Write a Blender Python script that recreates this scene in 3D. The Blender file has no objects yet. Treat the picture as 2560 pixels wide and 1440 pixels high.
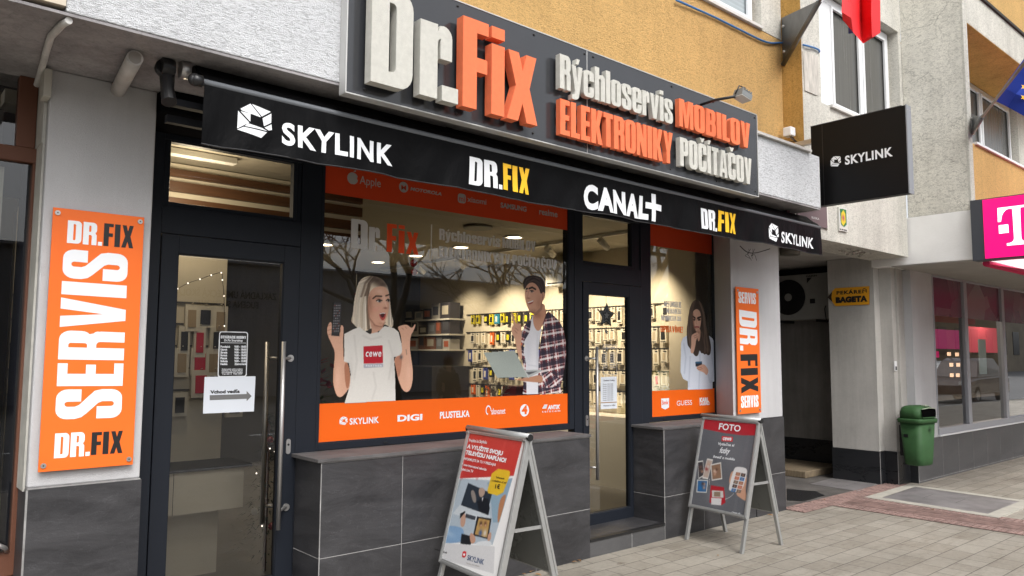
import bpy, bmesh, math, random
import numpy as np
from mathutils import Vector, Matrix
random.seed(7); rng = np.random.default_rng(7)
scene = bpy.context.scene
# ------------------------------------------------------------------ camera
FPX, YAW, PIT, ROL, EYE = 1916.92, 0.715618, 0.0869726, 0.0047649, 1.7
_cy, _sy = math.cos(YAW), math.sin(YAW)
_f = np.array([_sy*math.cos(PIT), _cy*math.cos(PIT), math.sin(PIT)])
_r0 = np.array([_cy, -_sy, 0.0]); _u0 = np.cross(_r0, _f)
_r = _r0*math.cos(ROL)+_u0*math.sin(ROL); _u = -_r0*math.sin(ROL)+_u0*math.cos(ROL)
CAM = np.array([0.0, 0.0, EYE])
cd = bpy.data.cameras.new('camera'); cam = bpy.data.objects.new('camera', cd)
scene.collection.objects.link(cam); scene.camera = cam
cd.sensor_width = 36; cd.lens = FPX*36/2560; cd.clip_start = 0.05; cd.clip_end = 500
cam.matrix_world = Matrix(((_r[0], _u[0], -_f[0], 0), (_r[1], _u[1], -_f[1], 0), (_r[2], _u[2], -_f[2], EYE), (0, 0, 0, 1)))
# ------------------------------------------------------------------ sky, sun, exposure
SUN_EL, SUN_AZ = math.radians(50), math.radians(196)   # azimuth clockwise from +Y: behind the viewer
world = bpy.data.worlds.new('World'); scene.world = world; world.use_nodes = True
wt = world.node_tree; wt.nodes.clear()
sky = wt.nodes.new('ShaderNodeTexSky'); sky.sky_type = 'NISHITA'; sky.sun_disc = False
sky.sun_elevation = SUN_EL; sky.sun_rotation = SUN_AZ; sky.air_density = 1.0; sky.dust_density = 4.0; sky.ozone_density = 1.0
hs = wt.nodes.new('ShaderNodeHueSaturation'); hs.inputs['Saturation'].default_value = 0.22
bgn = wt.nodes.new('ShaderNodeBackground'); bgn.inputs['Strength'].default_value = 0.15
wo = wt.nodes.new('ShaderNodeOutputWorld')
wt.links.new(sky.outputs[0], hs.inputs['Color']); wt.links.new(hs.outputs[0], bgn.inputs['Color']); wt.links.new(bgn.outputs[0], wo.inputs['Surface'])
sd = bpy.data.lights.new('sun', 'SUN'); sun = bpy.data.objects.new('sun', sd); scene.collection.objects.link(sun)
sd.energy = 1.0; sd.angle = math.radians(28); sd.color = (1.0, 0.97, 0.93)
_sv = Vector((math.sin(SUN_AZ)*math.cos(SUN_EL), math.cos(SUN_AZ)*math.cos(SUN_EL), math.sin(SUN_EL)))
sun.rotation_euler = _sv.to_track_quat('Z', 'Y').to_euler()
scene.view_settings.view_transform = 'Standard'; scene.view_settings.look = 'None'
scene.view_settings.exposure = 0.75; scene.view_settings.gamma = 1
scene.render.engine = 'CYCLES'
try:
    scene.cycles.use_denoising = True
    scene.cycles.max_bounces = 8; scene.cycles.transparent_max_bounces = 12
    scene.cycles.caustics_reflective = False; scene.cycles.caustics_refractive = False
    scene.cycles.sample_clamp_indirect = 4
except Exception: pass

# ------------------------------------------------------------------ helpers
def ray(x, y): return _r*(x-1280)/FPX - _u*(y-720)/FPX + _f
def pt(x, y, **k):
    """the point of the plane X=, Y= or Z= that the photograph shows at pixel (x, y)"""
    d = ray(x, y); a, v = next(iter(k.items())); i = 'XYZ'.index(a)
    return CAM + d*((v-CAM[i])/d[i])
class Plane:
    def __init__(s, O, U, V):
        s.O = np.array(O, float); s.U = np.array(U, float); s.V = np.array(V, float)
        s.U /= np.linalg.norm(s.U); s.V /= np.linalg.norm(s.V); s.N = np.cross(s.U, s.V)
        if np.dot(s.N, CAM-s.O) < 0: s.N = -s.N
    def uv(s, x, y):
        d = ray(x, y); t = np.dot(s.O-CAM, s.N)/np.dot(d, s.N); q = CAM+d*t-s.O
        return np.array([np.dot(q, s.U), np.dot(q, s.V)])
    def P(s, a, b, h=0.0): return s.O+s.U*a+s.V*b+s.N*h
def PY(Y): return Plane((0, Y, 0), (1, 0, 0), (0, 0, 1))
def PX(X): return Plane((X, 0, 0), (0, -1, 0), (0, 0, 1))

MATS = {}
def srgb(c):
    c = np.array(c, float)/255.0
    return np.where(c <= 0.04045, c/12.92, ((c+0.055)/1.055)**2.4)
def newmat(n):
    m = bpy.data.materials.new(n); m.use_nodes = True; MATS[n] = m
    return m, m.node_tree, m.node_tree.nodes['Principled BSDF']
def mat(n, col, rough=0.6, metal=0.0, bump=0.0, bscale=60, var=0.0, vscale=3.0, spec=0.5, coat=0.0, emis=0, stretch=(1, 1, 1)):
    if n in MATS: return MATS[n]
    m, t, p = newmat(n)
    p.inputs['Base Color'].default_value = (*col, 1); p.inputs['Roughness'].default_value = rough
    p.inputs['Metallic'].default_value = metal; p.inputs['Specular IOR Level'].default_value = spec
    if coat: p.inputs['Coat Weight'].default_value = coat
    if emis:
        p.inputs['Emission Color'].default_value = (*col, 1); p.inputs['Emission Strength'].default_value = emis
    if var or bump:
        tc = t.nodes.new('ShaderNodeTexCoord'); mp = t.nodes.new('ShaderNodeMapping'); mp.inputs['Scale'].default_value = stretch
        t.links.new(tc.outputs['Object'], mp.inputs['Vector'])
    if var:
        nz = t.nodes.new('ShaderNodeTexNoise'); nz.inputs['Scale'].default_value = vscale; nz.inputs['Detail'].default_value = 8; nz.inputs['Roughness'].default_value = 0.65
        t.links.new(mp.outputs[0], nz.inputs['Vector'])
        cr = t.nodes.new('ShaderNodeValToRGB')
        cr.color_ramp.elements[0].position = 0.3; cr.color_ramp.elements[1].position = 0.7
        cr.color_ramp.elements[0].color = (*[max(0, c*(1-var)) for c in col], 1); cr.color_ramp.elements[1].color = (*[min(1, c*(1+var*0.7)) for c in col], 1)
        t.links.new(nz.outputs[0], cr.inputs[0]); t.links.new(cr.outputs[0], p.inputs['Base Color'])
        rr_ = t.nodes.new('ShaderNodeMapRange'); rr_.inputs['To Min'].default_value = max(0.02, rough-0.08); rr_.inputs['To Max'].default_value = min(1, rough+0.08)
        t.links.new(nz.outputs[0], rr_.inputs[0]); t.links.new(rr_.outputs[0], p.inputs['Roughness'])
    if bump:
        n2 = t.nodes.new('ShaderNodeTexNoise'); n2.inputs['Scale'].default_value = bscale; n2.inputs['Detail'].default_value = 4
        t.links.new(mp.outputs[0], n2.inputs['Vector'])
        b = t.nodes.new('ShaderNodeBump'); b.inputs['Strength'].default_value = bump; b.inputs['Distance'].default_value = 0.01
        t.links.new(n2.outputs[0], b.inputs['Height']); t.links.new(b.outputs[0], p.inputs['Normal'])
    return m
def link_mul(t, a, b, fac=1.0, mode='MULTIPLY'):
    mx = t.nodes.new('ShaderNodeMix'); mx.data_type = 'RGBA'; mx.blend_type = mode; mx.inputs[0].default_value = fac
    t.links.new(a, mx.inputs[6])
    if hasattr(b, 'links'): t.links.new(b, mx.inputs[7])
    else: mx.inputs[7].default_value = (*b, 1)
    return mx.outputs[2]
def ramp(t, src, stops):
    cr = t.nodes.new('ShaderNodeValToRGB'); e = cr.color_ramp.elements
    while len(e) < len(stops): e.new(0.5)
    for k, (p_, c) in enumerate(stops):
        e[k].position = p_; e[k].color = (*(c if hasattr(c, '__len__') else (c, c, c)), 1)
    t.links.new(src, cr.inputs[0]); return cr.outputs[0]
def noise(t, vec, scale, detail=6, rough=0.6, dist=0.0):
    n = t.nodes.new('ShaderNodeTexNoise'); n.inputs['Scale'].default_value = scale; n.inputs['Detail'].default_value = detail
    n.inputs['Roughness'].default_value = rough; n.inputs['Distortion'].default_value = dist
    t.links.new(vec, n.inputs['Vector']); return n.outputs[0]
def mapped(t, scale=(1, 1, 1), rot=(0, 0, 0)):
    tc = t.nodes.new('ShaderNodeTexCoord'); mp = t.nodes.new('ShaderNodeMapping')
    mp.inputs['Scale'].default_value = scale; mp.inputs['Rotation'].default_value = rot
    t.links.new(tc.outputs['Object'], mp.inputs['Vector']); return mp.outputs[0]
def render_plaster(n, col, groove=0.6, sx=0.22, cracks=0.0, dirt=0.15, gs=95, dist=0.012):
    """rough-cast plaster with drawn grooves; optional net of cracks and dirt"""
    m, t, p = newmat(n); p.inputs['Roughness'].default_value = 0.9; p.inputs['Specular IOR Level'].default_value = 0.2
    v1 = mapped(t, (sx, sx, 1.0)); v0 = mapped(t)
    g = noise(t, v1, gs, 5, 0.6, 1.2); g2 = noise(t, v0, gs*2.2, 3)
    big = noise(t, v0, 0.9, 8, 0.7)
    c = ramp(t, big, [(0.3, tuple(x*(1-dirt) for x in col)), (0.65, col)])
    gr = ramp(t, g, [(0.37, 0.38), (0.52, 1.0)])
    c = link_mul(t, c, gr, {0.45: .07, 0.35: .12, 0.3: .12, 0.25: .2}.get(groove, .5))
    st = noise(t, mapped(t, (2.2, 2.2, .16)), 1.6, 7, .7); c = link_mul(t, c, ramp(t, st, [(.30, 1-dirt*1.1), (.55, 1.0)]), .8)
    h = t.nodes.new('ShaderNodeMath'); h.operation = 'ADD'; t.links.new(g, h.inputs[0]); t.links.new(g2, h.inputs[1])
    if cracks:
        d = noise(t, v0, 3.0, 6, 0.7); add = t.nodes.new('ShaderNodeVectorMath'); add.operation = 'MULTIPLY_ADD'
        cmb = t.nodes.new('ShaderNodeCombineXYZ')
        for i in range(3): t.links.new(d, cmb.inputs[i])
        add.inputs[1].default_value = (0.9, 0.9, 0.9); t.links.new(cmb.outputs[0], add.inputs[0]); t.links.new(v0, add.inputs[2])
        for sc_, w in ((2.2, 0.010), (6.0, 0.016)):
            vo = t.nodes.new('ShaderNodeTexVoronoi'); vo.feature = 'DISTANCE_TO_EDGE'; vo.inputs['Scale'].default_value = sc_
            t.links.new(add.outputs[0], vo.inputs['Vector'])
            k = ramp(t, vo.outputs['Distance'], [(0.0, 0.40), (w, 1.0)])
            c = link_mul(t, c, k, cracks)
    t.links.new(c, p.inputs['Base Color'])
    b = t.nodes.new('ShaderNodeBump'); b.inputs['Strength'].default_value = groove; b.inputs['Distance'].default_value = dist
    t.links.new(h.outputs[0], b.inputs['Height']); t.links.new(b.outputs[0], p.inputs['Normal'])
    return m
def vcolmat(n, rough=0.6, spec=0.4, coat=0.0):
    if n in MATS: return MATS[n]
    m, t, p = newmat(n); a = t.nodes.new('ShaderNodeVertexColor'); a.layer_name = 'print'
    t.links.new(a.outputs[0], p.inputs['Base Color']); p.inputs['Roughness'].default_value = rough; p.inputs['Specular IOR Level'].default_value = spec
    p.inputs['Coat Weight'].default_value = coat
    return m
def glassmat(n, tint=(0.8, 0.8, 0.78), mul=2.0, rough=0.0, base=0.02):
    m, t, p = newmat(n); t.nodes.remove(p); out = t.nodes['Material Output']
    tr = t.nodes.new('ShaderNodeBsdfTransparent'); tr.inputs[0].default_value = (*tint, 1)
    gl = t.nodes.new('ShaderNodeBsdfGlossy'); gl.inputs['Roughness'].default_value = rough; gl.inputs['Color'].default_value = (0.92, 0.93, 0.95, 1)
    fr = t.nodes.new('ShaderNodeFresnel'); fr.inputs['IOR'].default_value = 1.5
    mu = t.nodes.new('ShaderNodeMath'); mu.operation = 'MULTIPLY_ADD'; mu.inputs[1].default_value = mul; mu.inputs[2].default_value = base; mu.use_clamp = True
    t.links.new(fr.outputs[0], mu.inputs[0]); mx = t.nodes.new('ShaderNodeMixShader')
    t.links.new(mu.outputs[0], mx.inputs[0]); t.links.new(tr.outputs[0], mx.inputs[1]); t.links.new(gl.outputs[0], mx.inputs[2]); t.links.new(mx.outputs[0], out.inputs[0])
    return m

class M:
    """collects faces for ONE mesh object"""
    def __init__(s, *mats): s.v = []; s.f = []; s.mi = []; s.mats = list(mats); s.cols = None; s.smooth = []
    def add(s, V, F, mi=0, smooth=False):
        o = len(s.v); s.v += [tuple(map(float, x)) for x in V]
        for f in F: s.f.append([i+o for i in f]); s.mi.append(mi); s.smooth.append(smooth)
        return s
    def box(s, a, b, mi=0):
        (x0, y0, z0), (x1, y1, z1) = a, b
        x0, x1 = sorted((x0, x1)); y0, y1 = sorted((y0, y1)); z0, z1 = sorted((z0, z1))
        return s.add([(x0, y0, z0), (x1, y0, z0), (x1, y1, z0), (x0, y1, z0), (x0, y0, z1), (x1, y0, z1), (x1, y1, z1), (x0, y1, z1)],
                     [(0, 3, 2, 1), (4, 5, 6, 7), (0, 1, 5, 4), (1, 2, 6, 5), (2, 3, 7, 6), (3, 0, 4, 7)], mi)
    def obox(s, O, U, V, N, su, sv, sn, mi=0):
        """box from corner O along unit U, V, N"""
        O, U, V, N = [np.array(q, float) for q in (O, U, V, N)]
        P = [O+U*a+V*b+N*c for c in (0, sn) for b in (0, sv) for a in (0, su)]
        F = [(0, 1, 3, 2), (4, 6, 7, 5), (0, 4, 5, 1), (2, 3, 7, 6), (0, 2, 6, 4), (1, 5, 7, 3)]
        if np.dot(np.cross(U, V), N)*su*sv*sn > 0: F = [tuple(reversed(f)) for f in F]
        return s.add(P, F, mi)
    def quad(s, *P, mi=0): return s.add(P, [tuple(range(len(P)))], mi)
    def tube(s, pts, r, n=8, mi=0, cap=True):
        pts = [Vector(p) for p in pts]; rs = r if hasattr(r, '__len__') else [r]*len(pts); V = []; F = []
        up = None
        for i, p in enumerate(pts):
            d = (pts[min(i+1, len(pts)-1)]-pts[max(i-1, 0)]).normalized()
            if up is None: up = Vector((0, 0, 1)) if abs(d.z) < 0.9 else Vector((0, 1, 0))
            a = d.cross(up).normalized(); b = a.cross(d).normalized(); up = b
            for k in range(n):
                t_ = 2*math.pi*k/n; V.append(p+(a*math.cos(t_)+b*math.sin(t_))*rs[i])
        for i in range(len(pts)-1):
            for k in range(n): F.append((i*n+k, i*n+(k+1) % n, (i+1)*n+(k+1) % n, (i+1)*n+k))
        o = len(s.v); s.add(V, F, mi, True)
        if cap: s.f += [[o+k for k in reversed(range(n))], [o+(len(pts)-1)*n+k for k in range(n)]]; s.mi += [mi, mi]; s.smooth += [False, False]
        return s
    def sphere(s, c, r, n=12, mi=0, sc=(1, 1, 1)):
        V = []; F = []; m_ = n//2
        for i in range(m_+1):
            for k in range(n):
                a = math.pi*i/m_; b = 2*math.pi*k/n
                V.append((c[0]+r*sc[0]*math.sin(a)*math.cos(b), c[1]+r*sc[1]*math.sin(a)*math.sin(b), c[2]+r*sc[2]*math.cos(a)))
        for i in range(m_):
            for k in range(n): F.append((i*n+k, (i+1)*n+k, (i+1)*n+(k+1) % n, i*n+(k+1) % n))
        return s.add(V, F, mi, True)
    def disc(s, c, U, V_, r, n=20, mi=0, h=0.0, N=(0, 0, 1)):
        c, U, V_, N = [np.array(q, float) for q in (c, U, V_, N)]
        top = [c+N*h+(U*math.cos(2*math.pi*k/n)+V_*math.sin(2*math.pi*k/n))*r for k in range(n)]
        if h:
            bot = [c+(U*math.cos(2*math.pi*k/n)+V_*math.sin(2*math.pi*k/n))*r for k in range(n)]
            s.add(top+bot, [tuple(range(n))]+[(k, k+n, (k+1) % n+n, (k+1) % n) for k in range(n)], mi)
        else: s.add(top, [tuple(range(n))], mi)
        return s
    def prism(s, loop, p, h, h0=0.0, mi=0, side=None):
        """extrude the plane-p (a, b) loop from height h0 to h along the plane normal"""
        n = len(loop); T = [p.P(a, b, h) for a, b in loop]; Bt = [p.P(a, b, h0) for a, b in loop]
        s.add(T, [tuple(range(n))], mi)
        if h != h0: s.add(T+Bt, [(k, k+n, (k+1) % n+n, (k+1) % n) for k in range(n)]+[tuple(n+k for k in range(n))][:0], mi if side is None else side)
        return s
def obj(name, mb, parent=None, local=False, bevel=0, tri=False, recalc=True):
    me = bpy.data.meshes.new(name)
    me.from_pydata(mb.v, [], mb.f)
    for m_ in mb.mats: me.materials.append(m_)
    me.polygons.foreach_set('material_index', mb.mi); me.polygons.foreach_set('use_smooth', mb.smooth)
    if mb.cols is not None:
        ca = me.color_attributes.new('print', 'FLOAT_COLOR', 'POINT'); ca.data.foreach_set('color', np.asarray(mb.cols, np.float32).ravel())
    me.validate(); 
    if recalc and mb.cols is None:
        bm = bmesh.new(); bm.from_mesh(me); bmesh.ops.recalc_face_normals(bm, faces=bm.faces); bm.to_mesh(me); bm.free()
    me.update()
    o = bpy.data.objects.new(name, me); scene.collection.objects.link(o)
    if parent is not None:
        o.parent = parent
        if not local and parent.parent is None: o.location = -Vector(parent.location)
    if bevel:
        b = o.modifiers.new('bevel', 'BEVEL'); b.width = bevel; b.segments = 2; b.limit_method = 'ANGLE'; b.harden_normals = False
    return o
USED = set()
def tag(o, label, cat, group=None, kind=None):
    o['label'] = label; o['category'] = cat
    if group: o['group'] = group
    if kind: o['kind'] = kind
    return o
def thing(name, label, cat, loc=(0, 0, 0), rz=0, group=None):
    o = bpy.data.objects.new(name, None); scene.collection.objects.link(o); o.location = loc; o.rotation_euler = (0, 0, rz); o.empty_display_size = 0.1
    return tag(o, label, cat, group)
def struct(name, mb, **k):
    o = obj(name, mb, **k); o['kind'] = 'structure'; return o

# ------------------------------------------------------------------ lettering
def arc(cx, cy, r, a0, a1, n=5, ry=None):
    ry = r if ry is None else ry
    return [(cx+r*math.cos(math.radians(a0+(a1-a0)*k/n)), cy+ry*math.sin(math.radians(a0+(a1-a0)*k/n))) for k in range(n+1)]
def rr(x0, y0, x1, y1, r=0.0, corners=(1, 1, 1, 1)):
    """rounded rectangle, counter-clockwise from bottom-left; corners bl, br, tr, tl"""
    out = []
    for (cx, cy, a0), on in zip(((x0+r, y0+r, 180), (x1-r, y0+r, 270), (x1-r, y1-r, 0), (x0+r, y1-r, 90)), corners):
        if on and r > 0: out += arc(cx, cy, r, a0, a0+90)
        else: out.append((x0 if a0 in (180, 90) else x1, y0 if a0 in (180, 270) else y1))
    return out
S_, W_, T_ = 0.232, 0.56, 0.145   # stem, width, bar of the heavy condensed face
def glyphs():
    G = {}; S, W, T = S_, W_, T_; R = 0.17; r = 0.05
    G['D'] = (W, [rr(0, 0, W, 1, R, (0, 1, 1, 0)), rr(S, T, W-S, 1-T, r, (0, 1, 1, 0))])
    G['O'] = (W, [rr(0, 0, W, 1, R), rr(S, T*.8, W-S, 1-T*.8, r+.01)])
    G['I'] = (S+.02, [rr(0, 0, S+.02, 1)])
    G['.'] = (.17, [rr(0, 0, .17, .17)]); G['!'] = (.2, [rr(.02, 0, .18, .15), [(.05, .22), (.15, .22), (.2, 1), (0, 1)]])
    G['-'] = (.25, [rr(0, .36, .25, .5)]); G[':'] = (.16, [rr(0, 0, .16, .16), rr(0, .5, .16, .66)])
    G['L'] = (.42, [[(0, 0), (.42, 0), (.42, T), (S, T), (S, 1), (0, 1)]])
    G['E'] = (.44, [[(0, 0), (.44, 0), (.44, T), (S, T), (S, .43), (.41, .43), (.41, .58), (S, .58), (S, 1-T), (.43, 1-T), (.43, 1), (0, 1)]])
    G['F'] = (.43, [[(0, 0), (S, 0), (S, .42), (.41, .42), (.41, .58), (S, .58), (S, 1-T), (.43, 1-T), (.43, 1), (0, 1)]])
    G['T'] = (.48, [[(.48/2-S/2, 0), (.48/2+S/2, 0), (.48/2+S/2, 1-T), (.48, 1-T), (.48, 1), (0, 1), (0, 1-T), (.48/2-S/2, 1-T)]])
    G['H'] = (W, [[(0, 0), (S, 0), (S, .42), (W-S, .42), (W-S, 0), (W, 0), (W, 1), (W-S, 1), (W-S, .6), (S, .6), (S, 1), (0, 1)]])
    G['N'] = (.55, [[(0, 0), (.18, 0), (.18, .46), (.35, 0), (.55, 0), (.55, 1), (.37, 1), (.37, .55), (.2, 1), (0, 1)]])
    G['M'] = (.72, [[(0, 0), (.17, 0), (.17, .66), (.29, 0), (.43, 0), (.55, .66), (.55, 0), (.72, 0), (.72, 1), (.47, 1), (.36, .42), (.25, 1), (0, 1)]])
    G['V'] = (.56, [[(.17, 0), (.39, 0), (.56, 1), (.35, 1), (.28, .35), (.21, 1), (0, 1)]])
    G['Y'] = (.56, [[(.18, 0), (.38, 0), (.38, .36), (.56, 1), (.36, 1), (.28, .6), (.2, 1), (0, 1), (.18, .36)]])
    G['K'] = (.56, [[(0, 0), (S, 0), (S, .4), (.34, 0), (.56, 0), (.4, .52), (.56, 1), (.35, 1), (S, .6), (S, 1), (0, 1)]])
    G['X'] = (.56, [[(0, 0), (.2, 0), (.28, .27), (.36, 0), (.56, 0), (.41, .51), (.54, 1), (.35, 1), (.285, .74), (.21, 1), (.02, 1), (.16, .51)]])
    G['A'] = (.58, [[(0, 0), (.19, 0), (.21, .17), (.37, .17), (.39, 0), (.58, 0), (.42, 1), (.16, 1)], [(.23, .32), (.35, .32), (.29, .8)]])
    G['P'] = (.53, [[(0, 0), (S, 0), (S, .38), (.37, .38)]+arc(.37, .54, .16, -90, 0)+arc(.37, .84, .16, 0, 90)+[(0, 1)], rr(S, .52, .53-S+.02, .86, .04, (0, 1, 1, 0))])
    G['R'] = (.55, [[(0, 0), (S, 0), (S, .44)]+arc(.29, .38, .06, 90, 0, 3)+[(.35, 0), (.55, 0), (.55, .38)]+arc(.47, .42, .08, -20, 60, 3)+arc(.39, .67, .16, -50, 0, 3)+arc(.38, .83, .17, 0, 90)+[(0, 1)], rr(S, .58, .55-S, .86, .04, (0, 1, 1, 0))])
    G['B'] = (.55, [[(0, 0), (.39, 0)]+arc(.39, .16, .16, -90, 0)+arc(.45, .40, .1, 0, 60, 3)+arc(.44, .66, .1, -60, 0, 3)+arc(.38, .84, .16, 0, 90)+[(0, 1)], rr(S, .14, .55-S, .43, .04, (0, 1, 1, 0)), rr(S, .58, .55-S, .86, .04, (0, 1, 1, 0))])
    ins = arc(S+r, T+r, r, 180, 270); 
    G['C'] = (W, [[(W, .62)]+arc(W-R, 1-R, R, 0, 90)+arc(R, 1-R, R, 90, 180)+arc(R, R, R, 180, 270)+arc(W-R, R, R, 270, 360)+[(W, .4), (W-S, .4)]+arc(W-S-r, T+r, r, 0, -90)+arc(S+r, T+r, r, 270, 180)+arc(S+r, 1-T-r, r, 180, 90)+arc(W-S-r, 1-T-r, r, 90, 0)+[(W-S, .62)]])
    G['G'] = (W, [[(W, .64)]+arc(W-R, 1-R, R, 0, 90)+arc(R, 1-R, R, 90, 180)+arc(R, R, R, 180, 270)+[(W-.16, .05), (W-.1, 0), (W, 0), (W, .5), (.3, .5), (.3, .36), (W-S, .36)]+arc(W-S-r, T+r, r, 0, -90)+arc(S+r, T+r, r, 270, 180)+arc(S+r, 1-T-r, r, 180, 90)+arc(W-S-r, 1-T-r, r, 90, 0)+[(W-S, .64)]])
    G['U'] = (W, [[(0, 1)]+arc(R, R, R, 180, 270)+arc(W-R, R, R, 270, 360)+[(W, 1), (W-S, 1)]+arc(W-S-r, T+r, r, 0, -90)+arc(S+r, T+r, r, 270, 180)+[(S, 1)]])
    G['J'] = (.42, [[(0, 0), (.25, 0)]+arc(.25, .17, .17, 270, 360)+[(.42, 1), (.42-S, 1), (.42-S, .2), (.14, T), (0, T)]])
    G['S'] = (W, [[(W, .63)]+arc(W-R, 1-R, R, 0, 90)+arc(R, 1-R, R, 90, 180)+[(0, .72), (.03, .62), (.1, .545), (W-S-.03, .37), (W-S, .31)]+arc(W-S-r, T+r-.02, r, 0, -90)+arc(S+r, T+r-.02, r, 270, 180)+[(S, .39), (0, .39)]+arc(R, R, R, 180, 270)+arc(W-R, R, R, 270, 360)+[(W, .32), (W-.03, .43), (W-.11, .5), (S+.03, .66), (S, .72)]+arc(S+r, 1-T-r+.02, r, 180, 90)+arc(W-S-r, 1-T-r+.02, r, 90, 0)+[(W-S, .63)]])
    G['0'] = G['O']; G['1'] = (.3, [[(.1, 0), (.3, 0), (.3, 1), (.16, 1), (0, .86), (0, .74), (.1, .78)]])
    G['2'] = (.5, [[(0, 0), (.5, 0), (.5, .15), (.24, .15), (.48, .55)]+arc(.33, .83, .17, 0, 90)+arc(.17, .83, .17, 90, 180)+[(0, .66), (.19, .66), (.19, .82), (.25, .87), (.3, .82), (.3, .66), (0, .14)]])
    G['8'] = (W, [rr(0, 0, W, 1, R), rr(S, .13, W-S, .43, .04), rr(S, .58, W-S, .87, .04)])
    G['9'] = (W, [[(0, 0)]+[(W-R, 0)]+arc(W-R, R, R, 270, 360)+arc(W-R, 1-R, R, 0, 90)+arc(R, 1-R, R, 90, 180)+arc(R, .36+R, R, 180, 270)+[(W-S, .36), (W-S, .14), (0, .14)], rr(S, .5, W-S, .87, .04)])
    X = .8
    def low(ch): w, L = G[ch]; return (w, [[(a, b*X) for a, b in l] for l in L])
    G['o'] = low('O'); G['c'] = low('C'); G['s'] = low('S'); G['v'] = low('V'); G['x'] = low('X')
    G['l'] = (S, [rr(0, 0, S, 1)]); G['i'] = (S, [rr(0, 0, S, X), rr(0, .87, S, 1.0)])
    G['r'] = (.43, [[(0, 0), (S, 0), (S, .56)]+arc(S+.05, .61, .045, 180, 90, 3)+[(.27, .64), (.27, .44), (.43, .44)]+arc(.31, .68, .12, 0, 90)+[(.26, .79), (S, .72), (S, X), (0, X)]])
    G['h'] = (W, [[(0, 0), (S, 0), (S, .58)]+arc(.28, .61, .06, 180, 0, 4)+[(W-S, 0), (W, 0)]+arc(W-.16, .64, .16, 0, 90)+[(.27, .78), (S, .73), (S, 1), (0, 1)]])
    G['e'] = (W, [[(W, .34)]+arc(W-R, X-R, R, 0, 90)+arc(R, X-R, R, 90, 180)+arc(R, R, R, 180, 270)+arc(W-R, R, R, 270, 360)+[(W, .28), (W-S, .28)]+arc(W-S-r, T+r-.03, r, 0, -90)+arc(S+r, T+r-.03, r, 270, 180)+[(S, .34)], rr(S, .45, W-S, X-.12, .04, (0, 0, 1, 1))])
    G['y'] = (.56, [[(.02, -.2), (.16, -.2)]+arc(.22, -.02, .17, -80, -10, 3)+[(.56, X), (.36, X), (.28, .34), (.21, X), (0, X), (.17, .05), (.14, -.05), (.02, -.06)]])
    G['ý'] = (.56, G['y'][1]+[[(.22, .86), (.34, .86), (.42, 1.02), (.26, 1.02)]])
    def acc(b, kind):
        w, L = G[b]; c = w/2
        if kind == 'a': return (w, L+[[(c-.07, 1.05), (c+.04, 1.05), (c+.13, 1.2), (c-.03, 1.2)]])
        return (w, L+[[(c-.05, 1.05), (c+.05, 1.05), (c+.16, 1.2), (c+.05, 1.2), (c, 1.13), (c-.05, 1.2), (c-.16, 1.2)]])
    for ch, b, k in (('Č', 'C', 'c'), ('Í', 'I', 'a'), ('Á', 'A', 'a'), ('Ň', 'N', 'c')): G[ch] = acc(b, k)
    return G
GLY = glyphs(); _cache = {}
def from_curve(cu):
    o = bpy.data.objects.new('tmp', cu); me = bpy.data.meshes.new_from_object(o)
    V = np.array([v.co[:] for v in me.vertices]) if len(me.vertices) else np.zeros((0, 3)); F = [tuple(p.vertices) for p in me.polygons]
    bpy.data.objects.remove(o); bpy.data.meshes.remove(me); bpy.data.curves.remove(cu)
    return V, F
def loops_mesh(loops, depth):
    cu = bpy.data.curves.new('outline', 'CURVE'); cu.dimensions = '2D'; cu.fill_mode = 'BOTH'; cu.extrude = depth/2
    for L in loops:
        L2 = [L[0]]
        for q in L[1:]:
            if abs(q[0]-L2[-1][0])+abs(q[1]-L2[-1][1]) > 1e-5: L2.append(q)
        if abs(L2[0][0]-L2[-1][0])+abs(L2[0][1]-L2[-1][1]) < 1e-5: L2.pop()
        sp = cu.splines.new('POLY'); sp.points.add(len(L2)-1); sp.use_cyclic_u = True
        for k, (a, b) in enumerate(L2): sp.points[k].co = (a, b, 0, 1)
    return from_curve(cu)
def heavy(ch, solid):
    k = (ch, solid)
    if k not in _cache: _cache[k] = loops_mesh(GLY[ch][1], 1.0 if solid else 0.0)
    return _cache[k]
GAP = 0.062
def heavy_layout(txt, gap=GAP):
    x = 0; out = []
    for ch in txt:
        if ch == ' ': x += .2; continue
        if ch == '·': out.append(('.', x, .35)); x += .2; continue
        out.append((ch, x, 0)); x += GLY[ch][0]+gap
    return out, x-gap
def soft_text(txt, bold=0.0, shear=0.0, spacing=1.0):
    cu = bpy.data.curves.new('words', 'FONT'); cu.body = txt; cu.size = 1; cu.offset = bold; cu.shear = shear; cu.space_character = spacing; cu.dimensions = '2D'; cu.fill_mode = 'BOTH'; cu.resolution_u = 4
    return from_curve(cu)
_h = soft_text('H')[0]; CAPH = _h[:, 1].max()-_h[:, 1].min()
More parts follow.
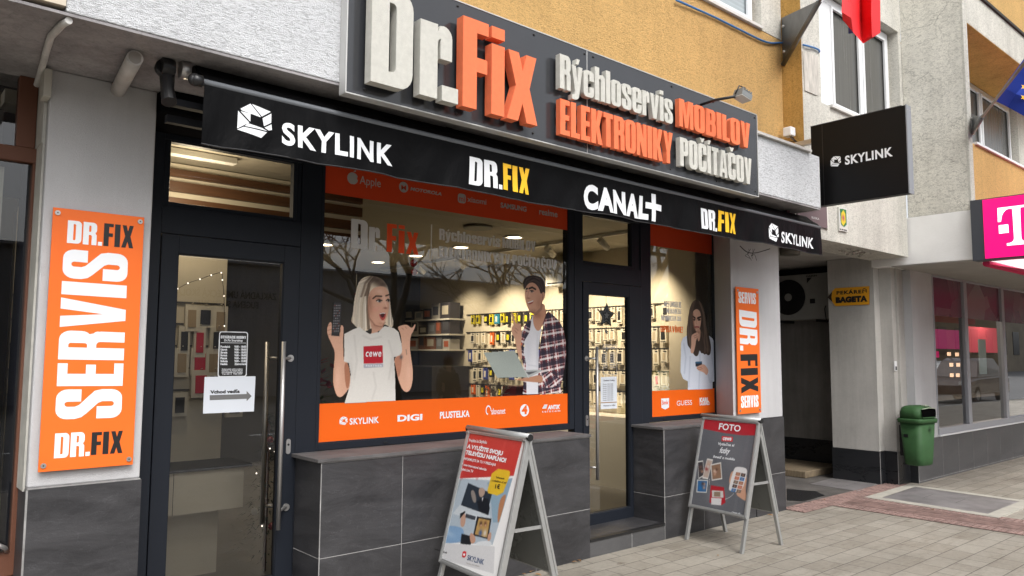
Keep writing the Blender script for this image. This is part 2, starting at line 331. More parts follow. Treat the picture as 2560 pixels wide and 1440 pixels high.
def words(mb, txt, p, bl, br, tl, font='soft', bold=0.02, mi=0, h=0.0, depth=0.0, shear=0.0, spacing=1.0, px=True, rot=0):
    """letter txt on plane p; bl, br, tl are pixels (or plane coords) of baseline-left, baseline-right and cap-top-left.
    The written line runs from bl to br and its capitals rise towards tl."""
    A, B_, C_ = [p.uv(*q) if px else np.array(q, float) for q in (bl, br, tl)]
    e1 = B_-A; e2 = C_-A
    if rot == 0: e1 = np.array([e1[0], (B_[1]-A[1])*0]); e2 = np.array([0, e2[1]])
    if font == 'heavy':
        lay, tot = heavy_layout(txt)
        for ch, x, dy in lay:
            V, F = heavy(ch, depth > 0)
            Q = [p.P(*(A+e1*((v[0]+x)/tot)+e2*(v[1]+dy)), h+(v[2]+.5)*depth if depth else h) for v in V]
            mb.add(Q, F, mi)
    else:
        V, F = soft_text(txt, bold, shear, spacing)
        if len(V) == 0: return
        x0, x1 = V[:, 0].min(), V[:, 0].max()
        Q = [p.P(*(A+e1*((v[0]-x0)/(x1-x0))+e2*(v[1]/CAPH)), h) for v in V]
        mb.add(Q, F, mi)
HEX = [[(.06, .22), (.34, 0), (.65, .35), (.62, .36), (.1, .26)], [(.38, 0), (.95, .12), (.68, .33)], [(.97, .17), (.97, .46), (.75, .62), (.70, .38)],
       [(.98, .51), (1, .68), (.90, .72), (.77, .66)], [(.28, .62), (.70, .69), (.86, .75), (.2, .72)], [(.17, .75), (.85, .79), (.68, 1), (0, .86)],
       [(0, .29), (.32, .59), (0, .83)], [(.07, .29), (.35, .31), (.35, .56)]]
def hexlogo(mb, p, x0, y0, x1, y1, mi=0, h=0.0, skew=0.0, px=True):
    """x0.. are the pixel corners (left, top, right, bottom) of the emblem"""
    xm = (x0+x1)/2; A = np.array((p.uv(x0, y0)[0], p.uv(xm, y0)[1])); B_ = np.array((p.uv(x1, y1)[0], p.uv(xm, y1)[1]))
    for L in HEX: mb.prism([(A[0]+(B_[0]-A[0])*a, A[1]+(B_[1]-A[1])*b) for a, b in L], p, h, h, mi)

# ------------------------------------------------------------------ printed pictures (colour per vertex on a fine sheet)
class Print:
    def __init__(s, p, box, step=0.004, tf=None, bg=None):
        """box = (u0, v0, u1, v1) on plane p"""
        s.p = p; s.u0, s.v0, s.u1, s.v1 = box; s.tf = tf or (lambda x, y: (x, y))
        s.nx = max(2, int((s.u1-s.u0)/step)+1); s.ny = max(2, int((s.v1-s.v0)/step)+1)
        us = np.linspace(s.u0, s.u1, s.nx); vs = np.linspace(s.v0, s.v1, s.ny); s.Ug, s.Vg = np.meshgrid(us, vs)
        s.c = np.zeros((s.ny, s.nx, 3)); s.a = np.zeros((s.ny, s.nx)); s.step = step
        if bg is not None: s.c[:] = bg; s.a[:] = 1
    def q(s, pts): return np.array([s.p.uv(*s.tf(*x)) for x in pts])
    def _inside(s, L, du=0, dv=0):
        X, Y = s.Ug+du, s.Vg+dv; ins = np.zeros(X.shape, bool); n = len(L)
        for i in range(n):
            (x0, y0), (x1, y1) = L[i], L[(i+1) % n]
            if y0 == y1: continue
            c = ((y0 > Y) != (y1 > Y)) & (X < (x1-x0)*(Y-y0)/(y1-y0)+x0); ins ^= c
        return ins
    def poly(s, pts, col, smooth=False, var=None, soft=0, cut=True):
        L = s.q(pts)
        if smooth:
            for _ in range(2):
                n = len(L); L = np.array([q for i in range(n) for q in (L[i]*.75+L[(i+1) % n]*.25, L[i]*.25+L[(i+1) % n]*.75)])
        m = np.zeros(s.Ug.shape)
        for du in (-.33, 0, .33):
            for dv in (-.33, 0, .33): m += s._inside(L, du*s.step, dv*s.step)
        m /= 9
        for _ in range(soft): m = (m+np.roll(m, 1, 0)+np.roll(m, -1, 0)+np.roll(m, 1, 1)+np.roll(m, -1, 1))/5
        col = np.array(col, float)
        if var is not None: col = np.clip(col+var(s.Ug, s.Vg)[..., None], 0, 255)
        a = m if cut else m*(s.a > 0)
        s.c = s.c*(1-a[..., None])+col*a[..., None]; s.a = np.maximum(s.a, a); return m
    def blob(s, c, rx, ry, col, k=1.0, ang=0):
        """soft spot; radii in traced units"""
        (cx, cy), (ax, ay), (bx, by) = s.q([c, (c[0]+rx, c[1]), (c[0], c[1]+ry)])
        rx_ = max(1e-4, math.hypot(ax-cx, ay-cy)); ry_ = max(1e-4, math.hypot(bx-cx, by-cy))
        d = ((s.Ug-cx)/rx_)**2+((s.Vg-cy)/ry_)**2; a = np.clip(k*np.exp(-d*1.5), 0, 1)*(s.a > 0.05)
        s.c = s.c*(1-a[..., None])+np.array(col, float)*a[..., None]
    def line(s, pts, w, col, k=1.0, new=False):
        L = s.q(pts); d = np.full(s.Ug.shape, 9.0)
        w = w*0.5*np.linalg.norm(s.q([(pts[0][0], pts[0][1]), (pts[0][0]+1, pts[0][1])])[1]-s.q([pts[0]])[0])
        for (x0, y0), (x1, y1) in zip(L[:-1], L[1:]):
            dx, dy = x1-x0, y1-y0; t = np.clip(((s.Ug-x0)*dx+(s.Vg-y0)*dy)/(dx*dx+dy*dy+1e-12), 0, 1)
            d = np.minimum(d, np.hypot(s.Ug-x0-t*dx, s.Vg-y0-t*dy))
        a = np.clip((w-d)/s.step+.5, 0, 1)*k*(1 if new else (s.a > 0.05))
        s.c = s.c*(1-a[..., None])+np.array(col, float)*a[..., None]
        if new: s.a = np.maximum(s.a, a)
    def mesh(s, material, h=0.0, gain=1.0, grain=2.5):
        idx = -np.ones(s.a.shape, int); keep = s.a > 0.5; cell = keep[:-1, :-1] & keep[1:, :-1] & keep[:-1, 1:] & keep[1:, 1:]
        vm = np.zeros(s.a.shape, bool); vm[:-1, :-1] |= cell; vm[1:, :-1] |= cell; vm[:-1, 1:] |= cell; vm[1:, 1:] |= cell
        idx[vm] = np.arange(vm.sum()); m = M(material)
        P = s.p.O+s.Ug[vm][:, None]*s.p.U+s.Vg[vm][:, None]*s.p.V+s.p.N*h
        m.v = [tuple(x) for x in P]
        ii, jj = np.nonzero(cell); m.f = [[int(idx[i, j]), int(idx[i, j+1]), int(idx[i+1, j+1]), int(idx[i+1, j])] for i, j in zip(ii, jj)]
        m.mi = [0]*len(m.f); m.smooth = [False]*len(m.f)
        c = np.clip(s.c[vm]+rng.normal(0, grain, (int(vm.sum()), 1)), 0, 255); m.cols = np.concatenate([np.clip(srgb(c)*gain, 0, 1), np.ones((len(c), 1))], 1)
        return m

# ------------------------------------------------------------------ materials
STUCCO = render_plaster('white stucco', (.79, .805, .83), 0.75, .30, 0, .10, 85, .02)
PILLAR = render_plaster('fine white render', (.53, .53, .54), 0.45, 1, 0, .10, 130, .006)
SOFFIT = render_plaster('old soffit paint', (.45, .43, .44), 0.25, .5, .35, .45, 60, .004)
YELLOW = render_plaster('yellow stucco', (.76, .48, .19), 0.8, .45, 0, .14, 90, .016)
YELLOWC = render_plaster('cracked shaded yellow stucco', (.60, .35, .10), 0.5, .6, .7, .25, 80, .008)  # cracked; the darker yellow carries the shade of the return and soffit
CONC = render_plaster('grey roughcast', (.72, .70, .63), 0.6, .45, .25, .22, 85, .012)
CRACK = render_plaster('crazed roughcast', (.80, .775, .69), 0.6, .45, .8, .2, 60, .012)
RENDER2 = render_plaster('grey white render', (.50, .485, .455), 0.35, 1, .12, .22, 90, .006)
WHITEWALL = mat('white painted wall', (.84, .835, .815), .8, bump=.15, bscale=40, var=.07, vscale=2)
def tilemat(n, c0, c1, rough, glossy=0.5, k=1.0):
    m, t, p = newmat(n); v = mapped(t, (.8, .8, 2.6), (0, .35, 0)); big = noise(t, v, 2.2, 10, .72, .8); v2 = mapped(t, (1, 1, 1)); fine = noise(t, v2, 120, 4)
    c = ramp(t, big, [(.28, c0), (.5, tuple((a+b)/2 for a, b in zip(c0, c1))), (.72, c1)])
    ve = noise(t, v, 3.1, 6, .6, 1.6); vein = ramp(t, ve, [(.492, 1.0), (.5, 1+.9*k), (.508, 1.0)]); c = link_mul(t, c, vein, .5)
    t.links.new(c, p.inputs['Base Color']); t.links.new(ramp(t, big, [(.3, rough-.06), (.7, rough+.1)]), p.inputs['Roughness'])
    p.inputs['Specular IOR Level'].default_value = glossy
    b = t.nodes.new('ShaderNodeBump'); b.inputs['Strength'].default_value = .25; b.inputs['Distance'].default_value = .004
    ad = t.nodes.new('ShaderNodeMath'); ad.operation = 'MULTIPLY_ADD'; ad.inputs[1].default_value = 2.0; t.links.new(big, ad.inputs[0]); t.links.new(fine, ad.inputs[2])
    t.links.new(ad.outputs[0], b.inputs['Height']); t.links.new(b.outputs[0], p.inputs['Normal']); return m
SLATE = tilemat('dark slate tile', (.015, .015, .017), (.060, .059, .063), .44)
SLATE2 = tilemat('grey slate tile', (.055, .055, .058), (.105, .103, .104), .5, .4, .3)
BTILE = tilemat('black tile', (.010, .011, .013), (.022, .023, .026), .28, .5, .2)
GROUT = mat('light grout', (.30, .295, .29), .9, var=.4, vscale=8)
FRAME = mat('anthracite frame', (.0135, .0165, .0235), .45, bump=.04, bscale=300, spec=.25)
FRAMEJ = mat('frame gasket', (.006, .006, .007), .6)
BLACKCLOTH = None
STEEL = mat('brushed steel', (.48, .47, .46), .42, .85, bump=.03, bscale=200)
ALU = mat('anodised aluminium', (.44, .445, .44), .42, .6, var=.06, vscale=20)
ORANGE = mat('orange vinyl', (.84, .125, .004), .5, spec=.35)
ORANGEB = mat('orange sign board', (.85, .155, .018), .45, spec=.35, var=.03, vscale=2)
REDV = mat('deep red vinyl', (.62, .050, .006), .5)  # even deep red of the top window bands
WHITE = mat('white lettering', (.80, .82, .85), .55, spec=.3)
BLACK = mat('black lettering', (.008, .008, .009), .55)
GREYL = mat('frosted grey lettering', (.66, .65, .64), .6)
GREYR = mat('grey band lettering', (.42, .40, .38), .6)
YELL = mat('yellow lettering', (.93, .53, .015), .55)
REDL = mat('red lettering', (.85, .075, .008), .6)
FOAMW = mat('white foam letter', (.57, .56, .51), .85, bump=.5, bscale=260, var=.10, vscale=25)
FOAMO = mat('orange foam letter', (.86, .19, .075), .8, bump=.5, bscale=260, var=.08, vscale=25)
PANEL = mat('dark sign panel', (.035, .037, .042), .16, spec=.6, var=.12, vscale=1.5)
PVC = mat('white window plastic', (.78, .79, .80), .35, var=.03, vscale=4)
BLIND = mat('window with drawn blinds', (.10, .10, .093), .25, var=.15, vscale=2, stretch=(14, 14, .2))
BLINDL = mat('pale blinds', (.36, .41, .43), .4, var=.2, vscale=9, stretch=(.1, .1, 8))
GLASS = glassmat('shop glass', (.70, .69, .66), 2.1, base=.018)
GLASS2 = glassmat('dark side glass', (.66, .67, .66), 1.5, base=.0)
GREEN = mat('green bin plastic', (.034, .092, .032), .62, spec=.3, bump=.1, bscale=60, var=.22, vscale=6)
BROWN = mat('brown painted frame', (.125, .045, .022), .6, bump=.25, bscale=400)
BLKPL = mat('black plastic', (.012, .012, .013), .4)
CREAM = mat('cream interior wall', (.66, .60, .48), .8, var=.05, vscale=2)
CEIL = mat('interior ceiling', (.44, .40, .32), .85)
SHELF = mat('white shelf', (.72, .70, .64), .5)
MAGENTA = mat('lit magenta panel', (.90, .0, .19), .4, emis=.35)
LITW = mat('lit white panel', (1, .98, .98), .4, emis=.85)
# ================================================================== SETTING: ground
def paver_mat():
    m, t, p = newmat('concrete pavers'); v = mapped(t)
    br = t.nodes.new('ShaderNodeTexBrick'); br.inputs['Scale'].default_value = 1.0; br.inputs['Brick Width'].default_value = .345; br.inputs['Row Height'].default_value = .1925
    br.inputs['Mortar Size'].default_value = .0035; br.inputs['Mortar Smooth'].default_value = .3; br.inputs['Bias'].default_value = 0; br.offset = .5; br.offset_frequency = 2; br.squash = .6; br.squash_frequency = 3
    br.inputs['Color1'].default_value = (.265, .24, .20, 1); br.inputs['Color2'].default_value = (.325, .30, .255, 1); br.inputs['Mortar'].default_value = (.09, .08, .07, 1)
    mp = v.node; mp.inputs['Location'].default_value = (.08, -.005, 0)
    t.links.new(v, br.inputs['Vector']); v2 = mapped(t)
    c = link_mul(t, br.outputs[0], ramp(t, noise(t, v2, 1.1, 9, .75), [(.3, .74), (.62, 1.05)]), .9)
    c = link_mul(t, c, ramp(t, noise(t, v2, 28, 5, .7), [(.3, .85), (.6, 1.04)]), .8)
    c = link_mul(t, c, ramp(t, noise(t, v2, 6, 3, .5), [(.27, (.55, .5, .45)), (.31, (1, 1, 1))]), .7)
    vg = t.nodes.new('ShaderNodeTexVoronoi'); vg.inputs['Scale'].default_value = 2.3; t.links.new(v2, vg.inputs['Vector']); c = link_mul(t, c, ramp(t, vg.outputs['Distance'], [(.035, .45), (.05, 1.0)]), .8)
    c = link_mul(t, c, ramp(t, noise(t, mapped(t, (.5, 2.2, 1)), 1.7, 7, .8), [(.33, (.66, .63, .60)), (.5, (1, 1, 1))]), .75)
    t.links.new(c, p.inputs['Base Color']); p.inputs['Roughness'].default_value = .8; p.inputs['Specular IOR Level'].default_value = .3
    b = t.nodes.new('ShaderNodeBump'); b.inputs['Strength'].default_value = .5; b.inputs['Distance'].default_value = .006; b.invert = True
    t.links.new(br.outputs['Fac'], b.inputs['Height']); b2 = t.nodes.new('ShaderNodeBump'); b2.inputs['Strength'].default_value = .3; b2.inputs['Distance'].default_value = .004
    t.links.new(noise(t, v2, 180, 3), b2.inputs['Height']); t.links.new(b.outputs[0], b2.inputs['Normal']); t.links.new(b2.outputs[0], p.inputs['Normal'])
    return m
PAVE = paver_mat()
ASPH = mat('worn asphalt', (.085, .083, .08), .85, bump=.5, bscale=150, var=.25, vscale=1.2)
DARKF = mat('dirty passage floor', (.10, .092, .085), .75, bump=.3, bscale=90, var=.5, vscale=2.5)
struct('ground', M(ASPH).quad((-150, -150, -.14), (250, -150, -.14), (250, 60, -.14), (-150, 60, -.14)))
g = M(PAVE, GROUT); g.box((-60, -1.6, -.13), (80, 4.7, 0)); struct('pavement', g)
g = M(GROUT).box((-60, -1.75, -.13), (80, -1.603, .004)); struct('kerb', g)
for k in range(7):
    g = M(WHITE).quad(*[(x, y, -.134) for x, y in ((2+k*5, -7.2), (4.6+k*5, -7.2), (4.6+k*5, -7.05), (2+k*5, -7.05))])
    if k == 0: LM = g
    else: LM.add(g.v, g.f)
struct('road_marking', LM)
g = M(DARKF).quad((8.0, 4.55, .006), (11.3, 4.55, .006), (11.3, 14, .006), (8.0, 14, .006)); struct('passage_floor', g)
struct('wet_patch', M(mat('wet grate', (.018, .018, .02), .35, bump=.6, bscale=90)).quad(*[tuple(pt(x, y, Z=.012)) for x, y in ((1968, 1222), (2040, 1228), (2062, 1238), (2010, 1252), (1968, 1250))]))
# tactile paving: real ribs and studs
RED = mat('red tactile paving', (.27, .18, .158), .85, bump=.3, bscale=120, var=.4, vscale=7)
REDJ = mat('red paving joint', (.10, .065, .055), .9)
t_ = M(RED, REDJ)
t_.quad((8.0, 4.33, .004), (10.75, 4.33, .004), (10.75, 4.62, .004), (8.0, 4.62, .004), mi=1)
for j in range(2):
    for i in range(14):
        x0 = 8.0+i*.2; y0 = 4.33+j*.145
        if x0 > 10.6: continue
        t_.box((x0+.004, y0+.004, .0045), (x0+.196, y0+.141, .008))
        for q in range(3): t_.box((x0+.004, y0+.02+q*.045, .0085), (x0+.196, y0+.038+q*.045, .014))
struct('guiding_strip', t_)
t_ = M(RED, REDJ)
t_.quad((8.62, .2, .004), (9.42, .2, .004), (9.42, 4.32, .004), (8.62, 4.32, .004), mi=1)
for j in range(21):
    for i in range(4):
        x0 = 8.62+i*.2; y0 = .2+j*.1965
        t_.box((x0+.003, y0+.003, .0045), (x0+.197, y0+.1935, .008))
        if i in (1, 2):
            for q in range(4): t_.box((x0+.02+q*.045, y0+.003, .0085), (x0+.042+q*.045, y0+.1935, .014))
        elif y0 > 1.6:
            for q in range(3):
                for w in range(3): t_.disc((x0+.035+q*.06, y0+.035+w*.06, .008), (1, 0, 0), (0, 1, 0), .016, 6, 0, .005)
struct('blister_strip', t_)
# ================================================================== MAIN BUILDING
main = thing('corner_building', 'grey and mustard plaster building with white fascia over a dark tiled shop front', 'building', (4, 5, 0))
# --- upper walls
g = M(YELLOW, CONC)
g.box((-6, 4.36, 3.21), (7.815, 4.9, 5.262)); obj('upper_wall', g, main)
g = M(CONC); g.box((7.40, 4.355, 5.266), (7.815, 4.9, 9)); g.box((-6, 4.355, 5.266), (4.2, 4.9, 9)); g.box((4.2, 4.355, 7.2), (7.4, 4.9, 9)); obj('upper_wall', g, main)
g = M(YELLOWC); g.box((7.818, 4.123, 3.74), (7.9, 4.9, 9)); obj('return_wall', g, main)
g = M(CONC, RENDER2)
g.box((7.822, 4.12, 3.0), (8.24, 4.62, 9)); g.box((8.24, 4.12, 3.0), (10.46, 4.62, 4.58)); g.box((8.24, 4.12, 6.04), (10.5, 4.62, 9)); g.box((10.42, 4.123, 4.58), (10.5, 4.62, 6.04))
g.box((7.46, 4.12, 3.0), (7.822, 4.62, 3.73)); obj('front_wall', g, main)
# scraped repair patch on the pilaster
gp = M(mat('scraped plaster patch', (.55, .52, .47), .9, bump=.9, bscale=25, var=.3, vscale=8, stretch=(3, 1, .6)))
P0 = PY(4.112); L = [P0.uv(*q) for q in ((2007, 128), (2044, 142), (2047, 236), (2040, 238), (2012, 226))]; gp.prism(L, P0, .004, -.012); obj('plaster_patch', gp, main)
# --- fascia, ledge and soffit
g = M(STUCCO); g.box((.655, 3.77, 3.206), (7.46, 4.36, 3.745)); obj('fascia', g, main, bevel=.006)
g = M(mat('ledge cap', (.52, .50, .47), .8, var=.2, vscale=9)); g.box((.655, 3.735, 3.747), (7.24, 4.36, 3.772)); obj('ledge', g, main)
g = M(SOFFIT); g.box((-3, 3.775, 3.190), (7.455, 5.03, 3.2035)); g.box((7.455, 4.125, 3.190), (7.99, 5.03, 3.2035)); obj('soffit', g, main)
# --- pillars with slate plinths
def pillar(x0, x1, bl=None):
    g = M(PILLAR); g.box((x0, 4.56, 1.02), (x1, 5.2, 3.189)); o = obj('pillar', g, main, bevel=.008)
    t = M(SLATE, GROUT); t.box((x0-.004, 4.548, -.05), (x1+.006, 5.0, 1.012)); t.box((x0+.0, 4.552, 1.0125), (x1, 4.9, 1.0195), 1)
    t.box((x0-.005, 4.547, 0), (x0+.004, 4.556, 1.011), 1); obj('plinth', t, o); return o
pa = pillar(.74, 1.27)
g = M(PILLAR); g.add([(7.02, 4.56, 1.03), (7.99, 4.56, 1.03), (7.99, 5.2, 1.03), (7.29, 5.2, 1.03), (7.29, 4.95, 1.03), (7.02, 4.56, 3.189), (7.99, 4.56, 3.189), (7.99, 5.2, 3.189), (7.29, 5.2, 3.189), (7.29, 4.95, 3.189)],
                     [(0, 1, 6, 5), (1, 2, 7, 6), (2, 3, 8, 7), (3, 4, 9, 8), (4, 0, 5, 9), (5, 6, 7, 8, 9), (4, 3, 2, 1, 0)])
pb = obj('pillar', g, main)
t = M(SLATE, GROUT); t.box((7.415, 4.552, -.05), (8.004, 5.2, 1.022)); t.box((7.415, 4.5505, .412), (8.006, 5.15, .417), 1); obj('plinth', t, pb)
# --- tiled window piers with sills
def pier(x0, x1, joints, low, zt=.405):
    t = M(SLATE, GROUT); t.box((x0, 4.56, -.05), (x1, 4.93, 1.0)); 
    t.box((x0-.0015, 4.5585, zt-.0022), (x1+.0015, 4.929, zt+.0022), 1); t.box((x0-.0015, 4.5583, 1.0002), (x1+.0015, 4.9, 1.005), 1)
    for j in joints: t.box((j-.002, 4.5587, zt), (j+.002, 4.6, 1.0), 1)
    for j in low: t.box((j-.002, 4.5587, 0), (j+.002, 4.6, zt), 1)
    t.box((x0-.002, 4.558, 0), (x0+.004, 4.563, .9995), 1)
    o = obj('window_pier', t, main)
    s = M(mat('stone sill', (.105, .10, .10), .75, var=.4, vscale=7, stretch=(.5, 1, 1))); s.box((x0-.03, 4.548, 1.006), (x1+.008, 4.935, 1.03)); obj('sill', s, o, bevel=.003); return o
pier(2.355, 4.85, (2.97,), (4.23, 2.97)); pier(5.86, 7.41, (), (6.48,), .385)
# doorway step
t = M(SLATE2, SLATE, BLKPL, GROUT); t.box((4.852, 4.562, -.05), (5.858, 5.0, .128)); t.box((4.852, 4.556, .1285), (5.858, 4.60, .150), 2); t.box((4.852, 4.602, .129), (5.858, 5.0, .149), 1)
t.box((5.39, 4.5605, 0), (5.394, 4.57, .128), 3)
obj('step', t, main)
t = M(SLATE2); t.box((1.27, 4.6, -.05), (2.355, 5.0, .10)); obj('step', t, main)
# passage beyond the arch
g = M(RENDER2); g.box((8.0, 4.62, 3.06), (12, 14, 3.2)); obj('passage_ceiling', g, main)
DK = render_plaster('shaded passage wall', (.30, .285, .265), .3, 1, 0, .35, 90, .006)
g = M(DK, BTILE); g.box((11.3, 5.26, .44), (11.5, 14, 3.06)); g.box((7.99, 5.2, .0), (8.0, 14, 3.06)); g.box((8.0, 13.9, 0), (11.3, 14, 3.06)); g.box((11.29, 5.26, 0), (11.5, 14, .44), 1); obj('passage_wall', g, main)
g = M(mat('black beam', (.015, .015, .015), .6)); g.box((11.17, 5.2, 2.96), (11.298, 14, 3.058)); obj('passage_beam', g, main)
g = M(mat('worn wooden threshold', (.22, .17, .11), .7, var=.4, vscale=9, stretch=(1, 6, 1))); g.box((10.2, 5.5, .007), (11.288, 12, .10)); obj('threshold', g, main, bevel=.01)
# jamb blocks right of the passage
g = M(RENDER2); 
g.box((10.5, 4.60, .44), (11.28, 5.24, 3.055)); g.box((10.665, 4.44, .44), (11.28, 4.60, 2.998)); g.box((10.78, 4.41, .44), (10.84, 4.44, 2.998))
j = obj('passage_jamb', g, main)
g = M(BTILE, GROUT, SLATE); g.box((10.492, 4.592, -.05), (11.28, 5.25, .436)); g.box((10.657, 4.432, -.05), (11.28, 4.591, .436)); 
for x, y in ((10.4905, 4.5905), (10.6555, 4.4305)): g.box((x, y, 0), (x+.006, y+.006, .437), 1)
obj('plinth', g, j)
# crumbling plaster under the lintel
g = M(mat('crumbled mortar', (.45, .42, .38), .95)); 
for k in range(26): g.sphere((9.35+rng.uniform(-.28, .3), 4.3+rng.uniform(-.12, .14), 3.0-abs(rng.normal(0, .018))), rng.uniform(.012, .035), 5, 0, (1, 1, .6))
obj('mortar', g, main)['kind'] = 'stuff'
# --- upper windows
def pvc_window(parent, x0, x1, z0, z1, Y, muls, glass, fw=.07, sill=True, sillY=None, depth=.06, wide_left=0):
    g = M(PVC); g.box((x0, Y, z0), (x0+fw+wide_left, Y+depth, z1)); g.box((x1-fw, Y, z0), (x1, Y+depth, z1)); g.box((x0, Y, z0), (x1, Y+depth, z0+fw)); g.box((x0, Y, z1-fw), (x1, Y+depth, z1))
    g = M(PVC)
    def ring(a, b, c, d, y, w, e):
        g.box((a, y, c), (a+w, y+e, d)); g.box((b-w, y, c), (b, y+e, d)); g.box((a+w, y, c), (b-w, y+e, c+w)); g.box((a+w, y, d-w), (b-w, y+e, d))
    ring(x0, x1, z0, z1, Y, fw, depth)
    xs = [x0+fw+wide_left]+list(muls)+[x1-fw]
    if wide_left: g.box((x0+fw, Y+.002, z0+fw), (x0+fw+wide_left, Y+depth-.01, z1-fw))
    for m_ in muls: g.box((m_-.04, Y+.001, z0+fw), (m_+.04, Y+depth-.002, z1-fw))
    for a, b in zip(xs[:-1], xs[1:]):
        a2 = a+(.04 if a in muls else 0); b2 = b-(.04 if b in muls else 0); ring(a2+.004, b2-.004, z0+fw+.004, z1-fw-.004, Y-.016, .035, .03)
    w = obj('window', g, parent, bevel=.004)
    q = M(glass); q.box((x0+fw, Y+.03, z0+fw), (x1-fw, Y+.035, z1-fw)); obj('pane', q, w)
    if sill:
        s = M(mat('window sill', (.62, .61, .58), .6, var=.1, vscale=6)); s.box((x0-.03, (sillY or Y-.12)-.03, z0-.035), (x1+.03, Y, z0-.003)); obj('sill', s, w)
    return w
pvc_window(main, 4.25, 7.36, 5.30, 7.1, 4.44, (5.6, ), BLINDL, sillY=4.355)
g = M(YELLOW); g.box((4.2, 4.5, 5.2), (7.4, 4.9, 7.2)); obj('window_reveal', g, main)
pvc_window(main, 8.46, 10.36, 4.60, 6.02, 4.24, (9.55,), BLIND, fw=.085, sillY=4.115, wide_left=.22)
g = M(CONC); g.box((8.24, 4.26, 4.58), (8.46, 4.6, 6.04)); g.box((10.36, 4.26, 4.58), (10.42, 4.6, 6.04)); g.box((8.46, 4.33, 4.5), (10.36, 4.6, 6.04)); obj('window_reveal', g, main)
# ================================================================== RIGHT BUILDING (next shop)
rb = thing('neighbour_building', 'crazed grey plaster building stepping forward beyond the passage with a grey framed shop window', 'building', (14, 5, 0))
g = M(CRACK, CONC); g.box((10.5, 3.39, 3.53), (10.64, 4.118, 11)); obj('side_wall', g, rb)
g = M(CONC); g.box((10.503, 3.36, 3.53), (10.642, 3.388, 11)); g.box((10.644, 3.358, 5.985), (22, 3.6, 6.46)); obj('front_frame', g, rb)
g = M(mat('drip edge', (.03, .028, .025), .8)); g.box((10.644, 3.33, 6.462), (22, 3.6, 6.50)); obj('drip_edge', g, rb)
g = M(YELLOW); g.box((10.644, 3.40, 6.502), (22, 3.9, 11)); g.box((10.644, 3.40, 3.54), (22, 3.9, 4.43)); obj('upper_wall', g, rb)
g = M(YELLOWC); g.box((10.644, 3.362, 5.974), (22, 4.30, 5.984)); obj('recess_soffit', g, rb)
g = M(CONC); g.box((10.644, 4.2, 4.43), (22, 4.4, 5.99)); g.box((14.9, 4.0, 4.43), (15.4, 4.2, 5.99)); g.box((10.646, 3.602, 3.9), (22, 4.2, 4.40)); obj('recess_wall', g, rb)
pvc_window(rb, 11.2, 14.86, 4.50, 5.965, 4.1, (12.1, 13.40,), BLIND, fw=.07, sill=False)
g = M(PVC); g.box((10.85, 3.37, 4.432), (22, 4.09, 4.462)); obj('window_sill', g, rb)
g = M(WHITEWALL); g.box((10.498, 3.362, 2.905), (22, 4.62, 3.527)); obj('fascia', g, rb, bevel=.006)
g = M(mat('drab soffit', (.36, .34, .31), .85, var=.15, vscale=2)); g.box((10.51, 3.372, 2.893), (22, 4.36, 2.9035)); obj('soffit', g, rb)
g = M(PILLAR); g.box((11.05, 4.335, .575), (11.785, 4.8, 2.892)); obj('front_wall', g, rb)
g = M(SLATE2, GROUT, BTILE); g.box((11.045, 4.325, -.05), (30, 4.8, .57)); g.box((11.05, 4.328, .5705), (30, 4.4, .576), 1); g.box((11.04, 4.33, -.05), (11.0445, 4.60, .57), 2); g.box((11.0395, 4.3235, 0), (11.046, 4.33, .572), 1)
for k in range(12): g.box((11.9+k*.6, 4.3238, 0), (11.903+k*.6, 4.33, .57), 1)
g.box((11.05, 4.3236, .02), (30, 4.33, .026), 1); obj('plinth', g, rb)
GFR = mat('grey window frame', (.33, .34, .37), .4)
g = M(GFR); Xs = [11.79, 13.05, 14.77, 16.5, 18.3, 20.2, 22]
g.box((11.787, 4.315, .60), (22, 4.42, .69)); g.box((11.787, 4.34, 2.86), (22, 4.42, 2.891)); 
for k, x in enumerate(Xs): g.box((x-.055*(k > 0), 4.325, .69), (x+.055*(k > 0)+.02, 4.42, 2.86))
wf = obj('shop_window', g, rb, bevel=.004)
g = M(PVC); g.box((11.787, 4.30, .578), (22, 4.36, .598)); obj('sill', g, wf)
g = M(GLASS2); 
for a, b in zip(Xs[:-1], Xs[1:]): g.quad((a, 4.37, .69), (b, 4.37, .69), (b, 4.37, 2.86), (a, 4.37, 2.86))
obj('pane', g, wf)
# purple film across the top of the panes
m_, t, p = newmat('patterned purple film'); v = mapped(t, (1, 1, 1))
wv = t.nodes.new('ShaderNodeTexVoronoi'); wv.inputs['Scale'].default_value = 1.6; t.links.new(v, wv.inputs['Vector'])
c = ramp(t, wv.outputs['Color'], [(.2, (.10, .016, .045)), (.45, (.15, .10, .11)), (.6, (.13, .03, .06)), (.8, (.19, .15, .15))]); t.links.new(c, p.inputs['Base Color']); p.inputs['Roughness'].default_value = .25
for a, b in zip(Xs[:-1], Xs[1:]):
    g = M(m_); g.quad((a+.075, 4.366, 2.30), (b-.055, 4.366, 2.30), (b-.055, 4.366, 2.86), (a+.075, 4.366, 2.86)); obj('window_film', g, wf)
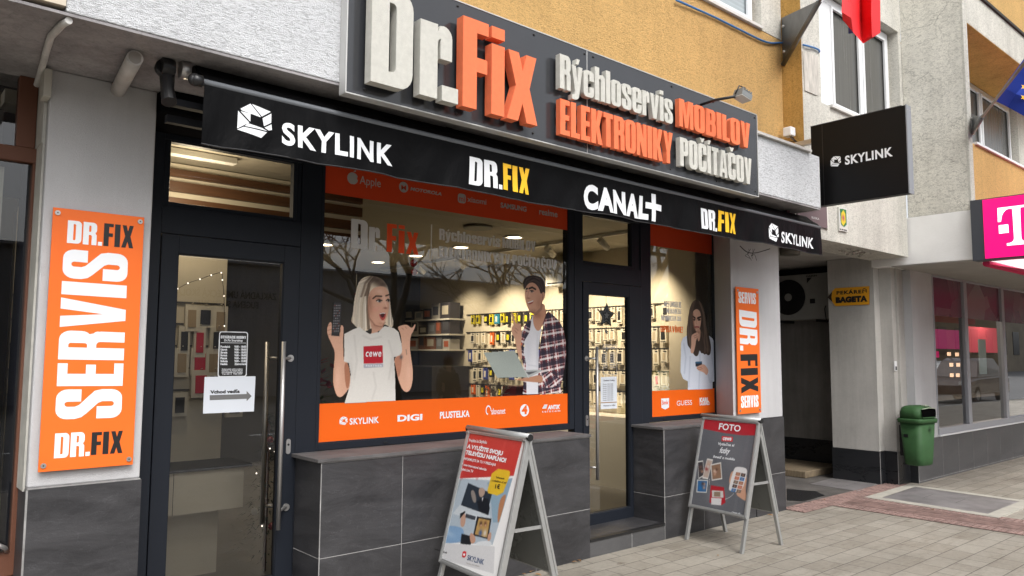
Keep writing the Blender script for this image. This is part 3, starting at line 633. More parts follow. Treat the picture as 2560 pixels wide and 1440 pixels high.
# interior of the next shop
g = M(mat('drab shop interior', (.33, .29, .23), .8, var=.3, vscale=1.2), mat('interior floor', (.30, .28, .25), .5)); g.quad((11.3, 8.5, 0), (22, 8.5, 0), (22, 8.5, 3.05), (11.3, 8.5, 3.05)); g.quad((11.3, 4.5, 2.88), (22, 4.5, 2.88), (22, 8.5, 2.88), (11.3, 8.5, 2.88)); g.quad((22, 4.4, 0), (22, 8.5, 0), (22, 8.5, 3), (22, 4.4, 3)); g.quad((11.06, 4.4, .05), (22, 4.4, .05), (22, 8.5, .05), (11.06, 8.5, .05), mi=1)
obj('interior_wall', g, rb)
POST = mat('glowing pink red poster', (.72, .10, .13), .5, emis=.45)  # unlit banner given a glow so its red shows through the pane reflections
def card(name, label, cat, box, m_, th=.01, group=None):
    g = M(m_); g.box(*box); o = obj(name, g); return tag(o, label, cat, group)
def ibox(x0, y0, x1, y1, Y): a = pt(x0, y0, Y=Y); b = pt(x1, y1, Y=Y); return ((a[0], Y, b[2]), (b[0], Y+.02, a[2]))
card('hanging_banner', 'large coral red banner behind the second pane of the right hand shop', 'banner', ibox(2412, 815, 2496, 882, 5.7), POST)
card('advert_board', 'pale green white upright panel in front of the coral banner', 'board', ibox(2447, 848, 2468, 935, 5.3), mat('glowing pale panel', (.45, .52, .46), .5, emis=.15))  # faint glow added to an unlit panel so it reads behind the glass
card('light_box', 'bright oval ceiling lamp behind the first grey framed pane', 'lamp', ibox(2331, 776, 2346, 786, 5.6), mat('lit shop lamp', (1, .93, .75), .5, emis=3.5))
for X_ in (14, 18): ld = bpy.data.lights.new('shop lamp', 'POINT'); ld.energy = 45; ld.color = (1, .88, .72); ld.shadow_soft_size = .15; l = bpy.data.objects.new('ceiling_lamp_light', ld); scene.collection.objects.link(l); l.location = (X_, 5.6, 2.7)
for k_, (x_, y_) in enumerate(((2374, 885), (2394, 886), (2380, 912), (2397, 912), (2381, 938), (2396, 938))):
    card('product_light', 'small warm lit display item, %s of six in the first grey framed pane' % ('first', 'second', 'third', 'fourth', 'fifth', 'sixth')[k_], 'display light', ibox(x_-3.5, y_-4.5, x_+3.5, y_+4.5, 5.5), mat('warm display light', (1, .62, .38), .5, emis=1.2), group='lit display items in the grey framed shop')
card('display_table', 'long low dark display table along the panes of the right hand shop', 'table', ((12.2, 5.2, .06), (21, 5.9, .95)), mat('dim table', (.16, .15, .14), .5))
card('shop_poster', 'magenta and pale blue poster hanging behind the first right hand pane', 'poster', ibox(2331, 822, 2402, 873, 5.45), mat('glowing magenta poster', (.42, .03, .14), .5, emis=.45))  # emission added to the print; the poster is no lamp
card('shop_screen', 'small bright magenta screen below the poster in the right hand shop', 'screen', ibox(2332, 878, 2348, 894, 5.4), MAGENTA)
# ================================================================== LEFT NEIGHBOUR
lb = thing('left_building', 'pale building at the left edge with brown framed windows', 'building', (-1, 5, 0))
g = M(BROWN); Yb = 4.775
g.box((.632, Yb, 2.80), (.72, Yb+.08, 3.19)); g.box((-3, Yb-.004, 2.72), (.765, Yb+.08, 2.80)); g.box((.715, Yb-.002, .66), (.762, Yb+.08, 2.72)); g.box((-3, Yb-.002, .55), (.762, Yb+.08, .665)); g.box((-3, Yb+.08, 0), (.74, Yb+.3, .55))
wf = obj('window', g, lb, bevel=.004)
g = M(GLASS2); g.quad((-3, Yb+.03, 2.80), (.635, Yb+.03, 2.80), (.635, Yb+.03, 3.19), (-3, Yb+.03, 3.19)); g.quad((-3, Yb+.03, .665), (.718, Yb+.03, .665), (.718, Yb+.03, 2.72), (-3, Yb+.03, 2.72)); obj('pane', g, wf)
g = M(SLATE, GROUT); g.box((-3, 4.60, -.05), (.735, 4.9, .50)); g.box((-3, 4.58, .502), (.735, Yb, .53), 1); obj('plinth', g, lb)
g = M(mat('curtain', (.70, .67, .58), .8, var=.2, vscale=8, stretch=(12, 12, .2))); g.quad((-3, 4.88, .1), (.60, 4.88, .1), (.60, 4.88, 2.7), (-3, 4.88, 2.7)); obj('curtain', g, lb)
g = M(mat('dark room', (.01, .012, .03), .9)); g.quad((-3, 5.25, 2.6), (.735, 5.25, 2.6), (.735, 5.25, 3.3), (-3, 5.25, 3.3)); g.quad((.734, 4.85, 0), (.734, 5.3, 0), (.734, 5.3, 3.3), (.734, 4.85, 3.3)); obj('room_wall', g, lb)
g = M(mat('cracked reveal paint', (.47, .46, .42), .8, var=.2, vscale=8)); g.box((.722, 4.60, 2.80), (.7385, Yb+.1, 3.188)); g.box((.728, 4.60, 1.0), (.7385, Yb, 2.80)); obj('reveal', g, lb)
g = M(STEEL); g.tube([(.60, Yb-.01, .72), (.66, Yb-.03, .72), (.69, Yb-.03, .70), (.70, Yb-.005, .68)], .012, 8); obj('door_handle', g, lb)
g = M(mat('cream sign box', (.55, .48, .38), .6), mat('maroon lettering', (.15, .01, .02), .5)); g.box((-3, 3.76, 3.225), (.652, 4.3, 3.7)); g.box((-3, 3.755, 3.262), (.55, 3.76, 3.5), 1)
tag(obj('shop_sign', g), 'cream neighbouring sign box with maroon edge in the top left corner', 'sign')
# ================================================================== SHOP FRONT (frames, doors, glass)
YF = 4.94; YG = 4.965
def ringm(g, a, b, c, d, y0, y1, w, wb=None, wt=None):
    wb = w if wb is None else wb; wt = w if wt is None else wt
    g.box((a, y0, c), (a+w, y1, d)); g.box((b-w, y0, c), (b, y1, d)); g.box((a+w, y0, c), (b-w, y1, c+wb)); g.box((a+w, y0, d-wt), (b-w, y1, d))
def doorway(name, x0, x1, lx0, lx1, gx0, gx1, gz0, gz1, lz0, lz1, tz0, tz1, tx0, tx1, side):
    fr = M(FRAME, FRAMEJ); fr.box((x0, YF, .1), (lx0-.004, YF+.09, 3.188)); fr.box((lx1+.004, YF, .1), (x1, YF+.09, 3.188)); fr.box((lx0-.004, YF+.002, lz1+.004), (lx1+.004, YF+.09, tz0-.03))
    fr.box((lx0-.004, YF+.004, tz1), (lx1+.004, YF+.09, 3.188)); ringm(fr, tx0-.03, tx1+.03, tz0-.03, tz1+.02, YF+.014, YF+.07, .03)
    fr.box((lx0-.004, YF+.012, tz0-.03), (tx0-.03, YF+.09, tz1)); fr.box((tx1+.03, YF+.012, tz0-.03), (lx1+.004, YF+.09, tz1))
    fr.box((lx0-.004, YF+.03, lz0-.05), (lx1+.004, YF+.09, lz0-.004), 1)
    f_ = obj('door_frame', fr, main, bevel=.003)
    q = M(GLASS); q.quad((tx0, YG+.01, tz0), (tx1, YG+.01, tz0), (tx1, YG+.01, tz1), (tx0, YG+.01, tz1)); obj('transom_pane', q, f_)
    d = M(FRAME, FRAMEJ); d.box((lx0, YF-.008, lz0), (gx0, YF+.06, lz1)); d.box((gx1, YF-.008, lz0), (lx1, YF+.06, lz1)); d.box((gx0, YF-.008, lz0), (gx1, YF+.06, gz0)); d.box((gx0, YF-.008, gz1), (gx1, YF+.06, lz1))
    ringm(d, gx0-.001, gx1+.001, gz0-.001, gz1+.001, YF+.0, YF+.05, .007)
    d_ = obj('door', d, main, bevel=.003)
    q = M(GLASS); q.quad((gx0, YG, gz0), (gx1, YG, gz0), (gx1, YG, gz1), (gx0, YG, gz1)); obj('pane', q, d_)
    return f_, d_
f1, d1 = doorway('a', 1.29, 2.50, 1.438, 2.348, 1.54, 2.234, .24, 2.32, .09, 2.435, 2.64, 3.03, 1.475, 2.293, 1)
f2, d2 = doorway('b', 5.06, 6.12, 5.166, 6.008, 5.245, 5.825, .245, 2.275, .10, 2.384, 2.583, 3.03, 5.187, 5.893, -1)
def bar_handle(d, x, z0, z1, sz, y, dx):
    g = M(STEEL); g.tube([(x, y, z0), (x, y, z1)], .0145, 14)
    for z in sz: g.tube([(x, y, z), (x+dx, YF-.008, z)], .010, 10); g.tube([(x+dx, YF-.016, z), (x+dx, YF-.006, z)], .024, 14)
    obj('door_handle', g, d)
bar_handle(d1, 2.205, .56, 1.78, (.68, 1.67), 4.84, .09)
g = M(STEEL); g.tube([(2.19, 5.07, .56), (2.19, 5.07, 1.78)], .0145, 12)
for z in (.68, 1.67): g.tube([(2.19, 5.07, z), (2.245, 4.995, z)], .010, 8)
obj('door_handle', g, d1)
bar_handle(d2, 5.25, .57, 1.78, (.68, 1.67), 4.84, -.045)
for d, x, z in ((d1, 2.297, 1.08), (d2, 5.205, 1.10)):
    g = M(STEEL, FRAMEJ); L = [(x+a*.016, z+b) for a, b in rr(-1, -.05, 1, .05, 0)]; 
    L = [(x+.016*math.cos(a), z+.034*(1 if math.sin(a) > 0 else -1)+.016*math.sin(a)) for a in np.linspace(.01, 2*math.pi, 20)]
    g.prism(L, PY(YF-.009), .008, 0); g.disc((x, YF-.018, z+.012), (1, 0, 0), (0, 0, 1), .008, 12, 1); obj('lock', g, d)
def shopwin(x0, x1, z0, z1, ox0, ox1):
    g = M(FRAME, FRAMEJ); g.box((ox0, YF+.004, 1.031), (x0, YF+.09, 3.188)); g.box((x1, YF+.004, 1.031), (ox1, YF+.09, 3.188)); g.box((x0, YF+.004, 1.031), (x1, YF+.09, z0)); g.box((x0, YF+.004, z1), (x1, YF+.09, 3.188))
    ringm(g, x0-.001, x1+.001, z0-.001, z1, YF+.009, YF+.05, .008)
    w = obj('shop_window', g, main, bevel=.003)
    q = M(GLASS); q.quad((x0, YG, z0), (x1, YG, z0), (x1, YG, z1), (x0, YG, z1)); obj('pane', q, w); return w
w1 = shopwin(2.525, 4.995, 1.08, 3.12, 2.502, 5.058); w2 = shopwin(6.175, 7.283, 1.075, 3.12, 6.122, 7.30)
g = M(FRAMEJ)
for x in (3.05, 4.75, 6.35, 7.12): g.box((x, YF-.004, 1.048), (x+.03, YF+.003, 1.056))
obj('drain_cap', g, w1)
# ================================================================== FASCIA SIGN
fs = thing('fascia_sign', 'long dark sign panel with thick white and orange foam letters above the awning', 'sign', (4, 3.7, 3.5))
g = M(PANEL, GROUT); x0, x1, z0, z1, xs = 2.0, 6.16, 3.137, 3.89, 3.922
g.box((x0, 3.70, z0), (xs-.003, 3.765, z1)); g.box((xs+.003, 3.70, z0), (x1, 3.765, z1)); obj('panel', g, fs)
g = M(mat('pale sign trim', (.55, .55, .54), .5, .2))
g.box((x0-.006, 3.694, z0-.007), (x1+.006, 3.766, z0-.0005)); g.box((x0-.006, 3.696, z1+.0005), (x1+.006, 3.766, z1+.007)); g.box((x0-.007, 3.694, z0), (x0-.0005, 3.766, z1)); g.box((x1+.0005, 3.694, z0), (x1+.006, 3.766, z1)); g.box((xs-.0028, 3.699, z0), (xs+.0028, 3.72, z1))
obj('trim', g, fs)
for x in (2.1, 2.75, 3.4, 3.88, 3.97, 4.9, 5.5, 6.12):
    for z in (z0+.04, z1-.03): g = M(BLKPL); g.sphere((x+rng.uniform(-.02, .02), 3.699, z), .009, 8); obj('screw', g, fs)
def foam(txt, x0, x1, zb, cap, m_, Y, d):
    lay, tot = heavy_layout(txt); s_ = (x1-x0)/tot; p = PY(Y)
    for ch, x, dy in lay:
        V, F = heavy(ch, True); g = M(m_); g.add([p.P(x0+(v[0]+x)*s_, zb+(v[1]+dy)*cap, -d+(v[2]+.5)*d) for v in V], F); obj('letter', g, fs, bevel=0)
def fx(px_, py_, Y): return pt(px_, py_, Y=Y)[0]
YL = 3.60; zb = 3.194; cap = .565
for ch, a, b in (('D', 926.6, 1030.5), ('r', 1049.5, 1129), ('.', 1105.5, 1145), ('F', 1157, 1220.5), ('i', 1229, 1261), ('x', 1268, 1343.5)):
    zz = zb if ch != '.' else zb
    V, F = heavy(ch, True); w = V[:, 0].max()-V[:, 0].min(); X0, X1 = fx(a, 200, YL), fx(b, 250, YL); g = M(FOAMW if ch in 'Dr.' else FOAMO); p = PY(YL)
    yk = cap*(1.0 if ch != 'i' and ch != 'r' and ch != 'x' else 1.0)
    g.add([p.P(X0+(v[0]-V[:, 0].min())/w*(X1-X0), zb+v[1]*(cap if ch != '.' else cap*.95), -.066+(v[2]+.5)*.066) for v in V], F); obj('letter', g, fs)
YL = 3.63; pY = PY(YL)
def line2(txt, bl, br, tl, m_):
    A, B_, C_ = pY.uv(*bl), pY.uv(*br), pY.uv(*tl); foam(txt, A[0], B_[0], (A[1]+B_[1])/2, C_[1]-A[1], m_, YL, .042)
line2('Rýchloservis', (1400, 222), (1682.6, 309), (1400, 136), FOAMW)
line2('MOBILOV', (1699, 315), (1876, 372), (1699, 246), FOAMO)
line2('ELEKTRONIKY', (1401, 339), (1682.6, 407), (1401, 250), FOAMO)
line2('POČÍTAČOV', (1701, 414.5), (1880, 461.5), (1701, 343), FOAMW)
# ================================================================== AWNING
aw = thing('awning', 'retracted black awning with white and yellow lettering along its hanging valance', 'awning', (4.4, 4.0, 3.1))
m_, t, CLp = newmat('black awning cloth'); CLp.inputs['Base Color'].default_value = (.0035, .0036, .0042, 1); CLp.inputs['Roughness'].default_value = .55; CLp.inputs['Specular IOR Level'].default_value = .09
b = t.nodes.new('ShaderNodeBump'); b.inputs['Strength'].default_value = .9; b.inputs['Distance'].default_value = .025; t.links.new(noise(t, mapped(t, (1, 1, .6)), 4.5, 4, .55, .3), b.inputs['Height']); t.links.new(b.outputs[0], CLp.inputs['Normal'])
CLOTH = m_
def wave(x, z):   # valance ripple: real displacement, growing toward the free edge
    k = min(1, max(0, (3.05-z)/.3)); return k*(.012*math.sin(x*5.3+.8)+.009*math.sin(x*11.7+z*6)+.007*math.sin(x*23+1.2-z*9))
def vplane(x, z): return 3.85+wave(x, z)
XA, XB = 1.292, 7.595
g = M(CLOTH); nx, nz = 260, 10; V = []; F = []
def vz(x, k):
    top = 3.052-.026*(x-XA)/(XB-XA); bot = 2.752+.004*math.sin(x*3.1)+.003*math.sin(x*9); return top+(bot-top)*k
for sgn in (0, 1):
    for i in range(nx+1):
        x = XA+(XB-XA)*i/nx
        for k in range(nz+1): z = vz(x, k/nz); V.append((x, vplane(x, z)+sgn*.0025, z))
    o = sgn*(nx+1)*(nz+1)
    for i in range(nx):
        for k in range(nz): F.append((o+i*(nz+1)+k, o+i*(nz+1)+k+1, o+(i+1)*(nz+1)+k+1, o+(i+1)*(nz+1)+k))
g.add(V, F, 0, True); obj('valance', g, aw, recalc=False)
g = M(mat('valance hem', (.02, .02, .022), .6)); g.tube([(XA+(XB-XA)*i/60, vplane(XA+(XB-XA)*i/60, 2.75)-.001, vz(XA+(XB-XA)*i/60, 1)) for i in range(61)], .004, 6); obj('hem', g, aw)
g = M(mat('awning bar', (.13, .14, .155), .5), BLKPL); g.tube([(XA-.02, 3.86, 3.062), (XB+.005, 3.86, 3.034)], .017, 12); g.sphere((XA-.045, 3.86, 3.063), .034, 12, 1, (1, .8, 1)); g.tube([(XA-.06, 3.86, 3.063), (XA-.01, 3.86, 3.063)], .03, 12, 1); obj('front_bar', g, aw)
g = M(CLOTH); nx = 80; V = []; F = []
for i in range(nx+1):
    x = XA+(XB-XA)*i/nx
    for k in range(7):
        q = k/6; V.append((x, 3.862+.14*q, 3.078+(.112 if True else 0)*q**.6-.028*(x-XA)/(XB-XA)*(1-q)-.016*math.sin(math.pi*q)+.002*math.sin(x*7+q*5)-.022*(x-XA)/(XB-XA)*q))
for i in range(nx):
    for k in range(6): F.append((i*7+k, (i+1)*7+k, (i+1)*7+k+1, i*7+k+1))
g.add(V, F, 0, True); obj('canopy', g, aw, recalc=False)
g = M(CLOTH, STEEL, BLKPL); g.tube([(XA-.005, 4.02, 3.145), (XB, 4.04, 3.12)], .045, 14); g.tube([(XA-.075, 4.0, 3.150), (XA-.03, 4.0, 3.150)], .044, 16, 1); obj('roller', g, aw)
g = M(BLKPL); g.tube([(1.155, 4.02, 3.15), (1.155, 4.05, 3.14)], .05, 14); g.tube([(1.165, 4.04, 3.165), (1.165, 4.02, 3.04), (1.165, 3.98, 2.96)], [.042, .034, .038], 10); g.tube([(1.13, 4.02, 3.15), (1.19, 4.02, 3.15)], .046, 14); obj('bracket', g, aw, bevel=.002)
g = M(mat('black cladding', (.006, .006, .007), 1.0, spec=0.0)); g.box((1.272, 4.47, 3.06), (7.018, 4.935, 3.1885)); obj('backing_box', g, aw, bevel=.01)
g = M(mat('dark awning arm', (.012, .013, .016), .7, spec=.15)); g.box((1.2, 4.02, 2.965), (1.62, 4.07, 3.0)); g.box((1.2, 4.12, 2.9), (7.5, 4.16, 2.94)); obj('arm', g, aw)
g = M(STEEL); g.box((1.72, 4.1, 3.17), (1.9, 4.3, 3.188)); obj('mounting_plate', g, aw)
g = M(BLKPL)
for x in (2.9, 4.6, 6.3, 7.2): g.box((x, 4.0, 3.14), (x+.05, 4.2, 3.188))
obj('bracket', g, aw)
def on_valance(mb, dy=-.0035):
    bm = bmesh.new(); vs = [bm.verts.new(v) for v in mb.v]
    for f in mb.f:
        try: bm.faces.new([vs[i] for i in f])
        except ValueError: pass
    bmesh.ops.triangulate(bm, faces=bm.faces)
    for _ in range(5):
        es = [e for e in bm.edges if e.calc_length() > .022]
        if not es: break
        bmesh.ops.subdivide_edges(bm, edges=es, cuts=1); bmesh.ops.triangulate(bm, faces=[f for f in bm.faces if len(f.verts) > 3])
    bm.verts.index_update(); mb.v = [(v.co.x, vplane(v.co.x, v.co.z)+dy, v.co.z) for v in bm.verts]; mb.f = [[v.index for v in f.verts] for f in bm.faces]; mb.mi = [0]*len(mb.f); mb.smooth = [True]*len(mb.f); bm.free(); return mb
PV = PY(3.85)
def vword(txt, bl, br, tl, m_, font='soft', bold=.03, **k):
    g = M(m_); words(g, txt, PV, bl, br, tl, font, bold, **k); obj('lettering', on_valance(g), aw, recalc=False)
def densify(mb, n=1): return mb
vword('SKYLINK', (703, 359), (983, 415), (703, 307), WHITE, bold=.034, spacing=1.12)
g = M(WHITE); hexlogo(g, PV, 596, 262, 678, 343); obj('emblem', on_valance(g), aw, recalc=False)
g = M(WHITE); hexlogo(g, PV, 1920, 559, 1945, 604); obj('emblem', on_valance(g), aw, recalc=False)
vword('DR.', (1172, 460), (1252, 475), (1172, 391), WHITE, 'heavy'); vword('FIX', (1255, 474), (1324, 487.5), (1255, 408), YELL, 'heavy')
vword('CANAL', (1459, 516), (1620, 546), (1459, 463), WHITE, bold=.055, spacing=1.14)
g = M(WHITE); a = PV.uv(1632, 550); zt = PV.uv(1632, 485)[1]; xr = PV.uv(1655, 545)[0]; xl = PV.uv(1612, 530)[0]; xm = (xl+xr)/2; zm = a[1]+(zt-a[1])*.52; w_ = .028
for q in (((xm-w_, a[1]-.01), (xm+w_, a[1]-.01), (xm+w_, zt), (xm-w_, zt)), ((xm+w_, zm-w_*.9), (xr, zm-w_*.9), (xr, zm+w_*.9), (xm+w_, zm+w_*.9)), ((xl+.01, zm-w_*.9), (xm-w_, zm-w_*.9), (xm-w_, zm+w_*.9), (xl+.01, zm+w_*.9))): g.prism(q, PV, 0, 0)
obj('lettering', on_valance(g), aw, recalc=False)
vword('DR.', (1751.5, 571), (1794, 577), (1751.5, 520), WHITE, 'heavy'); vword('FIX', (1796, 577), (1841, 583.5), (1796, 526), YELL, 'heavy')
vword('SKYLINK', (1952.5, 605), (2035, 621), (1952.5, 580), WHITE, bold=.03, spacing=1.12)
# ================================================================== FLAT SIGNS
def boardsign(name, label, box, Y, screws, parts):
    o = thing(name, label, 'sign', ((box[0]+box[2])/2, Y, box[1])); g = M(ORANGEB, mat('sign board core', (.35, .33, .32), .6))
    g.box((box[0], Y, box[1]), (box[2], Y+.010, box[3])); obj('board', g, o, bevel=.0015)
    g = M(STEEL, BLKPL)
    for (a, b) in screws: g = M(STEEL, BLKPL); g.disc((a, Y, b), (1, 0, 0), (0, 0, 1), .013, 14, 0, .006, (0, -1, 0)); g.disc((a, Y-.0065, b), (1, 0, 0), (0, 0, 1), .004, 8, 1); obj('screw', g, o)
    g = M(STEEL)
    for (a, b) in screws: g = M(STEEL); g.tube([(a, Y+.01, b), (a, 4.558, b)], .008, 8); obj('spacer', g, o)
    p = PY(Y-.001)
    for txt, bl, br, tl, m_, rot in parts:
        g = M(m_); words(g, txt, p, bl, br, tl, 'heavy', rot=rot); obj('lettering', g, o, recalc=False)
    return o
Ys = 4.525
boardsign('service_sign', 'tall orange board with vertical white lettering on the left pillar', (.779, 1.099, 1.222, 2.452), Ys, [(.80, 2.425), (1.20, 2.425), (.80, 1.13), (1.20, 1.13)],
    [('DR.', (167, 607), (255, 612.5), (168, 550), WHITE, 0), ('FIX', (258, 614.5), (333, 620.5), (259, 557.5), BLACK, 0),
     ('SERVIS', (303, 1044), (320.5, 637), (137.5, 1049), WHITE, 1),
     ('DR.', (134.5, 1146), (224, 1138), (136.5, 1084), WHITE, 0), ('FIX', (227, 1138), (306, 1133), (229, 1081), BLACK, 0)])
boardsign('service_sign', 'narrow orange board with vertical black and white lettering on the right pillar', (7.058, 1.095, 7.497, 2.428), Ys, [(7.09, 2.39), (7.465, 2.39), (7.09, 1.13), (7.465, 1.13)],
    [('SERVIS', (1846.5, 757), (1890, 764), (1846, 729), WHITE, 0), ('SERVIS', (1853, 1020), (1896.5, 1018), (1852, 990), WHITE, 0),
     ('DR.', (1847.5, 774), (1850.5, 876), (1891.5, 781), WHITE, 1), ('FIX', (1851, 886), (1853.5, 984), (1893.5, 885), BLACK, 1)])
# blade sign over the passage
bs = thing('projecting_sign', 'black box sign with a white emblem projecting over the pavement beside the awning', 'sign', (7.65, 3.4, 3.25))
g = M(mat('black box sign', (.004, .004, .0045), .4, spec=.2), mat('grey box edge', (.24, .25, .27), .45)); g.box((7.60, 2.965, 3.262), (7.70, 3.93, 4.124)); o_ = obj('box', g, bs, bevel=.003)
g = M(MATS['grey box edge'], STEEL); g.box((7.596, 2.955, 3.258), (7.704, 2.965, 4.128)); 
for z in (3.30, 4.08):
    for x in (7.62, 7.68): g.sphere((x, 2.955, z), .006, 8, 1)
obj('end_cap', g, bs); g = M(BLKPL); g.box((7.6, 3.0, 4.1245), (7.70, 3.93, 4.13)); g.box((7.5985, 3.80, 3.262), (7.5999, 3.806, 4.124)); obj('edge_trim', g, bs)
g = M(STEEL); 
for z in (3.45, 3.95): g.box((7.62, 3.93, z), (7.68, 4.12, z+.05))
obj('bracket', g, bs)
pX = PX(7.598); g = M(WHITE); hexlogo(g, pX, 2076, 390, 2103, 417); obj('emblem', g, bs, recalc=False); g = M(WHITE); words(g, 'SKYLINK', pX, (2112.8, 411.5), (2232, 389.5), (2112.8, 391), bold=.03, spacing=1.1); obj('lettering', g, bs, recalc=False)
# magenta lit sign
tsn = thing('lit_sign', 'glowing magenta box sign with a white serif letter at the right edge', 'sign', (10.45, 3, 2.9))
g = M(mat('sign side casing', (.045, .05, .062), .5)); g.box((10.40, 2.0, 2.875), (10.60, 3.345, 3.625)); obj('casing', g, tsn, bevel=.003)
g = M(MAGENTA); g.box((10.394, 2.02, 2.89), (10.3999, 3.205, 3.612)); obj('panel', g, tsn)
pT = PX(10.392); Z5 = lambda x, y: (2300+x/4.8, 460+y/4.8)
g = M(LITW); g.prism([pT.uv(*Z5(*q)) for q in ((945, 497), (1058, 484), (1066, 583), (950, 596))], pT, .003, 0)
L = [pT.uv(*Z5(*q)) for q in ((930, 290), (1165, 255), (1165, 728), (1045, 740), (1043, 712), (1080, 707), (1108, 695), (1125, 675), (1130, 650), (1112, 360), (1105, 293), (1060, 298), (1030, 312), (1000, 345), (982, 385), (972, 452), (936, 458))]
cx = (L[1][0]+L[2][0])/2
R_ = [np.array([2*cx-a, b]) for a, b in L]; left = [L[0]]+[L[1]]; 
loop = [L[0]]+[R_[0]]+list(R_[::-1][:-3])+[R_[3]]+L[3:]
loop = [L[0], R_[0]]+[R_[k] for k in range(len(R_)-1, 3, -1)]+[R_[3]]+[L[k] for k in range(3, len(L))]
V, F = loops_mesh([[tuple(q) for q in loop]], 0); g.add([pT.P(v[0], v[1], .003) for v in V], F); obj('lettering', g, tsn, recalc=False)
g = M(mat('magenta awning cloth', (.72, .03, .13), .7)); g.quad((10.66, 3.30, 2.86), (10.66, 2.3, 2.62), (20, 2.3, 2.62), (20, 3.30, 2.86)); g.quad((10.66, 2.3, 2.62), (10.66, 2.3, 2.45), (20, 2.3, 2.45), (20, 2.3, 2.62)); g.tube([(10.66, 3.28, 2.86), (20, 3.28, 2.86)], .04, 10)
tag(obj('pink_awning', g), 'bright pink awning cloth below the glowing sign at the right edge', 'awning')
# bakery arrow
ba = thing('bakery_sign', 'small yellow arrow shaped sign with dark lettering on the side of the passage', 'sign', (10.49, 4.9, 2.5)); p = PX(10.497)
YB = mat('mustard sign', (.74, .34, .015), .45)
g = M(YB, mat('sign edge', (.1, .09, .08), .6)); g.prism([p.uv(*q) for q in ((2081, 729), (2089, 720.5), (2174, 715.5), (2174.5, 761), (2090, 765.5), (2081, 754), (2079, 743))], p, .012, .002, 0, 1); obj('board', g, ba)
g = M(mat('brown arrow tip', (.03, .018, .012), .5)); g.prism([p.uv(*q) for q in ((2070, 743.5), (2081.5, 729), (2079.5, 743), (2082, 755))], p, .014, .002); obj('arrow', g, ba)
g = M(BLACK); words(g, 'PEKÁREŇ', p, (2092.5, 736.5), (2168, 732.5), (2092.5, 728.5), bold=.04, h=.0135, spacing=1.15); words(g, 'BAGETA', p, (2090.5, 756.5), (2170, 752), (2090.5, 744.5), bold=.09, h=.0135, spacing=1.1); obj('lettering', g, ba, recalc=False)
# crest plaque and brown poster on the lintel
cp = thing('crest_plaque', 'small white plaque with a green and yellow emblem on the wall above the passage', 'plaque', (8.6, 4.11, 3.3)); p = PY(4.108)
g = M(mat('plaque enamel', (.62, .62, .58), .35)); g.prism([p.uv(*q) for q in ((2095, 517.5), (2115, 521), (2117.5, 580.5), (2097, 576.5))], p, .01, -.01); obj('board', g, cp)
pr = Print(p, (*p.uv(2093, 583), *p.uv(2119, 514)), .005)
pr.poly([(2097, 521), (2113.5, 524), (2115, 562), (2108, 569), (2100, 562)], (25, 110, 60)); pr.poly([(2101, 533), (2106, 525), (2111, 535), (2112, 556), (2106, 565), (2101, 556)], (225, 200, 40), cut=False); pr.blob((2106, 545), 4, 9, (170, 70, 110), .9)
for a, b in ((2099, 573), (2104, 574), (2109, 575), (2113, 576)): pr.line([(a-1, b), (a+1.5, b+1)], 2, (60, 60, 60), new=True)
obj('emblem', pr.mesh(vcolmat('printed enamel', .35), .011), cp, recalc=False)
bp_ = M(mat('mauve brown poster', (.16, .115, .12), .5), GREYL, SHELF); p = PY(4.108); bp_.box((7.6, 4.100, 3.128), (8.262, 4.118, 3.42)); bp_.box((8.245, 4.098, 3.118), (8.272, 4.1185, 3.43), 2); words(bp_, 'BLOKA', p, (2027, 546), (2046, 550), (2027, 541), h=.01, mi=1)
tag(obj('wall_poster', bp_), 'mauve brown poster panel half hidden behind the end of the awning', 'poster')
# ================================================================== SMALL THINGS ON THE WALLS
g = M(mat('old white pipe', (.50, .48, .46), .6, var=.15, vscale=12), mat('pipe mouth', (.3, .28, .26), .8)); a = pt(330, 138, Z=3.135); b = pt(288, 212, Z=3.135)
g.tube([(1.0, 3.99, 3.15), (1.075, 4.66, 3.15)], .038, 18); g.disc((.9995, 3.987, 3.15), (1, 0, 0), (0, 0, 1), .031, 16, 1)
tag(obj('vent_pipe', g), 'short white pipe running under the soffit above the left orange sign', 'pipe')
g = M(mat('painted conduit', (.58, .57, .55), .6, var=.2, vscale=15)); P_ = [(.672, 3.79, 3.175), (.660, 3.86, 3.178), (.648, 4.05, 3.178), (.668, 4.28, 3.178), (.68, 4.40, 3.175), (.70, 4.62, 3.17), (.70, 4.70, 3.13)]
g.tube(P_, .016, 10); tag(obj('conduit', g), 'cracked pale conduit crossing the soffit in the top left corner', 'conduit')
g = M(mat('aged junction box', (.45, .43, .38), .7)); g.box((.70, 4.50, 3.02), (.737, 4.6, 3.17)); tag(obj('junction_box', g, bevel=.004), 'aged cream junction box at the top left edge of the pillar', 'junction box')
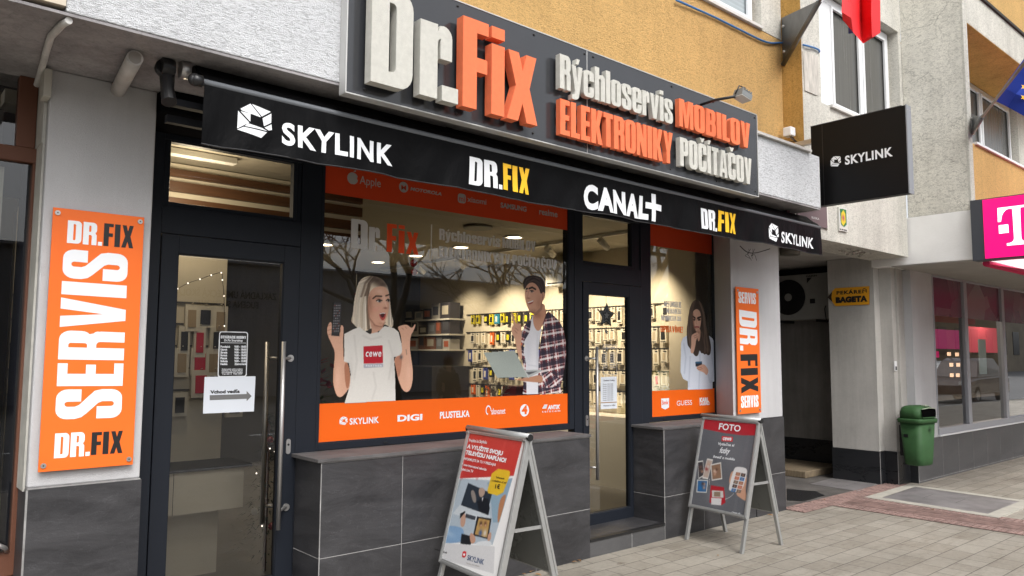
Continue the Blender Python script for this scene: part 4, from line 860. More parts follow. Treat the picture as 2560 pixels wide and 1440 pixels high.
# floodlight on arm over the sign
fl = thing('floodlight', 'grey floodlight on a black arm above the right end of the letter sign', 'lamp', (5.5, 3.6, 3.9))
g = M(BLKPL); A = pt(1752, 262, Y=3.69); B_ = pt(1788, 250, Y=3.52); C_ = pt(1838, 241, Y=3.36)
g.tube([A, B_, C_], .012, 8); g.tube([C_+np.array((0, 0, .02)), C_+np.array((.03, -.02, .09)), C_+np.array((.10, -.03, .085))], .006, 6); obj('arm', g, fl)
g = M(mat('grey lamp housing', (.22, .23, .23), .5, .3), STEEL); c = pt(1857, 238, Y=3.33)
Uf, Vf, Nf = np.array((.9, -.15, -.25)), np.array((.15, .98, 0)), None; Uf = Uf/np.linalg.norm(Uf); Vf = np.cross((0, 0, 1.0), Uf); Vf /= np.linalg.norm(Vf); Nf = np.cross(Uf, Vf)
O_ = c-Uf*.07-Vf*.06-Nf*.03; g.obox(O_+Uf*.012+Vf*.01, Uf, Vf, Nf, .115, .10, .042); 
for k in range(5): g.obox(O_+Uf*(.016+k*.024)+Vf*.01+Nf*.042, Uf, Vf, Nf, .007, .10, .024)
obj('housing', g, fl, bevel=.003)
g = M(mat('lamp lens', (.5, .5, .48), .15)); g.obox(O_+Uf*.012+Vf*.012-Nf*.006, Uf, Vf, Nf, .116, .096, .005); obj('lens', g, fl)
g = M(PVC, BLKPL); g.box((7.69, 4.20, 4.115), (7.79, 4.30, 4.215)); o_ = obj('casing', g, None, bevel=.01)
sn = thing('sensor_box', 'small white sensor box standing on the ledge at the end of the yellow wall', 'sensor', (7.74, 4.25, 4.1)); o_.parent = sn; o_.location = -Vector(sn.location)
g = M(BLKPL); 
for k in range(3): g.tube([(7.71+k*.03, 4.23, 4.115), (7.72+k*.04, 4.21, 4.07), (7.76+k*.03, 4.2, 4.06)], .004, 6)
g.tube([(7.75, 4.26, 4.07), (7.80, 4.16, 4.04), (7.86, 4.11, 4.03)], .004, 6); obj('wire', g, sn)
# blue cable
pts = [pt(1690, 0, Y=4.33), pt(1780, 40, Y=4.34), pt(1845, 72, Y=4.34), pt(1915, 105, Y=4.34), pt(1955, 107, Y=4.34), pt(1990, 110, Y=4.22), pt(2012, 113, Y=4.10), pt(2034, 119, Y=4.10), pt(2047, 125, Y=4.10), pt(2048, 131, Y=4.11)]
def smooth(P, n=6):
    P = [np.array(q, float) for q in P]; out = []
    for i in range(len(P)-1):
        p0, p1, p2, p3 = P[max(i-1, 0)], P[i], P[i+1], P[min(i+2, len(P)-1)]
        for k in range(n):
            t_ = k/n; out.append(.5*((2*p1)+(-p0+p2)*t_+(2*p0-5*p1+4*p2-p3)*t_**2+(-p0+3*p1-3*p2+p3)*t_**3))
    return out+[P[-1]]
g = M(mat('blue cable', (.035, .16, .42), .4)); g.tube(smooth(pts), .011, 8); tag(obj('cable', g), 'blue cable sagging across the yellow wall to the white window', 'cable')
g = M(mat('dark loose wires', (.02, .02, .02), .5)); 
for k in range(4):
    a0 = pt(1872+k*5, 622, Y=4.3); g.tube(smooth([a0, a0+np.array(((-1)**k*.03, .02, -.04-.012*k)), a0+np.array((.02*k-.02, .03, -.07+.006*k)), a0+np.array((.03-.02*(k%3), .0, -.10-.02*(k%2)))], 4), .0022, 5)
g.tube(smooth([pt(1850, 615, Y=4.3), pt(1868, 630, Y=4.3), pt(1890, 632, Y=4.3), pt(1925, 622, Y=4.25)]), .005, 6)
tag(obj('loose_wires', g), 'tangle of thin dark wires hanging below the right end of the awning', 'wires')
g = M(PVC, BLKPL); a = pt(2252, 903, X=10.64); g.box((10.655, 4.425, a[2]-.13), (10.72, 4.438, a[2])); g.box((10.67, 4.42, a[2]-.12), (10.705, 4.4248, a[2]-.07), 1); tag(obj('intercom', g), 'small white intercom box on the wall above the green bin', 'intercom')
# flags
def linear(P, n=4):
    P = [np.array(q, float) for q in P]; return [P[i]+(P[i+1]-P[i])*k/n for i in range(len(P)-1) for k in range(n)]+[P[-1]]
def cloth_flag(name, grid, m_, parent=None, sm=linear):
    """grid of 3-D rows"""
    g = M(m_); R_, C2 = len(grid), len(grid[0]); G_ = np.array(grid, float); V = []; n = 4
    rows = [sm(list(G_[i]), n) for i in range(R_)]; cols = np.array(rows); out = np.array([sm(list(cols[:, j]), n) for j in range(cols.shape[1])])
    a, b = out.shape[:2]; V = [out[i, j] for i in range(a) for j in range(b)]; F = [(i*b+j, i*b+j+1, (i+1)*b+j+1, (i+1)*b+j) for i in range(a-1) for j in range(b-1)]
    g.add(V, F, 0, sm is smooth); return g
fk = thing('flag', 'red hanging flag folded to a point, its pole in a grey bracket', 'flag', (7.8, 4.3, 5.2))
p36 = 2.95
def fp(x, y, d=0): return pt(x, y, Y=p36+d)
g = cloth_flag('cloth', [[fp(2116, -210, .05), fp(2130, -190, -.03), fp(2150, -170, .08), fp(2175, -175, -.03), fp(2195, -190, .06)],
                         [fp(2108, -80, .03), fp(2128, -70, -.05), fp(2150, -60, .09), fp(2178, -60, -.04), fp(2200, -70, .05)],
                         [fp(2104, 30, .0), fp(2128, 45, -.05), fp(2152, 50, .10), fp(2178, 40, -.06), fp(2201, 35, .04)],
                         [fp(2107, 48, .02), fp(2132, 78, -.03), fp(2155, 100, .07), fp(2180, 90, -.03), fp(2201, 76, .03)],
                         [fp(2107, 50, .02), fp(2134, 82, -.03), fp(2158, 109, .06), fp(2182, 94, -.02), fp(2201, 82, .03)]], None)
g.mats = [mat('red flag cloth', (.72, .012, .018), .7)]; obj('cloth', g, fk, recalc=False)
g = cloth_flag('cloth', [[fp(2120, 40, .2), fp(2140, 45, .22)], [fp(2121, 84, .2), fp(2150, 82, .22)]], None); g.mats = [mat('blue flag cloth', (.012, .045, .32), .7)]; obj('cloth_stripe', g, fk, recalc=False)
GALV = mat('galvanised bracket', (.17, .175, .18), .4, .75, var=.25, vscale=6)
def bracket(parent, A, B_, C_, th=.012):
    """folded sheet: A top, B bottom on the wall, C the outer tip holding the pole"""
    A, B_, C_ = [np.array(q, float) for q in (A, B_, C_)]; n = np.cross(B_-A, C_-A); n /= np.linalg.norm(n); g = M(GALV, STEEL)
    T = [A, B_, C_]; g.add([q+n*th/2 for q in T]+[q-n*th/2 for q in T], [(0, 1, 2), (5, 4, 3), (0, 3, 4, 1), (1, 4, 5, 2), (2, 5, 3, 0)]); g.tube([B_, C_], .028, 8)
    for k in (.2, .75): q = A+(B_-A)*k+(C_-A)*.06; g.tube([q-n*.025, q+n*.025], .017, 8, 1)
    obj('bracket', g, parent)
At, Bt, Ct = pt(1955, 45, Y=4.34), pt(1958, 160, Y=4.34), pt(2050, 0, Y=3.55)
bracket(fk, At, Bt, Ct); g = M(mat('flag pole', (.20, .17, .14), .5)); d = Ct-Bt; g.tube([Bt+d*.75, Bt+d*2.2], .017, 8); obj('pole', g, fk)
fe = thing('flag', 'blue flag with yellow stars on a slanting pole at the right edge', 'flag', (10.6, 3.3, 4.6))
a0 = pt(2432, 322, Y=3.35); a1 = pt(2487, 252, Y=2.75); d = a1-a0
g = M(MATS['flag pole']); g.tube([a0, a0+d*2.9], .016, 8); obj('pole', g, fe)
bracket(fe, pt(2430, 287, Y=3.36), pt(2431, 333, Y=3.36), a0+d*.45, .01)
def ep(x, y, k, w=0): return pt(x, y, Y=2.75+k+w)
g = cloth_flag('c', [[ep(2484, 250, 0), ep(2520, 268, -.05, .03), ep(2560, 290, -.1, -.03), ep(2620, 322, -.15, .04), ep(2680, 350, -.2)],
                     [ep(2508, 218, -.1), ep(2540, 235, -.15, .03), ep(2580, 252, -.2, -.03), ep(2640, 285, -.25, .03), ep(2700, 310, -.3)],
                     [ep(2536, 180, -.2), ep(2570, 200, -.25, .03), ep(2605, 215, -.3, -.03), ep(2660, 240, -.35, .03), ep(2720, 270, -.4)],
                     [ep(2590, 105, -.4), ep(2620, 125, -.45, .03), ep(2660, 145, -.5, -.03), ep(2710, 170, -.55, .03), ep(2770, 200, -.6)]], None)
g.mats = [mat('deep blue flag cloth', (.010, .045, .38), .7)]; obj('cloth', g, fe, recalc=False)
g = M(YELL)
for cx_, cy_, w in ((2560, 217, -.235), (2559, 243, -.175)):
    g.add([ep(cx_+(8.5 if k % 2 == 0 else 3.4)*math.sin(k*math.pi/5+.35), cy_-(8.5 if k % 2 == 0 else 3.4)*math.cos(k*math.pi/5+.35), w) for k in range(10)], [tuple(range(10))])
obj('star', g, fe, recalc=False)
# ================================================================== WINDOW FILMS AND LETTERING (on the outside of the glass)
PG = PY(YG-.003)
def film(name, label, px_quad_y, m_, texts=(), parent=None):
    pass
def filmbox(a, b, z0, z1, m_): g = M(m_); g.quad((a, YG-.003, z0), (b, YG-.003, z0), (b, YG-.003, z1), (a, YG-.003, z1)); return g
tb = thing('brand_band', 'wide orange band with white maker logos along the foot of the big window', 'window band', (3.76, YG, 1.08))
obj('film', filmbox(2.528, 4.992, 1.083, 1.353, ORANGE), tb)
Z4 = lambda x, y: (780+x/3.13, 660+y/3.13)
def wd(parent, txt, bl, br, tl, m_=WHITE, font='soft', tf=Z4, h=.0015, p=PG, **k):
    g = M(m_); words(g, txt, p, tf(*bl), tf(*br), tf(*tl), font, h=h, **k); obj('lettering', g, parent, recalc=False)
g = M(WHITE); hexlogo(g, PG, *Z4(216, 1193), *Z4(277, 1260), h=.0015); obj('emblem', g, tb, recalc=False)
wd(tb, 'SKYLINK', (293, 1256), (522, 1240), (293, 1209), bold=.025, spacing=1.1)
wd(tb, 'DIGI', (668, 1231), (862, 1219), (668, 1186), bold=.04)
wd(tb, 'PLUSTELKA', (1000, 1208), (1232, 1194), (1000, 1159), bold=.03)
wd(tb, 'slovanet', (1403, 1177), (1512, 1170), (1403, 1130), bold=.01)
g = M(WHITE); 
for k in range(14):
    a = k*.34; r1 = .052-.0022*k; c = PG.uv(*Z4(1376, 1152)); g.prism([(c[0]+(r1+d)*math.cos(a+e)*.62, c[1]+(r1+d)*math.sin(a+e)) for d, e in ((-.006, 0), (.006, 0), (.005, .36), (-.007, .36))], PG, .0015, .0015)
obj('emblem', g, tb, recalc=False)
g = M(WHITE, ORANGE); c = PG.uv(*Z4(1662, 1145)); g.disc(PG.P(c[0], c[1], .0015), (1, 0, 0), (0, 0, 1), .052, 26); obj('emblem', g, tb, recalc=False)
wd(tb, '4', (1640, 1172), (1684, 1170), (1640, 1112), ORANGE, bold=.05, h=.0025)
g = M(WHITE)
for k in range(3): a = Z4(1813-k*6, 1112+k*10); b = Z4(1838-k*3, 1110+k*10); u0 = PG.uv(*a); u1 = PG.uv(*b); g.prism([(u0[0], u0[1]), (u1[0], u0[1]), (u1[0]+.006, u0[1]+.013), (u0[0]+.006, u0[1]+.013)], PG, .0015, .0015)
obj('emblem', g, tb, recalc=False)
wd(tb, 'ANTIK', (1842, 1137), (1942, 1133), (1842, 1107), bold=.05, shear=.25); wd(tb, 'telecom', (1800, 1164), (1942, 1158), (1800, 1146), spacing=1.5, bold=.01)
# small window band
sb = thing('brand_band', 'short orange band with three white logos at the foot of the small window', 'window band', (6.73, YG, 1.08))
obj('film', filmbox(6.178, 7.281, 1.078, 1.343, ORANGE), sb)
Zs = lambda x, y: (1400+x/2.571, 500+y/2.571)
g = M(WHITE); g.prism([PG.uv(*Zs(*q)) for q in ((650, 1276), (700, 1273), (700, 1333), (676, 1347), (651, 1336))], PG, .0015, .0015); obj('emblem', g, sb, recalc=False)
wd(sb, '3mk', (654, 1315), (696, 1312), (654, 1290), REDL, tf=Zs, h=.0025, bold=.02); wd(sb, 'GUESS', (750, 1322), (848, 1317), (750, 1291), tf=Zs, bold=.0)
wd(sb, 'KARL', (897, 1300), (957, 1298), (897, 1273), tf=Zs, bold=.06); wd(sb, 'LAGERFELD', (897, 1320), (963, 1317), (897, 1304), tf=Zs, bold=.05)
# red top bands
Z3 = lambda x, y: (780+x/3.13, 400+y/3.13)
rt = thing('brand_band', 'deep red band with grey maker logos across the top of the big window', 'window band', (3.76, YG, 2.85))
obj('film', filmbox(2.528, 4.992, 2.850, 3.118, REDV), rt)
wd(rt, 'Apple', (372, 186), (537, 196), (372, 122), GREYR, tf=Z3, bold=-.0)
g = M(GREYR); c = PG.uv(*Z3(318, 140)); g.disc(PG.P(c[0], c[1]-.004, .0015), (1, 0, 0), (0, 0, 1), .045, 20); g.prism([(c[0]+.004, c[1]+.046), (c[0]+.022, c[1]+.066), (c[0]+.026, c[1]+.05)], PG, .0017, .0017)
obj('emblem', g, rt, recalc=False); g = M(REDV); g.disc(PG.P(c[0]+.052, c[1]+.002, .002), (1, 0, 0), (0, 0, 1), .017, 14); g.disc(PG.P(c[0], c[1]-.062, .002), (1, 0, 0), (0, 0, 1), .016, 12); obj('emblem_cutout', g, rt, recalc=False)
g = M(GREYR); c = PG.uv(*Z3(716, 213)); g.disc(PG.P(c[0], c[1], .0015), (1, 0, 0), (0, 0, 1), .042, 22); obj('emblem', g, rt, recalc=False); wd(rt, 'M', (697, 232), (735, 236), (697, 195), REDV, tf=Z3, h=.0025, bold=.01)
wd(rt, 'MOTOROLA', (768, 237), (1013, 278), (768, 212), GREYR, tf=Z3, bold=.03, shear=.2)
g = M(GREYR); a = PG.uv(*Z3(1140, 333)); b = PG.uv(*Z3(1203, 270)); g.prism([(x*(b[0]-a[0])+a[0], y*(b[1]-a[1])+a[1]) for x, y in rr(0, 0, 1, 1, .3)], PG, .0015, .0015); obj('emblem', g, rt, recalc=False); wd(rt, 'mi', (1150, 320), (1194, 322), (1150, 278), REDV, tf=Z3, h=.0025, bold=.01)
wd(rt, 'xiaomi', (1215, 325), (1363, 340), (1215, 283), GREYR, tf=Z3, bold=.01); wd(rt, 'SAMSUNG', (1475, 370), (1677, 400), (1475, 333), GREYR, tf=Z3, bold=.03); wd(rt, 'realme', (1777, 424), (1920, 444), (1777, 378), GREYR, tf=Z3)
rs = tag(obj('brand_band', filmbox(6.178, 7.281, 2.828, 3.118, REDV)), 'plain deep red band across the top of the small window', 'window band')
# frosted lettering on the big window
wl = thing('window_lettering', 'frosted grey and red lettering across the upper part of the big window', 'lettering', (3.6, YG, 2.6))
for ch, a, b, m_, cap_ in (('D', 302, 432, GREYL, 1), ('r', 443, 528, GREYL, 1), ('.', 508, 548, GREYL, 1), ('F', 583, 660, REDL, 1), ('i', 675, 722, REDL, 1), ('x', 735, 833, REDL, 1)):
    V, F = heavy(ch, False); w = V[:, 0].max()-V[:, 0].min(); A = PG.uv(*Z3(a, 688+(a-302)*.09)); B_ = PG.uv(*Z3(b, 700)); T = PG.uv(*Z3(302, 440))[1]; z0_ = PG.uv(*Z3(302, 687))[1]
    g = M(m_); s_ = (T-z0_)*.93; g.add([PG.P(A[0]+(v[0]-V[:, 0].min())/w*(B_[0]-A[0]), z0_+v[1]*s_, .0015) for v in V], F); obj('lettering', g, wl, recalc=False)
g = M(GREYL); a = PG.uv(*Z3(935, 505)); b = PG.uv(*Z3(935, 780)); g.prism([(a[0]-.005, b[1]), (a[0]+.005, b[1]), (a[0]+.005, a[1]), (a[0]-.005, a[1])], PG, .0015, .0015); obj('divider', g, wl, recalc=False)
wd(wl, 'Rýchloservis MOBILOV', (995, 623), (1748, 716), (995, 536), GREYL, 'heavy', tf=Z3); wd(wl, 'ELEKTRONIKY·TV·POČÍTAČOV', (992, 757), (1908, 862), (992, 673), GREYL, 'heavy', tf=Z3)
w2l = thing('window_lettering', 'small grey and orange lettering beside the printed woman in the small window', 'lettering', (6.5, YG, 1.9))
for txt, y0, y1, xa, m_ in (('NEFUNGUJE', 685, 647, 668, GREYL), ('NENABÍJA', 729, 695, 684, GREYL), ('NEHRIEVA SA', 773, 740, 650, GREYL), ('OPRAVÍME!', 848, 808, 645, MATS['orange vinyl'])):
    wd(w2l, txt, (xa, y0), (790 if '!' in txt else 778, y0), (xa, y1), m_, 'heavy', tf=Zs)
# ---- printed people (flat window prints)
SKIN, SKD, SKL = (214, 164, 138), (176, 122, 98), (232, 190, 166)
VP = vcolmat('window print', .55)
def printed(name, label, box_px, draw, tf, h=.002, gain=.98, step=.004):
    a = PG.uv(*tf(box_px[0], box_px[3])); b = PG.uv(*tf(box_px[2], box_px[1])); pr = Print(PG, (a[0], min(a[1], b[1])-.01, b[0], b[1]), step, tf); draw(pr)
    o = obj('printed_figure', pr.mesh(VP, h, gain), None, recalc=False); o.name = name; return tag(o, label, 'window print')
def strands(P, L0, L1, n, cols, w, k, seed):
    r_ = np.random.default_rng(seed); a, b = np.array(L0, float), np.array(L1, float)
    for i in range(n): t_ = r_.random(); q = a*(1-t_)+b*t_+r_.normal(0, 3, (1, 2)); P.line([tuple(x) for x in q], w*r_.uniform(.5, 1.3), cols[int(r_.integers(len(cols)))], k*r_.uniform(.5, 1))
def woman(P):
    P.poly([(345, 190), (372, 122), (430, 90), (500, 93), (560, 122), (598, 185), (612, 290), (622, 395), (638, 445), (634, 497), (600, 490), (560, 470), (470, 500), (420, 532), (400, 512), (370, 505), (338, 492), (322, 470), (300, 452), (318, 385), (326, 290)], (226, 210, 184), True)
    for x, w, c in ((345, 10, (170, 158, 142)), (372, 8, (232, 224, 210)), (398, 12, (176, 163, 145)), (420, 8, (238, 230, 216)), (335, 8, (190, 178, 160))): P.line([(x+40, 130), (x+8, 230), (x-6, 380), (x+2, 490)], w, c, .55)
    for x, c in ((592, (180, 168, 150)), (608, (232, 224, 212)), (622, (170, 156, 140))): P.line([(x-22, 200), (x, 330), (x+6, 470)], 9, c, .5)
    strands(P, [(470, 95), (360, 140), (325, 300), (312, 470)], [(500, 100), (440, 190), (420, 330), (420, 515)], 46, [(236, 228, 214), (168, 152, 132), (200, 186, 166), (146, 130, 112), (245, 240, 230)], 6, .6, 5)
    strands(P, [(540, 120), (590, 200), (600, 330), (600, 480)], [(560, 120), (604, 220), (622, 380), (634, 480)], 16, [(236, 228, 214), (160, 144, 124), (140, 124, 108)], 6, .6, 6)
    strands(P, [(440, 150), (425, 250), (425, 350), (430, 500)], [(452, 160), (442, 250), (440, 360), (452, 520)], 12, [(120, 100, 82), (92, 74, 60)], 7, .75, 15); strands(P, [(455, 92), (400, 150), (370, 260)], [(510, 95), (470, 150), (440, 240)], 16, [(110, 90, 74), (80, 62, 50)], 6, .6, 16)
    P.blob((505, 125), 76, 46, (66, 50, 40), .95); P.blob((550, 160), 55, 34, (72, 54, 44), .85)
    P.poly([(440, 400), (470, 520), (455, 548), (500, 545), (566, 490), (560, 440), (500, 400)], (205, 158, 134), True); P.blob((505, 480), 40, 25, SKD, .7)
    P.poly([(250, 545), (330, 505), (372, 492), (402, 516), (452, 546), (520, 531), (563, 486), (600, 488), (645, 503), (678, 530), (700, 620), (709, 706), (641, 731), (650, 860), (655, 1072), (250, 1092), (292, 960), (300, 860), (285, 776), (249, 766)], (218, 214, 207))
    for L in (((330, 560), (350, 760), (330, 900)), ((600, 600), (630, 720), (600, 900)), ((480, 850), (500, 960), (470, 1060)), ((400, 560), (460, 590), (540, 570))): P.line(L, 16, (192, 187, 180), .35)
    P.blob((640, 800), 40, 160, (190, 186, 180), .5); P.blob((300, 840), 30, 120, (190, 185, 178), .5)
    P.poly([(445, 232), (470, 196), (500, 180), (545, 172), (588, 190), (604, 255), (602, 335), (590, 405), (570, 452), (540, 489), (502, 480), (452, 438), (437, 360), (436, 285)], SKIN, True)
    P.blob((460, 350), 26, 90, (186, 132, 106), .6); P.blob((560, 270), 35, 60, SKL, .6); P.blob((490, 360), 24, 22, (220, 150, 130), .5); P.blob((540, 465), 30, 16, (190, 138, 112), .6)
    P.blob((455, 300), 14, 70, (150, 104, 84), .5); P.blob((530, 215), 40, 26, (236, 198, 176), .6); P.blob((520, 345), 26, 20, (226, 160, 142), .5); P.blob((600, 330), 12, 60, (190, 142, 120), .5); P.blob((552, 452), 20, 10, (232, 188, 166), .6)
    P.line([(476, 270), (500, 251), (543, 253)], 11, (74, 50, 38)); P.line([(577, 249), (602, 240)], 10, (74, 50, 38))
    P.poly([(505, 290), (522, 279), (543, 287), (530, 300), (512, 299)], (235, 228, 222), True, cut=False); P.blob((528, 289), 12, 11, (24, 26, 28), 1.4); P.line([(502, 288), (524, 276), (547, 286)], 7, (44, 28, 24)); P.blob((515, 272), 26, 9, (160, 108, 88), .6)
    P.poly([(583, 288), (594, 279), (603, 284), (600, 297)], (232, 226, 220), True, cut=False); P.blob((597, 287), 8, 10, (24, 26, 28), 1.4); P.line([(580, 286), (594, 275), (605, 282)], 7, (44, 28, 24))
    P.line([(566, 262), (572, 300), (584, 335)], 6, (232, 194, 172), .6); P.blob((573, 345), 18, 9, (128, 74, 58), .9); P.line([(448, 260), (440, 340), (446, 420), (490, 478)], 12, (150, 104, 82), .6); P.line([(500, 482), (545, 492), (572, 455)], 8, (150, 100, 80), .6)
    P.poly([(521, 389), (550, 376), (575, 380), (578, 400), (568, 432), (550, 444), (533, 425)], (178, 66, 62), True, cut=False); P.poly([(529, 391), (552, 383), (570, 386), (564, 414), (548, 422), (538, 410)], (70, 18, 20), True, cut=False); P.line([(532, 389), (552, 383), (570, 385)], 6, (236, 228, 222))
    arm = (214, 166, 140)
    P.poly([(250, 762), (285, 775), (300, 870), (296, 960), (272, 1002), (236, 1042), (205, 1046), (184, 1020), (164, 950), (160, 880), (170, 780), (178, 690), (150, 625), (120, 562), (111, 510), (130, 460), (152, 446), (160, 520), (215, 560), (222, 472), (246, 482), (250, 522), (242, 590), (247, 680), (249, 766)], arm, True)
    P.poly([(250, 770), (285, 776), (299, 870), (292, 955), (270, 985), (255, 900)], (168, 112, 84), True, cut=False); P.blob((200, 900), 26, 120, (226, 182, 158), .7); P.blob((170, 870), 10, 120, (190, 140, 114), .5)
    for y in (480, 515, 550): P.line([(116, y+8), (150, y-4)], 4, (150, 100, 80), .8)
    P.poly([(165, 300), (231, 303), (214, 566), (150, 560)], (38, 36, 38)); P.poly([(170, 306), (228, 309), (212, 545), (156, 540)], (54, 52, 55), cut=False)
    for j in range(11):
        for i in range(4):
            if j in (5,) and i in (0, 3): continue
            P.blob((178+i*13-j*1.3, 325+j*20), 3.6, 4.2, (215, 215, 215) if (i+j) % 5 else (190, 60, 50), .9)
    P.line([(222, 480), (246, 500), (246, 560)], 12, (220, 172, 146))
    P.poly([(641, 730), (706, 706), (700, 625), (690, 545), (667, 500), (680, 482), (738, 469), (764, 488), (782, 502), (800, 467), (813, 471), (797, 522), (772, 562), (765, 640), (776, 730), (791, 830), (788, 920), (771, 986), (740, 1009), (704, 990), (671, 902), (655, 822), (645, 780)], arm, True)
    P.poly([(641, 735), (700, 710), (704, 760), (690, 860), (672, 895), (652, 800)], (180, 124, 98), True, cut=False); P.blob((755, 850), 22, 130, (228, 184, 160), .6); P.line([(700, 500), (715, 512)], 4, (160, 110, 90), .8); P.line([(728, 490), (740, 505)], 4, (160, 110, 90), .8); P.line([(735, 670), (740, 708)], 5, (110, 90, 84), .8)
    P.blob((697, 728), 14, 22, (70, 70, 80), .8); P.blob((668, 890), 5, 16, (80, 80, 90), .7)
    P.poly([(401, 645), (551, 636), (555, 775), (403, 780)], (178, 20, 38), cut=False); P.poly([(403, 783), (555, 778), (556, 806), (404, 815)], (168, 168, 178), cut=False)
pw = printed('printed_woman', 'life size window print of a blonde woman in a white shirt holding a black remote', (95, 80, 830, 1095), woman, Z4)
g = M(WHITE); words(g, 'cewe', PG, Z4(418, 724), Z4(540, 718), Z4(418, 668), bold=.012, shear=.15, spacing=1.12, h=.0035); o_ = obj('lettering', g, pw, local=True, recalc=False)
g = M(WHITE); words(g, 'PARTNER', PG, Z4(420, 804), Z4(545, 799), Z4(420, 790), bold=.01, h=.0035, spacing=1.3); o_ = obj('lettering', g, pw, local=True, recalc=False)
def plaid(P, pts, ang=0.12, sc=1.0):
    m = P.poly(pts, (128, 40, 44)); U, V = P.Ug*sc, P.Vg*sc; a, b = U*math.cos(ang)+V*math.sin(ang), -U*math.sin(ang)+V*math.cos(ang)
    w = m > .3; per = .105
    def band(q, c, wd_): return np.abs(((q/per+c) % 1)-.5) < wd_
    for q in (a, b):
        for c, wd_, col, k in ((0, .16, (28, 32, 50), .7), (.5, .085, (236, 232, 230), .85), (.22, .03, (214, 206, 204), .6), (.78, .03, (30, 34, 50), .7)):
            s_ = band(q, c, wd_) & w; P.c[s_] = P.c[s_]*(1-k)+np.array(col)*k
def man(P):
    P.poly([(1635, 545), (1660, 480), (1700, 440), (1726, 395), (1745, 430), (1700, 540), (1655, 640), (1665, 740), (1690, 840), (1690, 1018), (1650, 1018), (1655, 830), (1640, 740)], (90, 30, 34)); plaid(P, [(1635, 545), (1660, 480), (1700, 440), (1726, 395), (1745, 430), (1700, 540), (1655, 640), (1665, 740), (1690, 840), (1690, 1018), (1648, 1018), (1655, 830), (1640, 740)], -.3)
    P.poly([(1722, 405), (1700, 535), (1662, 600), (1655, 690), (1672, 770), (1678, 1022), (1772, 1020), (1775, 640), (1798, 520), (1780, 420)], (222, 221, 226)); P.blob((1690, 700), 30, 140, (196, 196, 205), .5); P.blob((1765, 700), 14, 160, (180, 180, 190), .6); P.line([(1690, 790), (1765, 800)], 10, (196, 196, 204), .5)
    P.poly([(1735, 375), (1812, 290), (1832, 370), (1838, 420), (1800, 490), (1772, 530), (1742, 505), (1725, 440)], (200, 148, 120), True); P.blob((1765, 400), 40, 34, (160, 106, 82), .8)
    plaid(P, [(1842, 366), (1872, 385), (1932, 440), (1965, 500), (1985, 600), (1988, 720), (1978, 800), (1960, 900), (1945, 962), (1958, 1010), (1768, 1018), (1770, 830), (1776, 700), (1790, 570), (1812, 450)], .15)
    P.line([(1842, 370), (1808, 470), (1786, 600), (1776, 760)], 9, (60, 24, 30), .7); P.line([(1905, 560), (1885, 760), (1900, 880)], 10, (50, 26, 36), .5); P.blob((1975, 760), 16, 200, (60, 26, 34), .4)
    P.poly([(1650, 165), (1655, 122), (1690, 88), (1762, 88), (1806, 112), (1826, 162), (1826, 232), (1814, 292), (1780, 245), (1740, 155), (1700, 142), (1668, 190), (1656, 212)], (44, 34, 32), True)
    strands(P, [(1655, 190), (1670, 130), (1720, 95), (1780, 110)], [(1760, 92), (1800, 130), (1815, 200), (1812, 280)], 26, [(74, 58, 54), (24, 18, 18), (96, 78, 72)], 6, .5, 9)
    P.poly([(1664, 205), (1680, 165), (1708, 143), (1745, 150), (1776, 190), (1788, 240), (1812, 214), (1821, 238), (1812, 282), (1800, 302), (1795, 360), (1745, 400), (1702, 380), (1680, 332), (1668, 292), (1663, 245)], (204, 154, 128), True)
    P.blob((1775, 310), 24, 70, (168, 116, 92), .6); P.blob((1735, 370), 40, 22, (150, 106, 86), .6); P.blob((1690, 240), 20, 40, (224, 180, 156), .6)
    P.line([(1698, 192), (1722, 183), (1748, 198)], 11, (34, 24, 22)); P.line([(1666, 199), (1684, 192)], 10, (34, 24, 22)); P.blob((1718, 215), 15, 7, (236, 230, 226), .9); P.blob((1719, 215), 8, 8, (24, 20, 20), 1.3); P.line([(1704, 210), (1720, 206), (1734, 213)], 5, (40, 26, 24)); P.blob((1692, 268), 14, 6, (130, 84, 66), .8); P.line([(1800, 300), (1792, 350), (1748, 392), (1706, 376)], 16, (120, 88, 74), .5); P.line([(1800, 225), (1806, 250), (1800, 285)], 5, (140, 92, 74), .9); P.blob((1678, 214), 6, 5, (60, 44, 40), .9)
    P.line([(1693, 215), (1686, 260), (1700, 270)], 5, (166, 112, 90), .7); P.poly([(1683, 300), (1710, 290), (1736, 280), (1728, 306), (1702, 318), (1688, 312)], (150, 66, 60), True, cut=False); P.line([(1690, 303), (1728, 289)], 7, (240, 234, 228))
    P.poly([(1554, 374), (1572, 380), (1590, 450), (1602, 470), (1622, 452), (1640, 490), (1640, 575), (1634, 640), (1646, 742), (1628, 752), (1600, 680), (1586, 582), (1558, 542), (1560, 492), (1578, 470), (1562, 420)], (208, 160, 134), True); P.line([(1590, 500), (1612, 520)], 4, (150, 100, 80), .8); P.line([(1584, 520), (1604, 542)], 4, (150, 100, 80), .8)
    P.poly([(1550, 905), (1690, 888), (1800, 862), (1832, 932), (1700, 922)], (182, 132, 104), True)
    plaid(P, [(1796, 852), (1850, 838), (1900, 870), (1955, 900), (1900, 962), (1830, 968), (1808, 930)], .5)
    P.poly([(1665, 830), (1775, 826), (1808, 832), (1690, 892)], (176, 180, 180)); P.poly([(1672, 846), (1765, 838), (1695, 868)], (90, 90, 94), cut=False)
    P.poly([(1337, 692), (1586, 675), (1690, 887), (1446, 894)], (158, 166, 160)); P.line([(1337, 692), (1586, 675), (1690, 887)], 4, (206, 208, 204)); P.blob((1420, 760), 110, 90, (168, 176, 168), .6)
pm = printed('printed_man', 'window print of a dark haired man in a plaid shirt holding a laptop', (1325, 80, 1998, 1025), man, Z4)
